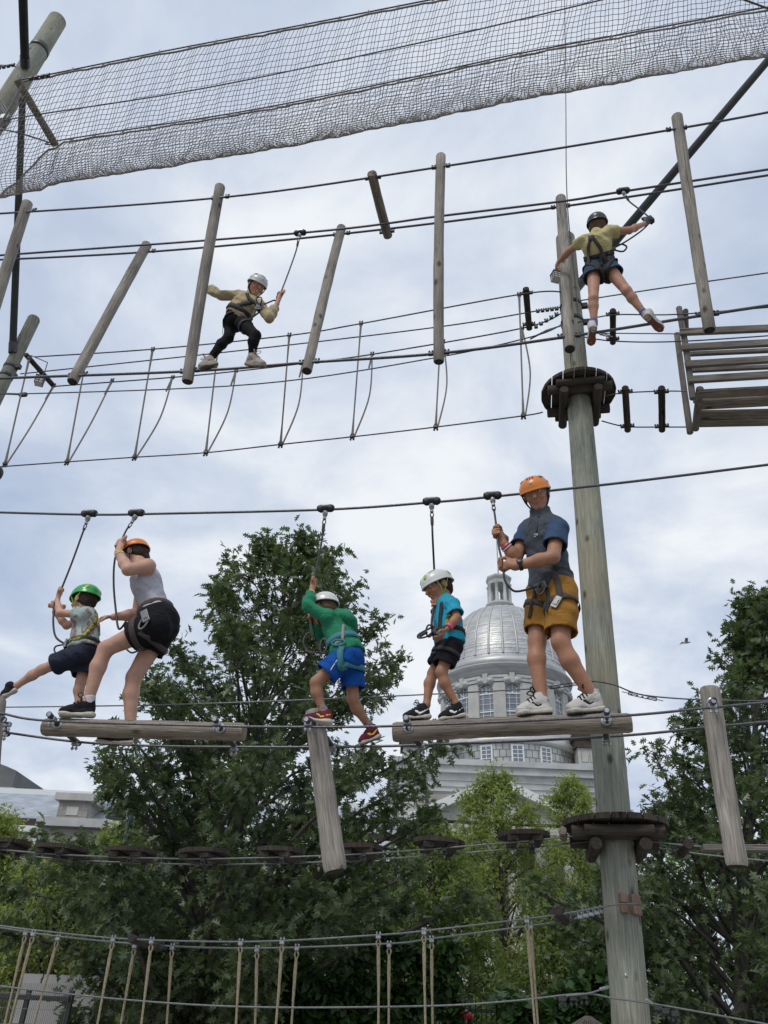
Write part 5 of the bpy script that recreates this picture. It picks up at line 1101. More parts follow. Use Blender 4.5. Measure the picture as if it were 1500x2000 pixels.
    def body(z, h=.0068):
        P = z.torso()+z.shoulders()+z.head()
        for q in 'AB': P += z.arm(q)+z.leg(q)+z.hand.get(q, [])
        for q in 'AB':
            an, to, he = z.J['an'+q], z.J['toe'+q], z.J['heel'+q]; P.append(cap(an, he+(to-he)*.22+UP*.04*z.w, .034*z.w, .024*z.w, .02)); P.append(cap(he+(to-he)*.22+UP*.035*z.w, he+(to-he)*.7+UP*.025*z.w, .022*z.w, .014*z.w, .01))
        P += z.extra
        z.skinobj = sdf_obj('body', P, h, MT[z.sk], z.root, colf=z.skincol)
        if z.eyes:
            H, f, r, u, hs = z.J['H'], z.f, z.r, z.u, z.hs
            for s in (-1, 1):
                mb = MB(); c = H+(f*.0815+r*s*.031+u*.006)*hs; mb.ell(c, (f, r, u), (.010*hs, .0135*hs, .006*hs), 10, 6); e_ = mb.build('eye', MT['eye_white'], z.root)
                mb = MB(); mb.ell(c+f*.006*hs, (f, r, u), (.006*hs, .006*hs, .0058*hs), 8, 6); mb.build('iris', MT['eye_dark'], e_)
    def wear(z, name, prims, mat, fold=.0016, fs=1.0, h=.0068, cut=None):
        sub = []
        for p in prims:                       # open the hems: sleeves, legs and waists end as hollow cuffs
            if p[0] == 'c' and p[6][1]:
                d = nrm(p[2]-p[1]); L = np.linalg.norm(p[2]-p[1]); t = min(.055, L*.5); r1 = p[4]-.009; r0 = p[4]+(p[3]-p[4])*t/L-.009; sub.append(cap(p[2]-d*t, p[2]+d*.02, r0*.96, r1, 0, (1, 0)))
        return sdf_obj(name, prims, h, MT[mat], z.root, fold, fs, seed=len(name), cut=cut, sub=sub)
    def hair(z, mat, long=0.0):
        H, f, r, u, h = z.J['H'], z.f, z.r, z.u, z.hs; p = lambda a, b, c: H+(f*a+r*b+u*c)*h; ax = (f, r, u)
        P = [elp(p(-.020, 0, .022), ax, (.088*h, .083*h, .092*h), .02), elp(p(-.055, 0, -.035), ax, (.045*h, .060*h, .050*h), .03)]+[elp(p(.03, s*.06, .035), ax, (.03*h, .022*h, .03*h), .015) for s in (-1, 1)]
        if long: P += [cap(p(-.085, .01, -.03), p(-.10, .015, -.10-long), .032*h, .014*h, .03)]
        return sdf_obj('hair', P, .006, MT[mat], z.root, .0012, 2.2)
    def helmet(z, mat, badge='badge', band='h_black', vents=True, strapm='blackweb', rim=.028, accent=None, tiltb=.0):
        H, h = z.J['H'], z.hs; f = nrm(z.f+z.u*tiltb); r = z.r; u = np.cross(r, f); p = lambda a, b, c: H+(f*a+r*b+u*c)*h; a_, b_, c_ = .128, .104, .108; zc = .022
        def dome(th, ph, sc=1.0):    # ph 0 top .. 1 rim
            zr = rim-zc-.006*math.cos(th)*1.2 - .028*(math.cos(th) < -.2)*(-.2-math.cos(th)); ca = math.cos(ph*math.pi/2); sa = math.sin(ph*math.pi/2)
            zz = zr+(c_-zr)*ca**.9; q = math.sqrt(max(0, 1-(max(zz, 0)/c_)**2.3)); return p(a_*q*math.cos(th)*sc-.004, b_*q*math.sin(th)*sc, zc+zz*(sc if zz > 0 else 1))
        n, m = 36, 12; V = []; 
        for i in range(m+1):
            for k in range(n): V.append(dome(2*math.pi*k/n, i/m))
        for k in range(n): V.append(dome(2*math.pi*k/n, 1, 1.035)-u*.006*h)
        for k in range(n): V.append(dome(2*math.pi*k/n, 1, .965)-u*.009*h)
        for i in range(m, -1, -1):
            for k in range(n): V.append(dome(2*math.pi*k/n, i/m, .93))
        rows_ = len(V)//n; polys = [[i*n+k, (i+1)*n+k, (i+1)*n+(k+1) % n, i*n+(k+1) % n] for i in range(rows_-1) for k in range(n)]
        mb = MB(); mb._add(V, [v-H for v in V], polys); hm = mb.build('helmet', MT[mat], z.root)
        def nor(th, ph): e = .02; return nrm(np.cross(dome(th, ph+e)-dome(th, ph-e), dome(th+e, ph)-dome(th-e, ph)))
        def sticker(th, ph, ra, rb, mt, nm, rot=0, th_=.004):
            c = dome(th, ph); nn = nor(th, ph); nn = nn if nn@(c-p(0, 0, .03)) > 0 else -nn; t = nrm(np.cross(u, nn)); s_ = np.cross(nn, t); t, s_ = t*math.cos(rot)+s_*math.sin(rot), s_*math.cos(rot)-t*math.sin(rot)
            mb = MB(); mb.ell(c, (t, s_, nn), (ra*h, rb*h, th_*h), 12, 6); mb.build(nm, MT[mt], hm)
        if vents:
            for sg in (-1, 1):
                for k, (tt, pp) in enumerate(((1.0, .50), (1.25, .48), (1.5, .47))): sticker(sg*tt, pp, .007, .018, 'h_black', 'vent', .5*sg)
            for k in (-.28, 0, .28): sticker(k, .45, .006, .017, 'h_black', 'vent', k*1.2)
        if badge: sticker(0.0, .72, .012, .016, badge, 'badge'); [sticker(sg*1.57, .78, .011, .011, badge, 'badge') for sg in (-1, 1)]
        if accent:
            for sg in (-1, 1):
                sticker(sg*.45, .66, .016, .024, accent, 'vent_trim'); sticker(sg*1.1, .42, .03, .008, accent, 'vent_trim', .3); sticker(sg*2.4, .72, .02, .024, accent, 'vent_trim')
        for s in (-1, 1):
            for a0 in (.05, -.055):
                mb = MB(); mb.tube(curve([p(a0, s*.088, .028), p(.01+a0*.4, s*.080, -.035), p(.028, s*.05, -.095), p(.042, s*.01, -.118)], 4), .0055*h, 5, flat=.6); mb.build('chin_strap', MT[strapm], z.root)
        return hm
    def shoe(z, q, up_mat, sole_mat, L=None, upv=None, laces=None, sock=None, mark=None, sole2=None, fat=1.0):
        j = z.J; toe, heel, an = j['toe'+q], j['heel'+q], j['an'+q]; f = nrm(toe-heel); u0 = (an-(heel+(toe-heel)*.25)) if upv is None else np.asarray(upv, float); u = nrm(u0-f*(u0@f)); r = np.cross(f, u); L = np.linalg.norm(toe-heel) if L is None else L; w = z.w*fat
        p = lambda a, b, c: heel+f*a*L+r*b*w+u*c*w; ax = (f, r, u)
        U = [elp(p(.76, 0, .030), ax, (.235*L, .040*w, .031*w), .02), cap(p(.66, 0, .044), p(.33, 0, .080), .029*w, .032*w, .03), elp(p(.17, 0, .048), ax, (.165*L, .035*w, .055*w), .03), cap(p(.21, 0, .075), p(.20, 0, .118), .038*w, .037*w, .02, (0, 1)), bxp(p(.5, 0, .018), ax, (.45*L, .034*w, .016*w), .012*w, .02)]
        cutp = p(0, 0, .012); e_ = sdf_obj('shoe', U, .0065, MT[up_mat], z.root, .0006, 2)
        S_ = [bxp(p(.47, 0, .004), ax, (.46*L, .036*w, .014*w), .011*w, .02), elp(p(.80, 0, .010), ax, (.21*L, .043*w, .015*w), .02), elp(p(.14, 0, .008), ax, (.18*L, .037*w, .019*w), .02)]
        sdf_obj('sole', S_, .0065, MT[sole_mat], e_)
        if sole2:
            mb = MB(); out = [(.02, -.025), (.1, -.036), (.3, -.034), (.5, -.033), (.75, -.044), (.92, -.034), (1.0, -.01), (1.0, .01), (.92, .034), (.75, .044), (.5, .033), (.3, .034), (.1, .036), (.02, .025)]
            mb.poly([p(a, b, -.0135) for a, b in out][::-1], u, .006*w); mb.build('outsole', MT[sole2], e_)
            for k in range(7):
                a = .14+.12*k; mb = MB(); mb.tube([p(a, -.03, -.0145), p(a+.04, 0, -.016), p(a, .03, -.0145)], .004*w, 4); mb.build('tread', MT['sole_g'], e_)
        if laces:
            mb = MB()
            for k in range(4): a = .34+.085*k; c = .117-(a-.32)*.12; mb.tube([p(a, -.030, c-.026), p(a+.01, -.012, c+.002), p(a+.01, .012, c+.002), p(a, .030, c-.026)], .0055*w, 5)
            for sg in (-1, 1): mb.tube(curve([p(.33, 0, .118), p(.42, .03*sg, .15), p(.52, .035*sg, .135), p(.40, .012*sg, .112)], 4), .0042*w, 4)
            mb.build('lace', MT[laces], e_)
        if sock: sdf_obj('sock', [cap(an+(j['kn'+q]-an)*.10, p(.2, 0, .08), .041*z.w, .040*z.w, .02, (1, 0))], .0065, MT[sock], z.root)
        if mark:
            for sd_ in (-1, 1):
                pts = [p(.56, sd_*.2, .060), p(.44, sd_*.2, .036), p(.34, sd_*.2, .036), p(.06, sd_*.2, .066)]
                P = []
                for c in curve(pts, 4):
                    dr = -r*sd_; ts = np.linspace(0, .3*w, 120); dd = evald(U, c+dr*ts[:, None]); k = int(np.argmax(dd < 0)) if (dd < 0).any() else 60; P.append(c+dr*ts[k])
                ws = [.005*w, .016*w]+[.030*w*(1-i/len(P))**.9+.003 for i in range(2, len(P))]; mb = MB(); mb.ribbon(P, [r*sd_]*len(P), ws, .0015); mb.build('shoe_mark', MT[mark], e_)
        return e_
    def watchband(z, q, t, mat, w=.018, name='wristband'):
        P = z.arm(q); a, b = z.J['el'+q], z.J['wr'+q]; return ring(P, a+(b-a)*t, b-a, w, mat, z.root, name, 18, off=.002, rmax=.12)
def trolley(px, dx, hand_pts, label, c=C0, sleeve='brownweb', s=1.0, py=None, ring_r=.013):
    """pulley trolley on the safety cable with its lanyard"""
    p = Q(px, lsafe(px) if py is None else py, c); t = empty('trolley', p-UP*.1*s, label, 'trolley', 'pulley trolleys on the safety cables')
    for k in (-1, 1):
        mb = MB(); c_ = p+AX*k*.036*s+UP*.008*s-AW*.018*s; mb.lathe(c_, [(.001, -.013*s), (.016*s, -.013*s), (.022*s, -.006*s), (.022*s, .040*s), (.016*s, .047*s), (.001, .047*s)], 18, axis=AW); mb.build('wheel_housing', MT['darksteel'], t)
    mb = MB(); mb.tube([p+UP*.010*s+AX*x*s for x in (-.066, -.060, -.045, -.02, .02, .045, .060, .066)], [v*s for v in (.014, .025, .031, .033, .033, .031, .025, .014)], 14, flat=.85); mb.build('shell', MT['black'], t)
    mb = MB(); mb.box(p+UP*.02*s-AW*.026*s, (AX, AW, UP), (.03*s, .004*s, .010*s), .003*s); mb.build('plate', MT['steel'], t)
    d0 = np.asarray(hand_pts[0])-p; d0 = nrm(d0+nrm(d0)*0); b0 = p-UP*.02*s
    mb = MB(); mb.tube([b0, b0+d0*.03*s, b0+d0*.032*s, b0+d0*.065*s], [.020*s, .019*s, .013*s, .013*s], 12); mb.build('swivel', MT['steel'], t)
    e1 = b0+d0*.072*s; mb = MB(); x = nrm(np.cross(d0, AW)); mb.tube([e1+d0*.018*s+(x*math.cos(a)*.012+d0*math.sin(a)*.02)*s for a in np.linspace(0, 2*math.pi, 11)[:-1]], .0045*s, 5, closed=True); mb.build('shackle', MT['darksteel'], t)
    st = e1+d0*.035*s; P = curve([st]+[np.asarray(q) for q in hand_pts], 8)
    mb = MB(); mb.tube(P, .0075*s, 8); mb.build('lanyard_rope', MT['black'], t)
    mb = MB(); d1 = nrm(P[3]-P[0]); mb.tube(P[:5], [.011*s, .012*s, .012*s, .012*s, .010*s], 8); mb.build('sleeve', MT[sleeve], t)
    return t
def buckle(parent, p, n_, up_, w, h, mat='buckle', name='buckle'):
    n_ = nrm(n_); x = nrm(np.cross(up_, n_)); y = np.cross(n_, x); mb = MB(); mb.box(p, (x, y, n_), (w/2, h/2, .007), .003); mb.box(p+n_*.008, (x, y, n_), (w*.3, h*.25, .004), .001); return mb.build(name, MT[mat], parent)
def hook(parent, p, d, s=1.0, mat='buckle', name='carabiner'):
    d = nrm(d); x = nrm(np.cross(d, AW)); mb = MB(); mb.tube([p+(x*math.cos(a)*.020+d*math.sin(a)*.042)*s for a in np.linspace(0, 2*math.pi, 15)[:-1]], .0065*s, 6, closed=True); return mb.build(name, MT[mat], parent)
# ---------------------------------------------------------------- the man
def man():
    z = Person('man in orange helmet, navy vest and ochre shorts standing on the balance log', C0, dict(H=(1047, 966, -.10), N=(1058, 1012, -.03), P=(1076, 1142, 0), shA=(1090, 1031, -.15), elA=(1080, 1088, -.24), wrA=(1006, 1106, -.22), shB=(1031, 1036, .11), elB=(1008, 1090, .02), wrB=(984, 1063, -.03),
        hipA=(1098, 1156, -.07), hipB=(1058, 1157, .07), knA=(1095, 1254, -.10), knB=(1049, 1252, .03), anA=(1162, 1368, -.01), anB=(1058, 1366, .01), toeA=(1107, 1392, -.05), heelA=(1180, 1387, .01), toeB=(1009, 1397, -.04), heelB=(1078, 1392, .02)), 1.0, 1.0, 1.04, (-.34, -.80, -.44), 'skin_man', tilt=.13)
    j = z.J; hA = Q(983, 1104, C0-.19); hB = Q(971, 1040, C0-.06)
    z.hand['A'] = grip(hA, Q(977, 1060, C0-.1)-hA, j['wrA'], .98, 1); z.hand['B'] = grip(hB, Q(962, 980, C0)-hB, j['wrB'], .98, 1); z.body(.0066)
    tee = z.torso(.012)+z.shoulders(.010)+z.arm('A', .016, t1=.62, end=.016)+z.arm('B', .016, t1=.62, end=.016); z.wear('shirt', tee, 'blue_tee', 0.0034)
    vest = [elp(*p[1:4], p[4]) if p[0] == 'e' else p for p in z.torso(.021)]+[cap(j['N']-z.up*.045, j['sh'+q]*.80+(j['N']-z.up*.04)*.20, .080, .075, .04) for q in 'AB']+[cap(j['N']-z.up*.03, j['N']+(j['H']-j['N'])*.40, .080, .070, .03, (0, 1))]
    bot = j['P']+z.up*-.075; nP = z.up
    v_ = z.wear('vest', vest, 'navy_vest', 0.0037, cut=lambda X, Y, Z: -((X-bot[0])*nP[0]+(Y-bot[1])*nP[1]+(Z-bot[2])*nP[2]))
    P_, G_ = snap(vest, [Q(1055+i, 1006+k*14, C0-.14) for k, i in ((0, -2), (1, -3), (2, -4), (3, -4))], .002); mb = MB(); mb.ribbon(P_, G_, .008, .003); mb.build('zip', MT['black'], v_)
    for k in range(2):                       # small chest mark: a hexagon badge beside two short lines
        P_, G_ = snap(vest, [Q(1039, 1043+k*4.2, C0-.15), Q(1045, 1042.5+k*4.2, C0-.15)], .003); mb = MB(); mb.ribbon(P_, G_, .009, .001); mb.build('chest_lettering', MT['badge'], v_)
    P_, G_ = snap(vest, [Q(1049, 1044, C0-.15)], .003); g = G_[0]; x = nrm(np.cross(UP, g)); y = np.cross(g, x); mb = MB(); mb.poly([P_[0]+.010*(x*math.cos(a)+y*math.sin(a)) for a in np.linspace(0, 2*math.pi, 7)[:-1]], g, .001); mb.build('chest_emblem', MT['badge'], v_)
    sh = [elp(j['P']-z.up*.02, (z.plat, z.pfr, z.up), (.168, .130, .130), .05)]+z.leg('A', .018, t1=.82, end=.024)+z.leg('B', .016, t1=.82, end=.016); z.wear('shorts', sh, 'ochre', 0.0058, .8)
    z.hair('hair_grey'); z.helmet('h_orange', badge='badge')
    for q in 'AB': z.shoe(q, 'shoe_white', 'sole_w', laces='shoe_black', mark='shoe_black', sole2='sole_b', fat=1.05)
    allp = (vest, sh); hipc = j['P']+z.up*.035
    ring(allp, hipc, z.up+z.pfr*.12, .036, 'blackweb', z.root, 'belt', off=-.004)
    for q in 'AB':
        a, b = j['hip'+q], j['kn'+q]; ring(sh, a+(b-a)*.34, nrm(b-a)+z.plat*(.35 if q == 'A' else -.35), .042, 'brownweb', z.root, 'leg_loop', rmax=.22)
    strap(allp, [Q(1079, 1112, C0-.2), Q(1087, 1135, C0-.22), Q(1091, 1160, C0-.22), Q(1087, 1170, C0-.22)], .04, 'brownweb', z.root, 'side_strap')
    strap(allp, [Q(1031, 1143, C0-.1), Q(1027, 1172, C0-.1), Q(1024, 1200, C0-.08)], .022, 'blackweb', z.root, 'hanging_strap')
    strap(allp, [Q(1046, 1143, C0-.2), Q(1051, 1175, C0-.2), Q(1063, 1193, C0-.15)], .03, 'blackweb', z.root, 'front_strap')
    P_, G_ = snap(sh, [Q(1081, 1166, C0-.25)], .008); buckle(z.root, P_[0], G_[0], nrm(z.up+AX*.7), .045, .085)
    P_, G_ = snap(allp, [Q(1034, 1140, C0-.2)], .02); buckle(z.root, P_[0], G_[0], z.up, .09, .05, 'buckle', 'belay_plate'); hook(z.root, P_[0]-UP*.03-AW*.02, UP+AX*.4, 1.1, 'darksteel'); ctr = P_[0]
    z.watchband('A', .86, 'black', .022, 'watch_strap'); a, b = j['elA'], j['wrA']; c = a+(b-a)*.86; o = nrm(-AW-.1*AX+UP*.35); mb = MB(); mb.lathe(c+o*.036, [(.001, .007), (.016, .007), (.020, .004), (.021, -.004)], 18, axis=o); mb.build('watch_face', MT['darksteel'], z.root)
    z.watchband('B', .86, 'pink', .02); z.watchband('B', .74, 'matt_white', .008)
    trolley(962, 0, [Q(966, 1003, C0-.03), hB, Q(975, 1072, C0-.12), hA, Q(985, 1130, C0-.2), Q(996, 1148, C0-.2), Q(1012, 1155, C0-.19), ctr], 'trolley whose lanyard the man holds with both hands')
man()
# ---------------------------------------------------------------- boy in blue shirt
def boy_blue():
    z = Person('boy in white helmet and turquoise shirt stepping along the balance log', C0, dict(H=(856, 1146, 0), N=(870, 1172, 0), P=(878, 1252, 0), shA=(884, 1182, -.10), elA=(892, 1207, -.13), wrA=(874, 1228, -.15), shB=(862, 1180, .09), elB=(853, 1207, .05), wrB=(850, 1190, .0),
        hipA=(882, 1262, -.05), hipB=(872, 1262, .05), knA=(862, 1313, -.06), knB=(846, 1315, .06), anA=(891, 1376, -.01), anB=(833, 1377, .02), toeA=(857, 1407, -.03), heelA=(909, 1398, .01), toeB=(787, 1405, -.02), heelB=(841, 1401, .03)), .66, .60, .93, (-.86, -.28, -.42), 'skin_boy', belly=1.05)
    j = z.J; hB = Q(848, 1180, C0-.03); z.hand['B'] = grip(hB, Q(845, 1150, C0)-hB, j['wrB']+AX*.02, .62, -1); z.hand['A'] = relaxed(Q(865, 1238, C0-.16), Q(860, 1248, C0-.17)-Q(868, 1233, C0-.155), -AX, .70, .7); z.body(.0062)
    sh = z.torso(.016, wf=1.0)+z.shoulders(.009)+z.arm('A', .014, t1=.72, end=.014)+z.arm('B', .014, t1=.72, end=.014)+[cap(j['P']+z.up*.12, j['P']-z.up*.015, .085, .098, .04, (0, 1))]; z.wear('shirt', sh, 'turq', 0.0031, 1.2)
    st = [elp(j['P']-z.up*.03, (z.plat, z.pfr, z.up), (.100, .088, .085), .04)]+z.leg('A', .016, t1=.74, end=.016)+z.leg('B', .015, t1=.78, end=.016); z.wear('shorts', st, 'black_short', 0.0034, 1.2)
    z.hair('hair_dark'); z.helmet('h_white', badge=None, accent='lime', strapm='lime', vents=False)
    z.shoe('A', 'shoe_black', 'sole_w', laces='black', sock='sock_grey', mark='white', sole2='sole_b', fat=1.2); z.shoe('B', 'shoe_black', 'sole_w', laces='black', sock='sock_grey', mark='white', sole2='sole_b', fat=1.2)
    z.watchband('A', .80, 'pink', .024)
    ring((sh, st), j['P']+z.up*.045, z.up, .03, 'blackweb', z.root, 'belt'); 
    for q in 'AB': ring(st, j['hip'+q]+(j['kn'+q]-j['hip'+q])*.3, j['kn'+q]-j['hip'+q], .026, 'blackweb', z.root, 'leg_loop', rmax=.16)
    strap(sh, [Q(884, 1162, C0-.06), Q(893, 1172, C0-.02), Q(896, 1190, C0+.02)], .026, 'yelweb', z.root, 'shoulder_strap'); strap(sh, [Q(880, 1200, C0-.13), Q(872, 1215, C0-.14), Q(863, 1228, C0-.13)], .026, 'yelweb', z.root, 'side_strap')
    strap(sh, [Q(862, 1176, C0-.1), Q(858, 1200, C0-.11), Q(855, 1226, C0-.11)], .026, 'blackweb', z.root, 'chest_strap')
    P_, G_ = snap(sh, [Q(848, 1232, C0-.08)], .02); buckle(z.root, P_[0], G_[0], z.up, .05, .06, 'buckle', 'belay_plate'); hook(z.root, P_[0]-AX*.03, UP, 1.0, 'darksteel')
    t = trolley(843, 0, [Q(845, 1050, C0), Q(848, 1110, C0+.13), Q(850, 1150, C0+.13), hB, Q(843, 1215, C0-.1), P_[0]], 'trolley with a straight lanyard above the white helmet boy')
    mb = MB(); mb.tube(curve([P_[0], Q(834, 1243, C0-.12), Q(818, 1246, C0-.12), Q(817, 1240, C0-.12), Q(830, 1232, C0-.1), P_[0]+UP*.03], 6), .0065, 6); mb.build('spare_loop', MT['black'], t)
    mb = MB(); mb.tube([Q(819, 1243, C0-.12), Q(834, 1234, C0-.11)], .0105, 8); mb.build('loop_sleeve', MT['brownweb'], t)
boy_blue()
# ---------------------------------------------------------------- boy in green hoodie
def boy_green():
    z = Person('boy in green hoodie and bright blue shorts stepping from a hanging post', C0, dict(H=(631, 1190, .04), N=(648, 1208, .02), P=(677, 1276, 0), shA=(640, 1205, -.10), elA=(601, 1184, -.14), wrA=(608, 1156, -.06), shB=(652, 1206, .11), elB=(622, 1238, .10), wrB=(610, 1212, .05),
        hipA=(672, 1284, -.06), hipB=(688, 1286, .05), knA=(617, 1333, -.08), knB=(689, 1366, .08), anA=(630, 1386, -.04), anB=(720, 1416, .18), toeA=(591, 1407, -.09), heelA=(648, 1413, -.05), toeB=(703, 1454, .16), heelB=(743, 1438, .22)), .66, .63, .92, (-.80, .55, -.25), 'skin_boy')
    z.eyes = False; j = z.J; hA = Q(612, 1142, C0-.01); hB = Q(608, 1202, C0+.02); z.hand['A'] = grip(hA, Q(622, 1090, C0)-hA, j['wrA'], .68, -1); z.hand['B'] = grip(hB, Q(610, 1160, C0)-hB, j['wrB'], .66, 1); z.body(.0062)
    sh = z.torso(.020)+z.shoulders(.014)+z.arm('A', .012, t1=1.93, end=.004)+z.arm('B', .012, t1=1.9, end=.004)+[cap(j['P']+z.up*.12, j['P']-z.up*.02, .10, .112, .05, (0, 1))]; z.wear('hoodie', sh, 'green_hood', 0.0041, 1.1)
    hc = Q(679, 1213, C0+.0); sdf_obj('hood', [elp(hc, (nrm(A(.8, 0, -.6)), AW, nrm(A(.6, 0, .8))), (.075, .10, .050), .03), cap(Q(662, 1200, C0+.02), Q(676, 1204, C0+.04), .045, .05, .04), elp(Q(686, 1222, C0+.02), (AX, AW, UP), (.035, .07, .065), .03)], .0065, MT['green_hood'], z.root, .002, 1.3)
    st = [elp(j['P']-z.up*.035, (z.plat, z.pfr, z.up), (.115, .102, .10), .04)]+z.leg('A', .018, t1=.66, end=.022)+z.leg('B', .018, t1=.74, end=.022); so = z.wear('shorts', st, 'royal', 0.0037, 1.2)
    strap(st, [Q(668, 1265, C0-.2), Q(657, 1288, C0-.2), Q(648, 1308, C0-.18)], .006, 'white', so, 'side_stripe', off=.0, th=.0015)
    z.hair('hair_brown'); z.helmet('h_white', badge='badge', vents=False)
    z.shoe('A', 'shoe_red', 'sole_w', laces='shoe_black', sock='sock_grey', mark='yellow', fat=1.15); z.shoe('B', 'shoe_red', 'sole_w', laces='shoe_black', sock='sock_grey', mark='yellow', fat=1.15, sole2='sole_g')
    z.watchband('A', .90, 'yellow', .022)
    al = (sh, st); ring(al, j['P']+z.up*.07, z.up-z.plat*.05, .042, 'tealweb', z.root, 'belt')
    strap(al, [Q(640, 1250, C0-.2), Q(655, 1243, C0-.2), Q(672, 1240, C0-.18)], .022, 'greyweb', z.root, 'grey_strap'); strap(al, [Q(668, 1238, C0-.18), Q(673, 1222, C0-.15), Q(675, 1214, C0-.12)], .020, 'greyweb', z.root, 'grey_strap')
    strap(al, [Q(666, 1248, C0-.2), Q(660, 1262, C0-.2), Q(668, 1285, C0-.2), Q(676, 1308, C0-.17), Q(690, 1312, C0-.12)], .040, 'tealweb', z.root, 'leg_strap'); ring(st, j['hipB']+(j['knB']-j['hipB'])*.30, j['knB']-j['hipB'], .04, 'tealweb', z.root, 'leg_loop', rmax=.2)
    P_, G_ = snap(al, [Q(654, 1246, C0-.2)], .006); g = G_[0]; x = nrm(np.cross(UP, g)); y = np.cross(g, x); mb = MB(); mb.tube([P_[0]+x*.045*math.cos(a)+y*.02*math.sin(a) for a in np.linspace(0, 2*math.pi, 15)[:-1]], .008, 6, closed=True); mb.build('gear_loop', MT['tealweb'], z.root)
    ctr = Q(620, 1262, C0-.05); t = trolley(636, 0, [Q(627, 1065, C0), hA, Q(607, 1172, C0), hB, Q(611, 1232, C0+.02), Q(622, 1262, C0-.02), Q(634, 1258, C0-.06)], 'trolley whose lanyard the green hoodie boy reaches up for')
    mb = MB(); mb.tube(curve([Q(634, 1258, C0-.06), Q(622, 1274, C0-.05), Q(600, 1270, C0-.03), Q(593, 1252, C0-.02), Q(603, 1236, C0), Q(616, 1250, C0-.02)], 6), .0065, 6); mb.build('spare_loop', MT['black'], t); mb = MB(); mb.tube([Q(596, 1271, C0-.04), Q(613, 1277, C0-.05)], .011, 8); mb.build('loop_sleeve', MT['brownweb'], t); hook(z.root, Q(632, 1262, C0-.08), UP, 1.2, 'darksteel')
boy_green()
# ---------------------------------------------------------------- woman
def woman():
    z = Person('woman in grey tank top, black shorts and orange helmet bending over the log', C0, dict(H=(262, 1084, .04), N=(276, 1107, .02), P=(310, 1210, 0), shA=(289, 1106, -.16), elA=(250, 1113, -.26), wrA=(231, 1079, -.16), shB=(283, 1112, .15), elB=(268, 1200, .14), wrB=(222, 1205, .06),
        hipA=(305, 1222, -.08), hipB=(318, 1226, .09), knA=(207, 1267, -.06), knB=(262, 1322, .10), anA=(172, 1370, -.03), anB=(255, 1420, .14), toeA=(113, 1396, -.06), heelA=(184, 1398, -.01), toeB=(190, 1448, .12), heelB=(258, 1452, .18)), .94, .95, .96, (-.85, .36, -.46), 'skin_woman', hip=1.14, belly=.92)
    z.eyes = False; j = z.J; hA = Q(234, 1063, C0-.05); z.hand['A'] = grip(hA, Q(264, 1012, C0)-hA, j['wrA'], .88, -1); hB = Q(205, 1206, C0+.03); z.hand['B'] = relaxed(hB, Q(196, 1209, C0+.02)-Q(215, 1205, C0+.05), -UP+AW*.3, .88, .9, -1); z.extra = [elp(Q(279, 1142, C0-.06), (z.lat, z.fr, z.up), (.075, .06, .08), .05), elp(Q(276, 1142, C0+.08), (z.lat, z.fr, z.up), (.075, .06, .08), .05)]
    z.body(.0066); N_ = j['N']; cutp = N_-z.up*.10; nn = nrm(z.up+z.fr*.15)
    tk = z.torso(.009)+[elp(Q(278, 1142, C0-.06), (z.lat, z.fr, z.up), (.086, .071, .09), .05), elp(Q(275, 1142, C0+.08), (z.lat, z.fr, z.up), (.086, .071, .09), .05)]
    low = j['P']+z.up*.03; z.wear('tank_top', tk, 'tank', 0.0031, 1.0, cut=lambda X, Y, Z: np.maximum((X-cutp[0])*nn[0]+(Y-cutp[1])*nn[1]+(Z-cutp[2])*nn[2], -((X-low[0])*z.up[0]+(Y-low[1])*z.up[1]+(Z-low[2])*z.up[2])))
    for q, sg in (('A', -1), ('B', 1)):
        b = N_-z.up*.05+z.lat*(.07 if q == 'A' else -.07); P_, G_ = snap(z.torso()+z.shoulders(), [cutp+z.lat*(.085 if q == 'A' else -.085)-z.fr*.1, b-z.fr*.06, b, b+z.fr*.06, cutp+z.lat*(.085 if q == 'A' else -.085)+z.fr*.1], .004); mb = MB(); mb.ribbon(P_, G_, .022, .003); mb.build('top_strap', MT['tank'], z.root)
    st = [elp(j['P']-z.up*.01, (z.plat, z.pfr, z.up), (.172, .140, .13), .06), elp(j['P']-z.up*.06-z.pfr*.035, (z.plat, z.pfr, z.up), (.158, .125, .118), .06)]+z.leg('A', .014, t1=.50, end=.016, th=1.10)+z.leg('B', .014, t1=.50, end=.014, th=1.10); z.wear('shorts', st, 'black_short', 0.0024)
    z.hair('hair_dark', .02); z.helmet('h_orange', badge='badge', vents=False)
    z.shoe('A', 'shoe_black', 'sole_w', laces='black', sock='sock_white', mark='legging', fat=1.0); z.shoe('B', 'shoe_black', 'sole_w', laces='black', mark='legging', fat=1.0)
    z.watchband('A', .88, 'yellow', .016); z.watchband('A', .80, 'matt_white', .008)
    al = (tk, st); ring(al, j['P']+z.up*.06, z.up, .042, 'brownweb', z.root, 'belt')
    for q in 'AB': ring(st, j['hip'+q]+(j['kn'+q]-j['hip'+q])*.34, j['kn'+q]-j['hip'+q]+z.up*.06, .042, 'brownweb', z.root, 'leg_loop', rmax=.26)
    P_, G_ = snap(al, [Q(276, 1196, C0-.25)], .01); buckle(z.root, P_[0], G_[0], z.up, .05, .10); hook(z.root, P_[0]-UP*.05, UP+AX*.4, 1.2); ctr = Q(262, 1215, C0-.08)
    t = trolley(266, 0, [Q(247, 1035, C0-.02), hA, Q(224, 1095, C0-.02), Q(222, 1140, C0), Q(226, 1190, C0), Q(232, 1228, C0-.05), Q(246, 1214, C0-.1)], 'trolley whose lanyard the woman in grey top holds')
    mb = MB(); mb.tube(curve([Q(247, 1268, C0-.12), Q(258, 1275, C0-.12), Q(275, 1268, C0-.15)], 5), .0065, 6); mb.build('spare_loop', MT['black'], t)
woman()
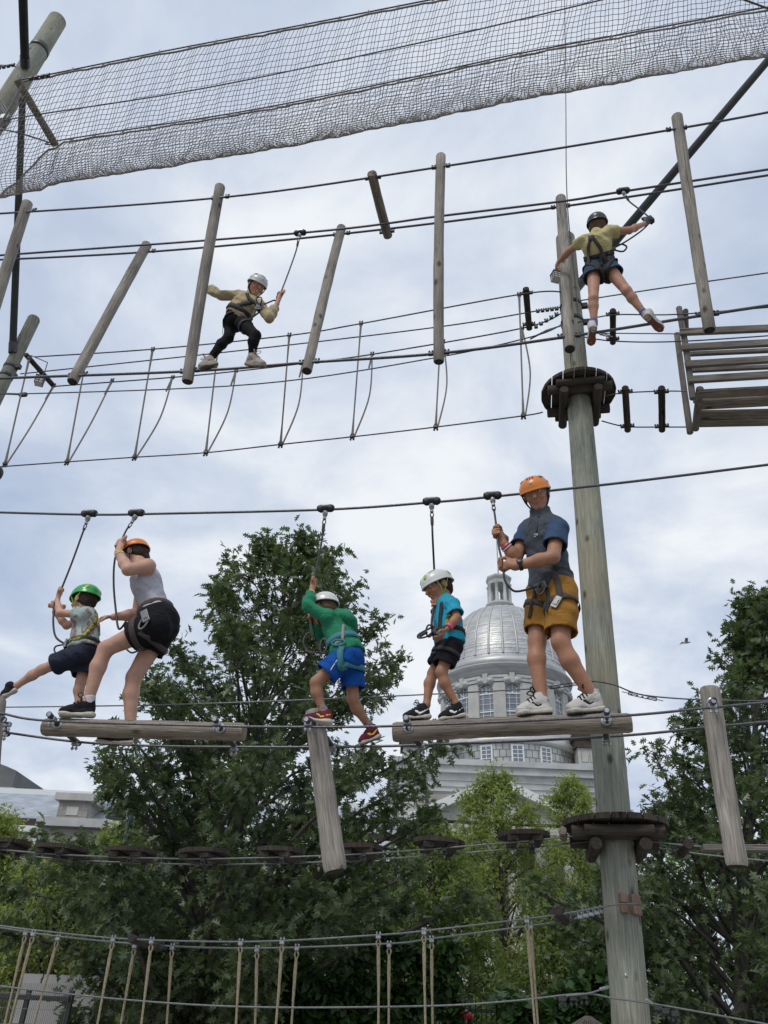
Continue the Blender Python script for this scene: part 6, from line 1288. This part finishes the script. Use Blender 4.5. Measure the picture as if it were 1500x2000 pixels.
# ---------------------------------------------------------------- small boy with green helmet
def boy_small():
    c = C0+.04
    z = Person('small boy in green helmet and patterned shirt stretching one leg out', c, dict(H=(165, 1173, .02), N=(171, 1196, .02), P=(163, 1268, 0), shA=(160, 1201, -.10), elA=(117, 1197, -.13), wrA=(112, 1172, -.06), shB=(176, 1202, .10), elB=(130, 1222, .08), wrB=(107, 1196, .03),
        hipA=(155, 1278, -.06), hipB=(170, 1280, .06), knA=(82, 1308, -.03), knB=(158, 1332, .05), anA=(33, 1339, .0), anB=(153, 1380, .05), toeA=(4, 1364, -.02), heelA=(33, 1348, .01), toeB=(115, 1400, .02), heelB=(163, 1398, .06)), .60, .60, .95, (-.82, .55, -.12), 'skin_fair')
    z.eyes = False; j = z.J; hA = Q(117, 1158, c-.05); hB = Q(104, 1182, c-.0); z.hand['A'] = grip(hA, Q(150, 1060, C0)-hA, j['wrA'], .62, -1); z.hand['B'] = grip(hB, Q(118, 1140, C0)-hB, j['wrB'], .62, -1); z.body(.0062)
    sh = z.torso(.017)+z.shoulders(.011)+z.arm('A', .014, t1=.42, end=.014)+z.arm('B', .014, t1=.42, end=.014)+[cap(j['P']+z.up*.14, j['P']-z.up*.0, .088, .112, .04, (0, 1))]; z.wear('shirt', sh, 'mint', 0.0037, 1.2)
    st = [elp(j['P']-z.up*.03, (z.plat, z.pfr, z.up), (.105, .098, .09), .04)]+z.leg('A', .018, t1=.66, end=.018)+z.leg('B', .018, t1=.78, end=.020); z.wear('shorts', st, 'navy_short', 0.0034, 1.2)
    z.hair('hair_dark'); z.helmet('h_green', badge=None, accent='lime', strapm='lime', vents=False)
    z.shoe('A', 'shoe_black', 'sole_w', fat=1.1, upv=A(-.3, 0, 1)); z.shoe('B', 'shoe_black', 'sole_w', fat=1.1)
    ring((sh, st), j['P']+z.up*.03, z.up, .028, 'blackweb', z.root, 'belt'); strap(sh, [Q(194, 1200, c), Q(186, 1218, c-.06), Q(170, 1232, c-.13), Q(150, 1245, c-.13), Q(138, 1252, c-.1)], .030, 'yelweb', z.root, 'shoulder_strap'); strap(sh, [Q(190, 1196, c+.02), Q(197, 1220, c+.02), Q(196, 1240, c+.02)], .02, 'yelweb', z.root, 'back_strap')
    P_, G_ = snap((sh, st), [Q(124, 1258, c-.06)], .012); buckle(z.root, P_[0], G_[0], z.up, .05, .07, 'buckle', 'belay_plate')
    trolley(174, 0, [Q(160, 1045, C0), Q(140, 1100, C0), hA, Q(107, 1185, c), Q(104, 1215, c-.02), Q(109, 1244, c-.03), P_[0]], 'trolley of the small boy in green helmet'); t = None
    mb = MB(); mb.tube(curve([P_[0], Q(110, 1262, c-.06), Q(106, 1270, c-.06), Q(111, 1278, c-.06)], 5), .006, 6); mb.build('spare_loop', MT['black'], z.root)
boy_small()
# ---------------------------------------------------------------- girl in tan jacket
def girl_tan():
    c = cW
    z = Person('girl in tan jacket and black leggings holding a hanging log', c, dict(H=(501, 559, -.10), N=(487, 580, -.04), P=(462, 622, 0), shA=(506, 594, -.08), elA=(526, 621, -.12), wrA=(541, 594, -.08), shB=(467, 577, .06), elB=(430, 577, .08), wrB=(402, 560, .08),
        hipA=(473, 632, -.06), hipB=(454, 628, .06), knA=(499, 655, -.12), knB=(446, 660, .02), anA=(492, 697, -.04), anB=(410, 702, .0), toeA=(516, 715, -.09), heelA=(482, 712, .03), toeB=(390, 719, -.06), heelB=(425, 713, .04)), .78, .74, .93, (.52, -.62, -.55), 'skin_girl')
    j = z.J; hA = Q(545, 579, c-.05); z.hand['A'] = grip(hA, Q(586, 470, c)-hA, j['wrA'], .78, 1); hB = Q(392, 547, c+.06); a, b = Q(430, 364, cN), Q(366, 746, cW); z.hand['B'] = relaxed(Q(394, 551, c+.06), Q(390, 541, c+.05)-Q(399, 558, c+.07), nrm(AX-AW*.5), .75, .9, 1); z.body(.0066)
    sh = z.torso(.022)+z.shoulders(.014)+z.arm('A', .016, t1=1.75, end=.008)+z.arm('B', .016, t1=1.7, end=.008)+[cap(j['P']+z.up*.12, j['P']+z.up*.02, .115, .125, .05, (0, 1))]; z.wear('jacket', sh, 'tan_jacket', 0.0059, 1.0)
    st = [elp(j['P']-z.up*.02, (z.plat, z.pfr, z.up), (.125, .105, .11), .05)]+z.leg('A', .007, t1=1.9)+z.leg('B', .007, t1=1.9); z.wear('leggings', st, 'legging', 0.0014)
    z.hair('hair_brown'); z.helmet('h_grey', badge='badge')
    mb = MB(); mb.ell(z.J['H']+(z.f*.0895-z.u*.066)*z.hs, (z.f, z.r, z.u), (.004, .014, .0045), 8, 5); mb.build('teeth', MT['white'], z.root)
    for q in 'AB': z.shoe(q, 'shoe_tan', 'shoe_tan', sole2='sole_g', fat=1.25, laces='shoe_tan')
    al = (sh, st); ring(al, j['P']+z.up*.06, z.up+z.plat*.15, .045, 'blackweb', z.root, 'belt')
    for q in 'AB': ring(st, j['hip'+q]+(j['kn'+q]-j['hip'+q])*.28, j['kn'+q]-j['hip'+q], .04, 'blackweb', z.root, 'leg_loop', rmax=.2)
    strap(al, [Q(462, 595, c-.15), Q(474, 588, c-.18), Q(490, 584, c-.18)], .04, 'blackweb', z.root, 'chest_strap'); strap(al, [Q(482, 575, c-.12), Q(490, 588, c-.18), Q(494, 608, c-.16), Q(488, 622, c-.12)], .035, 'blackweb', z.root, 'chest_strap')
    P_, G_ = snap(al, [Q(501, 592, c-.2)], .012); buckle(z.root, P_[0], G_[0], z.up, .085, .08, 'buckle', 'belay_plate'); strap(al, [Q(436, 622, c), Q(434, 640, c), Q(430, 652, c)], .012, 'blackweb', z.root, 'loose_strap', off=.01)
    t = trolley(586, 0, [Q(575, 500, c), hA, Q(533, 587, c-.1), P_[0]], 'trolley above the girl in tan jacket', c=c, py=456)
    mb = MB(); mb.tube(curve([P_[0], Q(500, 583, c-.2), Q(510, 581, c-.22), Q(511, 589, c-.22), P_[0]], 5), .0065, 6); mb.build('spare_loop', MT['black'], t)
girl_tan()
# ---------------------------------------------------------------- girl in yellow shirt
def girl_yellow():
    c = cW-.05
    z = Person('girl in yellow shirt and denim shorts seen from behind, reaching for a log', c, dict(H=(1167, 441, -.16), N=(1163, 462, -.20), P=(1172, 512, -.02), shA=(1138, 471, -.16), elA=(1112, 490, -.02), wrA=(1092, 511, .10), shB=(1189, 452, -.20), elB=(1229, 450, -.16), wrB=(1259, 437, -.06),
        hipA=(1160, 522, -.03), hipB=(1184, 519, -.03), knA=(1159, 583, -.06), knB=(1224, 568, -.04), anA=(1160, 630, .0), anB=(1258, 612, .02), toeA=(1154, 674, .09), heelA=(1159, 637, -.10), toeB=(1294, 646, .06), heelB=(1260, 615, -.10)), .82, .74, .90, (.25, .85, .30), 'skin_girl')
    z.eyes = False; j = z.J; hA = Q(1087, 518, c+.14); hB = Q(1270, 430, c-.02); z.hand['A'] = relaxed(Q(1088, 516, c+.14), Q(1085, 524, c+.17)-Q(1092, 511, c+.10), AX, .8, .8); z.hand['B'] = grip(hB, Q(1230, 392, c)-hB, j['wrB'], .82, 1); z.body(.0066)
    sh = z.torso(.016)+z.shoulders(.010)+z.arm('A', .014, t1=.42, end=.012)+z.arm('B', .014, t1=.42, end=.012); z.wear('shirt', sh, 'yellow_tee', 0.0051, 1.0)
    st = [elp(j['P']-z.up*.01, (z.plat, z.pfr, z.up), (.135, .112, .115), .05)]+z.leg('A', .018, t1=.36, end=.020)+z.leg('B', .018, t1=.36, end=.020); z.wear('shorts', st, 'denim', 0.0034, 1.0)
    z.hair('hair_brown', .01); z.helmet('h_black', badge=None, vents=False)
    sdf_obj('glove', [( 'c', p[1], p[2], p[3]+.004, p[4]+.004, p[5], p[6]) if p[0] == 'c' else elp(p[1], p[2], p[3]+.004, p[4]) for p in grip(hB, Q(1230, 392, c)-hB, j['wrB'], .82, 1)], .006, MT['black'], z.root)
    wA = [cap(j['wrA']*.9+j['elA']*.1, hA, .026, .028, .01)]
    for q in 'AB': z.shoe(q, 'shoe_white' if q == 'B' else 'sock_white', 'shoe_white', sole2='sole_r', fat=1.15, upv=A(0, 0, 1), sock=None)
    for q in 'AB': sdf_obj('sock', [cap(j['an'+q]+(j['kn'+q]-j['an'+q])*.08, j['an'+q]-(j['kn'+q]-j['an'+q])*.08, .033, .033, .01)], .0065, MT['sock_blue'], z.root)
    al = (sh, st); ring(al, j['P']+z.up*.06, z.up, .045, 'blackweb', z.root, 'belt')
    for q in 'AB': ring(st, j['hip'+q]+(j['kn'+q]-j['hip'+q])*.2, j['kn'+q]-j['hip'+q]+z.plat*(.5 if q == 'A' else -.5), .04, 'blackweb', z.root, 'leg_loop', rmax=.2)
    strap(al, [Q(1136, 500, c-.2), Q(1142, 478, c-.25), Q(1150, 458, c-.3)], .028, 'brownweb', z.root, 'back_strap'); strap(al, [Q(1152, 455, c-.3), Q(1168, 470, c-.3), Q(1186, 490, c-.25)], .030, 'brownweb', z.root, 'back_strap'); strap(al, [Q(1178, 494, c-.2), Q(1172, 512, c-.2), Q(1170, 530, c-.18)], .04, 'blackweb', z.root, 'seat_strap')
    P_, G_ = snap(al, [Q(1149, 457, c-.3)], .008); buckle(z.root, P_[0], G_[0], z.up, .05, .05, 'darksteel')
    ctr = Q(1196, 486, c-.1); t = trolley(1217, 0, [Q(1232, 396, cW), Q(1258, 416, cW-.03), hB, Q(1256, 448, c-.05), Q(1225, 470, c-.08), ctr], 'trolley above the girl in yellow shirt', c=cW, py=374)
    mb = MB(); mb.tube(curve([ctr, Q(1212, 477, c-.1), Q(1224, 482, c-.1), Q(1217, 491, c-.1), Q(1203, 489, c-.1), ctr], 5), .008, 6); mb.build('spare_loop', MT['black'], t); buckle(z.root, ctr, -AW, UP, .06, .06, 'buckle', 'belay_plate')
girl_yellow()
# ================================================================== BACKGROUND THINGS
def bystander():
    X, Y = float(PY(906, 1985, 12)[0]), 12.0; o = A(X, Y, 0); v = lambda x, y, z_: o+A(x, y, z_)
    z = Person('bystander in a red cap walking behind the iron fence', 12, dict(H=v(0, 0, 1.50), N=v(.03, 0, 1.36), P=v(.04, 0, .88), shA=v(.03, -.15, 1.32), elA=v(.06, -.19, 1.06), wrA=v(-.04, -.2, .84), shB=v(.03, .15, 1.32), elB=v(.08, .19, 1.06), wrB=v(0, .2, .84), hipA=v(.04, -.08, .86), hipB=v(.04, .08, .86), knA=v(-.08, -.08, .47), knB=v(.10, .08, .47), anA=v(-.10, -.08, .09), anB=v(.24, .08, .11), toeA=v(-.26, -.08, .03), heelA=v(-.05, -.08, .03), toeB=v(.12, .08, .03), heelB=v(.30, .08, .05)), .9, .85, .93, (-.95, -.1, 0), 'skin_woman')
    for q in 'AB': z.hand[q] = relaxed(z.J['wr'+q]-UP*.06, -UP, -AX, .85, .5)
    z.body(.009); z.wear('top', z.torso(.012)+z.arm('A', .01, t1=.2)+z.arm('B', .01, t1=.2), 'legging', h=.009); z.wear('trousers', [elp(z.J['P'], (z.plat, z.pfr, z.up), (.16, .125, .12), .05)]+z.leg('A', .012, t1=1.9)+z.leg('B', .012, t1=1.9), 'denim', h=.009)
    z.hair('hair_dark', .03); mb = MB(); H = z.J['H']; mb.ell(H+UP*.05, (A(1, 0, 0), A(0, 1, 0), UP), (.108, .09, .078), 16, 10); cp_ = mb.build('cap', MT['red'], z.root); mb = MB(); mb.ell(H+A(-.12, 0, .045), (A(1, 0, 0), A(0, 1, 0), UP), (.07, .07, .012), 12, 6); mb.build('peak', MT['red'], cp_)
    for q in 'AB': z.shoe(q, 'shoe_black', 'sole_w', L=.24)
bystander()
# iron fence with leaf-shaped finials
MT['greeniron'] = material('green_iron', (.035, .06, .05), .5, .3, var=(.05, .075, .06), vscale=8)
fy = 13.4; xa, xb_ = float(PY(795, 1950, fy)[0]), float(PY(1000, 1950, fy)[0]); fe = empty('iron_fence', ((xa+xb_)/2, fy, 0), 'dark green iron fence with leaf shaped finials behind the tan ropes', 'fence')
for z_ in (.25, 1.62): mb = MB(); mb.box(((xa+xb_)/2, fy, z_), (A(1, 0, 0), A(0, 1, 0), UP), ((xb_-xa)/2, .015, .025), .004); mb.build('rail', MT['greeniron'], fe)
nb_ = 21
for i in range(nb_):
    x = xa+(xb_-xa)*i/(nb_-1); mb = MB(); mb.tube([A(x, fy-.03, 0.0), A(x, fy-.03, 1.68)], .009, 6); mb.tube([A(x, fy-.03, 1.66), A(x, fy-.03, 1.70), A(x, fy-.03, 1.745), A(x, fy-.03, 1.84)], [.010, .026, .024, .002], 8, flat=.4); mb.build('picket', MT['greeniron'], fe)
# thatched parasol by the pole base
tx, ty = float(PY(1148, 1990, 8.2)[0]), 8.2; tz = float(PY(1148, 1980, 8.2)[2]); ps = empty('thatched_parasol', (tx, ty, 0), 'brown thatched parasol roof at the foot of the thick pole', 'parasol'); MT['thatch'] = material('dry_thatch', (.14, .12, .10), .9, var=(.06, .05, .042), vscale=14)
mb = MB(); mb.tube([A(tx, ty, 0), A(tx, ty, tz-.1)], .04, 10); mb.build('pole', MT['darkwood'], ps); mb = MB(); mb.lathe((tx, ty, 0), [(.7, tz-.42), (.04, tz-.03)], 24); mb.build('frame', MT['darkwood'], ps)
for ring_ in range(3):
    mb = MB()
    for k in range(120):
        a = random.random()*6.283; o = A(math.cos(a), math.sin(a), 0); r0 = .02+.22*ring_; L = .36+.1*random.random(); p0 = A(tx, ty, tz-.03-.56*r0)+o*r0; p1 = p0+o*L*.86-UP*L*(.5+.1*random.random()); mb.tube([p0+UP*.02, (p0+p1)/2+UP*.03, p1], [.008, .009, .003], 3, caps=False)
    mb.build('thatch_layer', MT['thatch'], ps)
# bell lamp on a tall post
lx, ly = 222, 15.0; lp = PY(226, 1592, ly); ls_ = empty('street_lamp', (lp[0], ly, 0), 'slate blue bell shaped lamp on a grey post behind oak leaves', 'lamp'); MT['slate'] = material('slate_paint', (.11, .15, .175), .4, .2, var=(.14, .18, .20), vscale=3)
mb = MB(); mb.lathe(A(lp[0], ly, lp[2]), [(.17, -.06), (.178, -.05), (.17, .10), (.14, .25), (.08, .33), (.03, .36), (.001, .365)], 24); mb.build('lamp_shade', MT['slate'], ls_)
mb = MB(); mb.lathe(A(lp[0], ly, lp[2]), [(.001, -.04), (.15, -.045), (.168, -.055)], 24); mb.build('lens', MT['badge'], ls_)
mb = MB(); q0 = A(lp[0]+.25, ly+.1, 0); mb.tube([q0, q0+UP*(lp[2]*.5), A(lp[0]+.25, ly+.1, lp[2]+.5)], [.09, .07, .05], 12); mb.build('post', MT['slate'], ls_)
mb = MB(); mb.tube(curve([A(lp[0]+.25, ly+.1, lp[2]+.45), A(lp[0]+.12, ly+.05, lp[2]+.58), A(lp[0], ly, lp[2]+.36)], 5), .022, 8); mb.build('arm', MT['slate'], ls_)
# gull in flight
MT['gull'] = material('gull_feather', (.5, .5, .5), .8, var=(.3, .3, .31), vscale=12)
gb = PY(1340, 1255, 24); gu = empty('flying_gull', gb-UP*.1, 'pale gull flying in open sky beside the thick pole', 'bird')
mb = MB(); mb.tube([gb+A(-.13, 0, -.04), gb+A(-.06, 0, -.01), gb, gb+A(.09, .0, .015), gb+A(.14, 0, .03), gb+A(.17, 0, .03)], [.008, .028, .036, .028, .022, .004], 10); mb.build('body', MT['gull'], gu)
for s in (-1, 1):
    mb = MB(); r_ = A(.05, s*.02, .02); t1, t2 = A(-.02, s*.16, .09), A(-.12, s*.30, .03); ch_ = [.11, .09, .02]; P_ = [gb+A(.0, s*.02, .02), gb+t1, gb+t2]
    mb.poly([P_[0]+A(.055, 0, 0), P_[1]+A(.05, 0, 0), P_[2], P_[1]-A(.05, 0, 0), P_[0]-A(.055, 0, 0)], (0, 0, 1), .008); mb.build('wing', MT['gull'], gu)
mb = MB(); mb.poly([gb+A(-.11, -.01, -.03), gb+A(-.2, -.045, -.05), gb+A(-.2, .045, -.05), gb+A(-.11, .01, -.03)], (0, 0, 1), .006); mb.build('tail', MT['gull'], gu)
# terrace rails, pale wall, mesh panel at far left
ry_ = 11.4; x0, x1 = float(PY(-120, 1950, ry_)[0]), float(PY(135, 1950, ry_)[0]); tw = empty('terrace_wall', ((x0+x1)/2, ry_+1.2, 0), 'pale concrete terrace wall behind dark rails', 'wall'); MT['concrete'] = material('pale_concrete', (.42, .41, .39), .85, var=(.34, .33, .32), vscale=1.5)
for k, (z0, z1, y0) in enumerate(((0, .75, 0), (.75, 1.2, .5), (1.2, 1.85, 1.4))): mb = MB(); wallbox(mb, x0, x1-.2*k, ry_+1.2+y0, ry_+3.6, z0, z1-.003); mb.build('wall_tier', MT['concrete'], tw)
rf = empty('rail_fence', ((x0+x1)/2, ry_, 0), 'dark rails with thin mesh in front of the pale terrace wall', 'fence')
for z_ in (.5, .9, 1.25, 1.55): mb = MB(); mb.box(((x0+x1)/2, ry_, z_), (A(1, 0, 0), A(0, 1, 0), UP), ((x1-x0)/2, .015, .028), .006); mb.build('rail', MT['darksteel'], rf)
for i in range(4): mb = MB(); mb.box((x0+(x1-x0)*i/3, ry_+.06, .82), (UP, A(1, 0, 0), A(0, 1, 0)), (.82, .03, .03), .006); mb.build('post', MT['darksteel'], rf)
mb = MB()
for i in range(70): x = x0+(x1-x0)*i/69; mb.tube([A(x, ry_-.04, .1), A(x, ry_-.04, 1.7)], .003, 3, caps=False)
for i in range(10): mb.tube([A(x0, ry_-.045, .15+.16*i), A(x1, ry_-.045, .15+.16*i)], .003, 3, caps=False)
mb.build('wire_mesh', MT['galv'], rf, kind='stuff')
# parked van glimpsed under the oak
vy = 24.0; vx = float(PY(440, 1975, vy)[0]); vn = empty('parked_van', (vx, vy, 0), 'white van with red tail lights parked beyond the oak trunk', 'van'); MT['vanwhite'] = material('van_paint', (.72, .72, .72), .3, coat=.4); MT['tyre'] = material('tyre_rubber', (.02, .02, .02), .8)
sdf_obj('body', [bxp((vx, vy+2.2, .95), (A(1, 0, 0), A(0, 1, 0), UP), (.95, 2.3, .55), .15, .1), bxp((vx, vy+2.4, 1.5), (A(1, 0, 0), A(0, 1, 0), UP), (.86, 2.0, .5), .2, .15)], .06, MT['vanwhite'], vn)
mb = MB(); mb.box((vx, vy+.33, 1.6), (A(1, 0, 0), A(0, 1, 0), UP), (.70, .08, .26), .04); mb.build('rear_window', MT['glass'], vn)
for s in (-1, 1):
    mb = MB(); mb.box((vx+s*.84, vy-.08, 1.15), (UP, A(1, 0, 0), A(0, 1, 0)), (.26, .07, .05), .02); mb.build('tail_light', MT['red'], vn)
    for yy in (.75, 3.6):
        mb = MB(); mb.lathe(A(vx+s*.86, vy+yy, .34), [(.2, -.12), (.34, -.11), (.34, .11), (.2, .12), (.001, .12)], 20, axis=A(s, 0, 0)); wh = mb.build('wheel', MT['tyre'], vn); mb = MB(); mb.lathe(A(vx+s*.86, vy+yy, .34), [(.21, .122), (.12, .10), (.001, .11)], 14, axis=A(s, 0, 0)); mb.build('rim', MT['steel'], wh)
mb = MB(); mb.box((vx, vy-.1, .55), (A(1, 0, 0), A(0, 1, 0), UP), (.93, .08, .11), .03); mb.build('bumper', MT['darksteel'], vn)
mb = MB(); mb.box((vx, vy-.06, .9), (A(1, 0, 0), A(0, 1, 0), UP), (.26, .012, .055)); mb.build('number_plate', MT['matt_white'], vn)
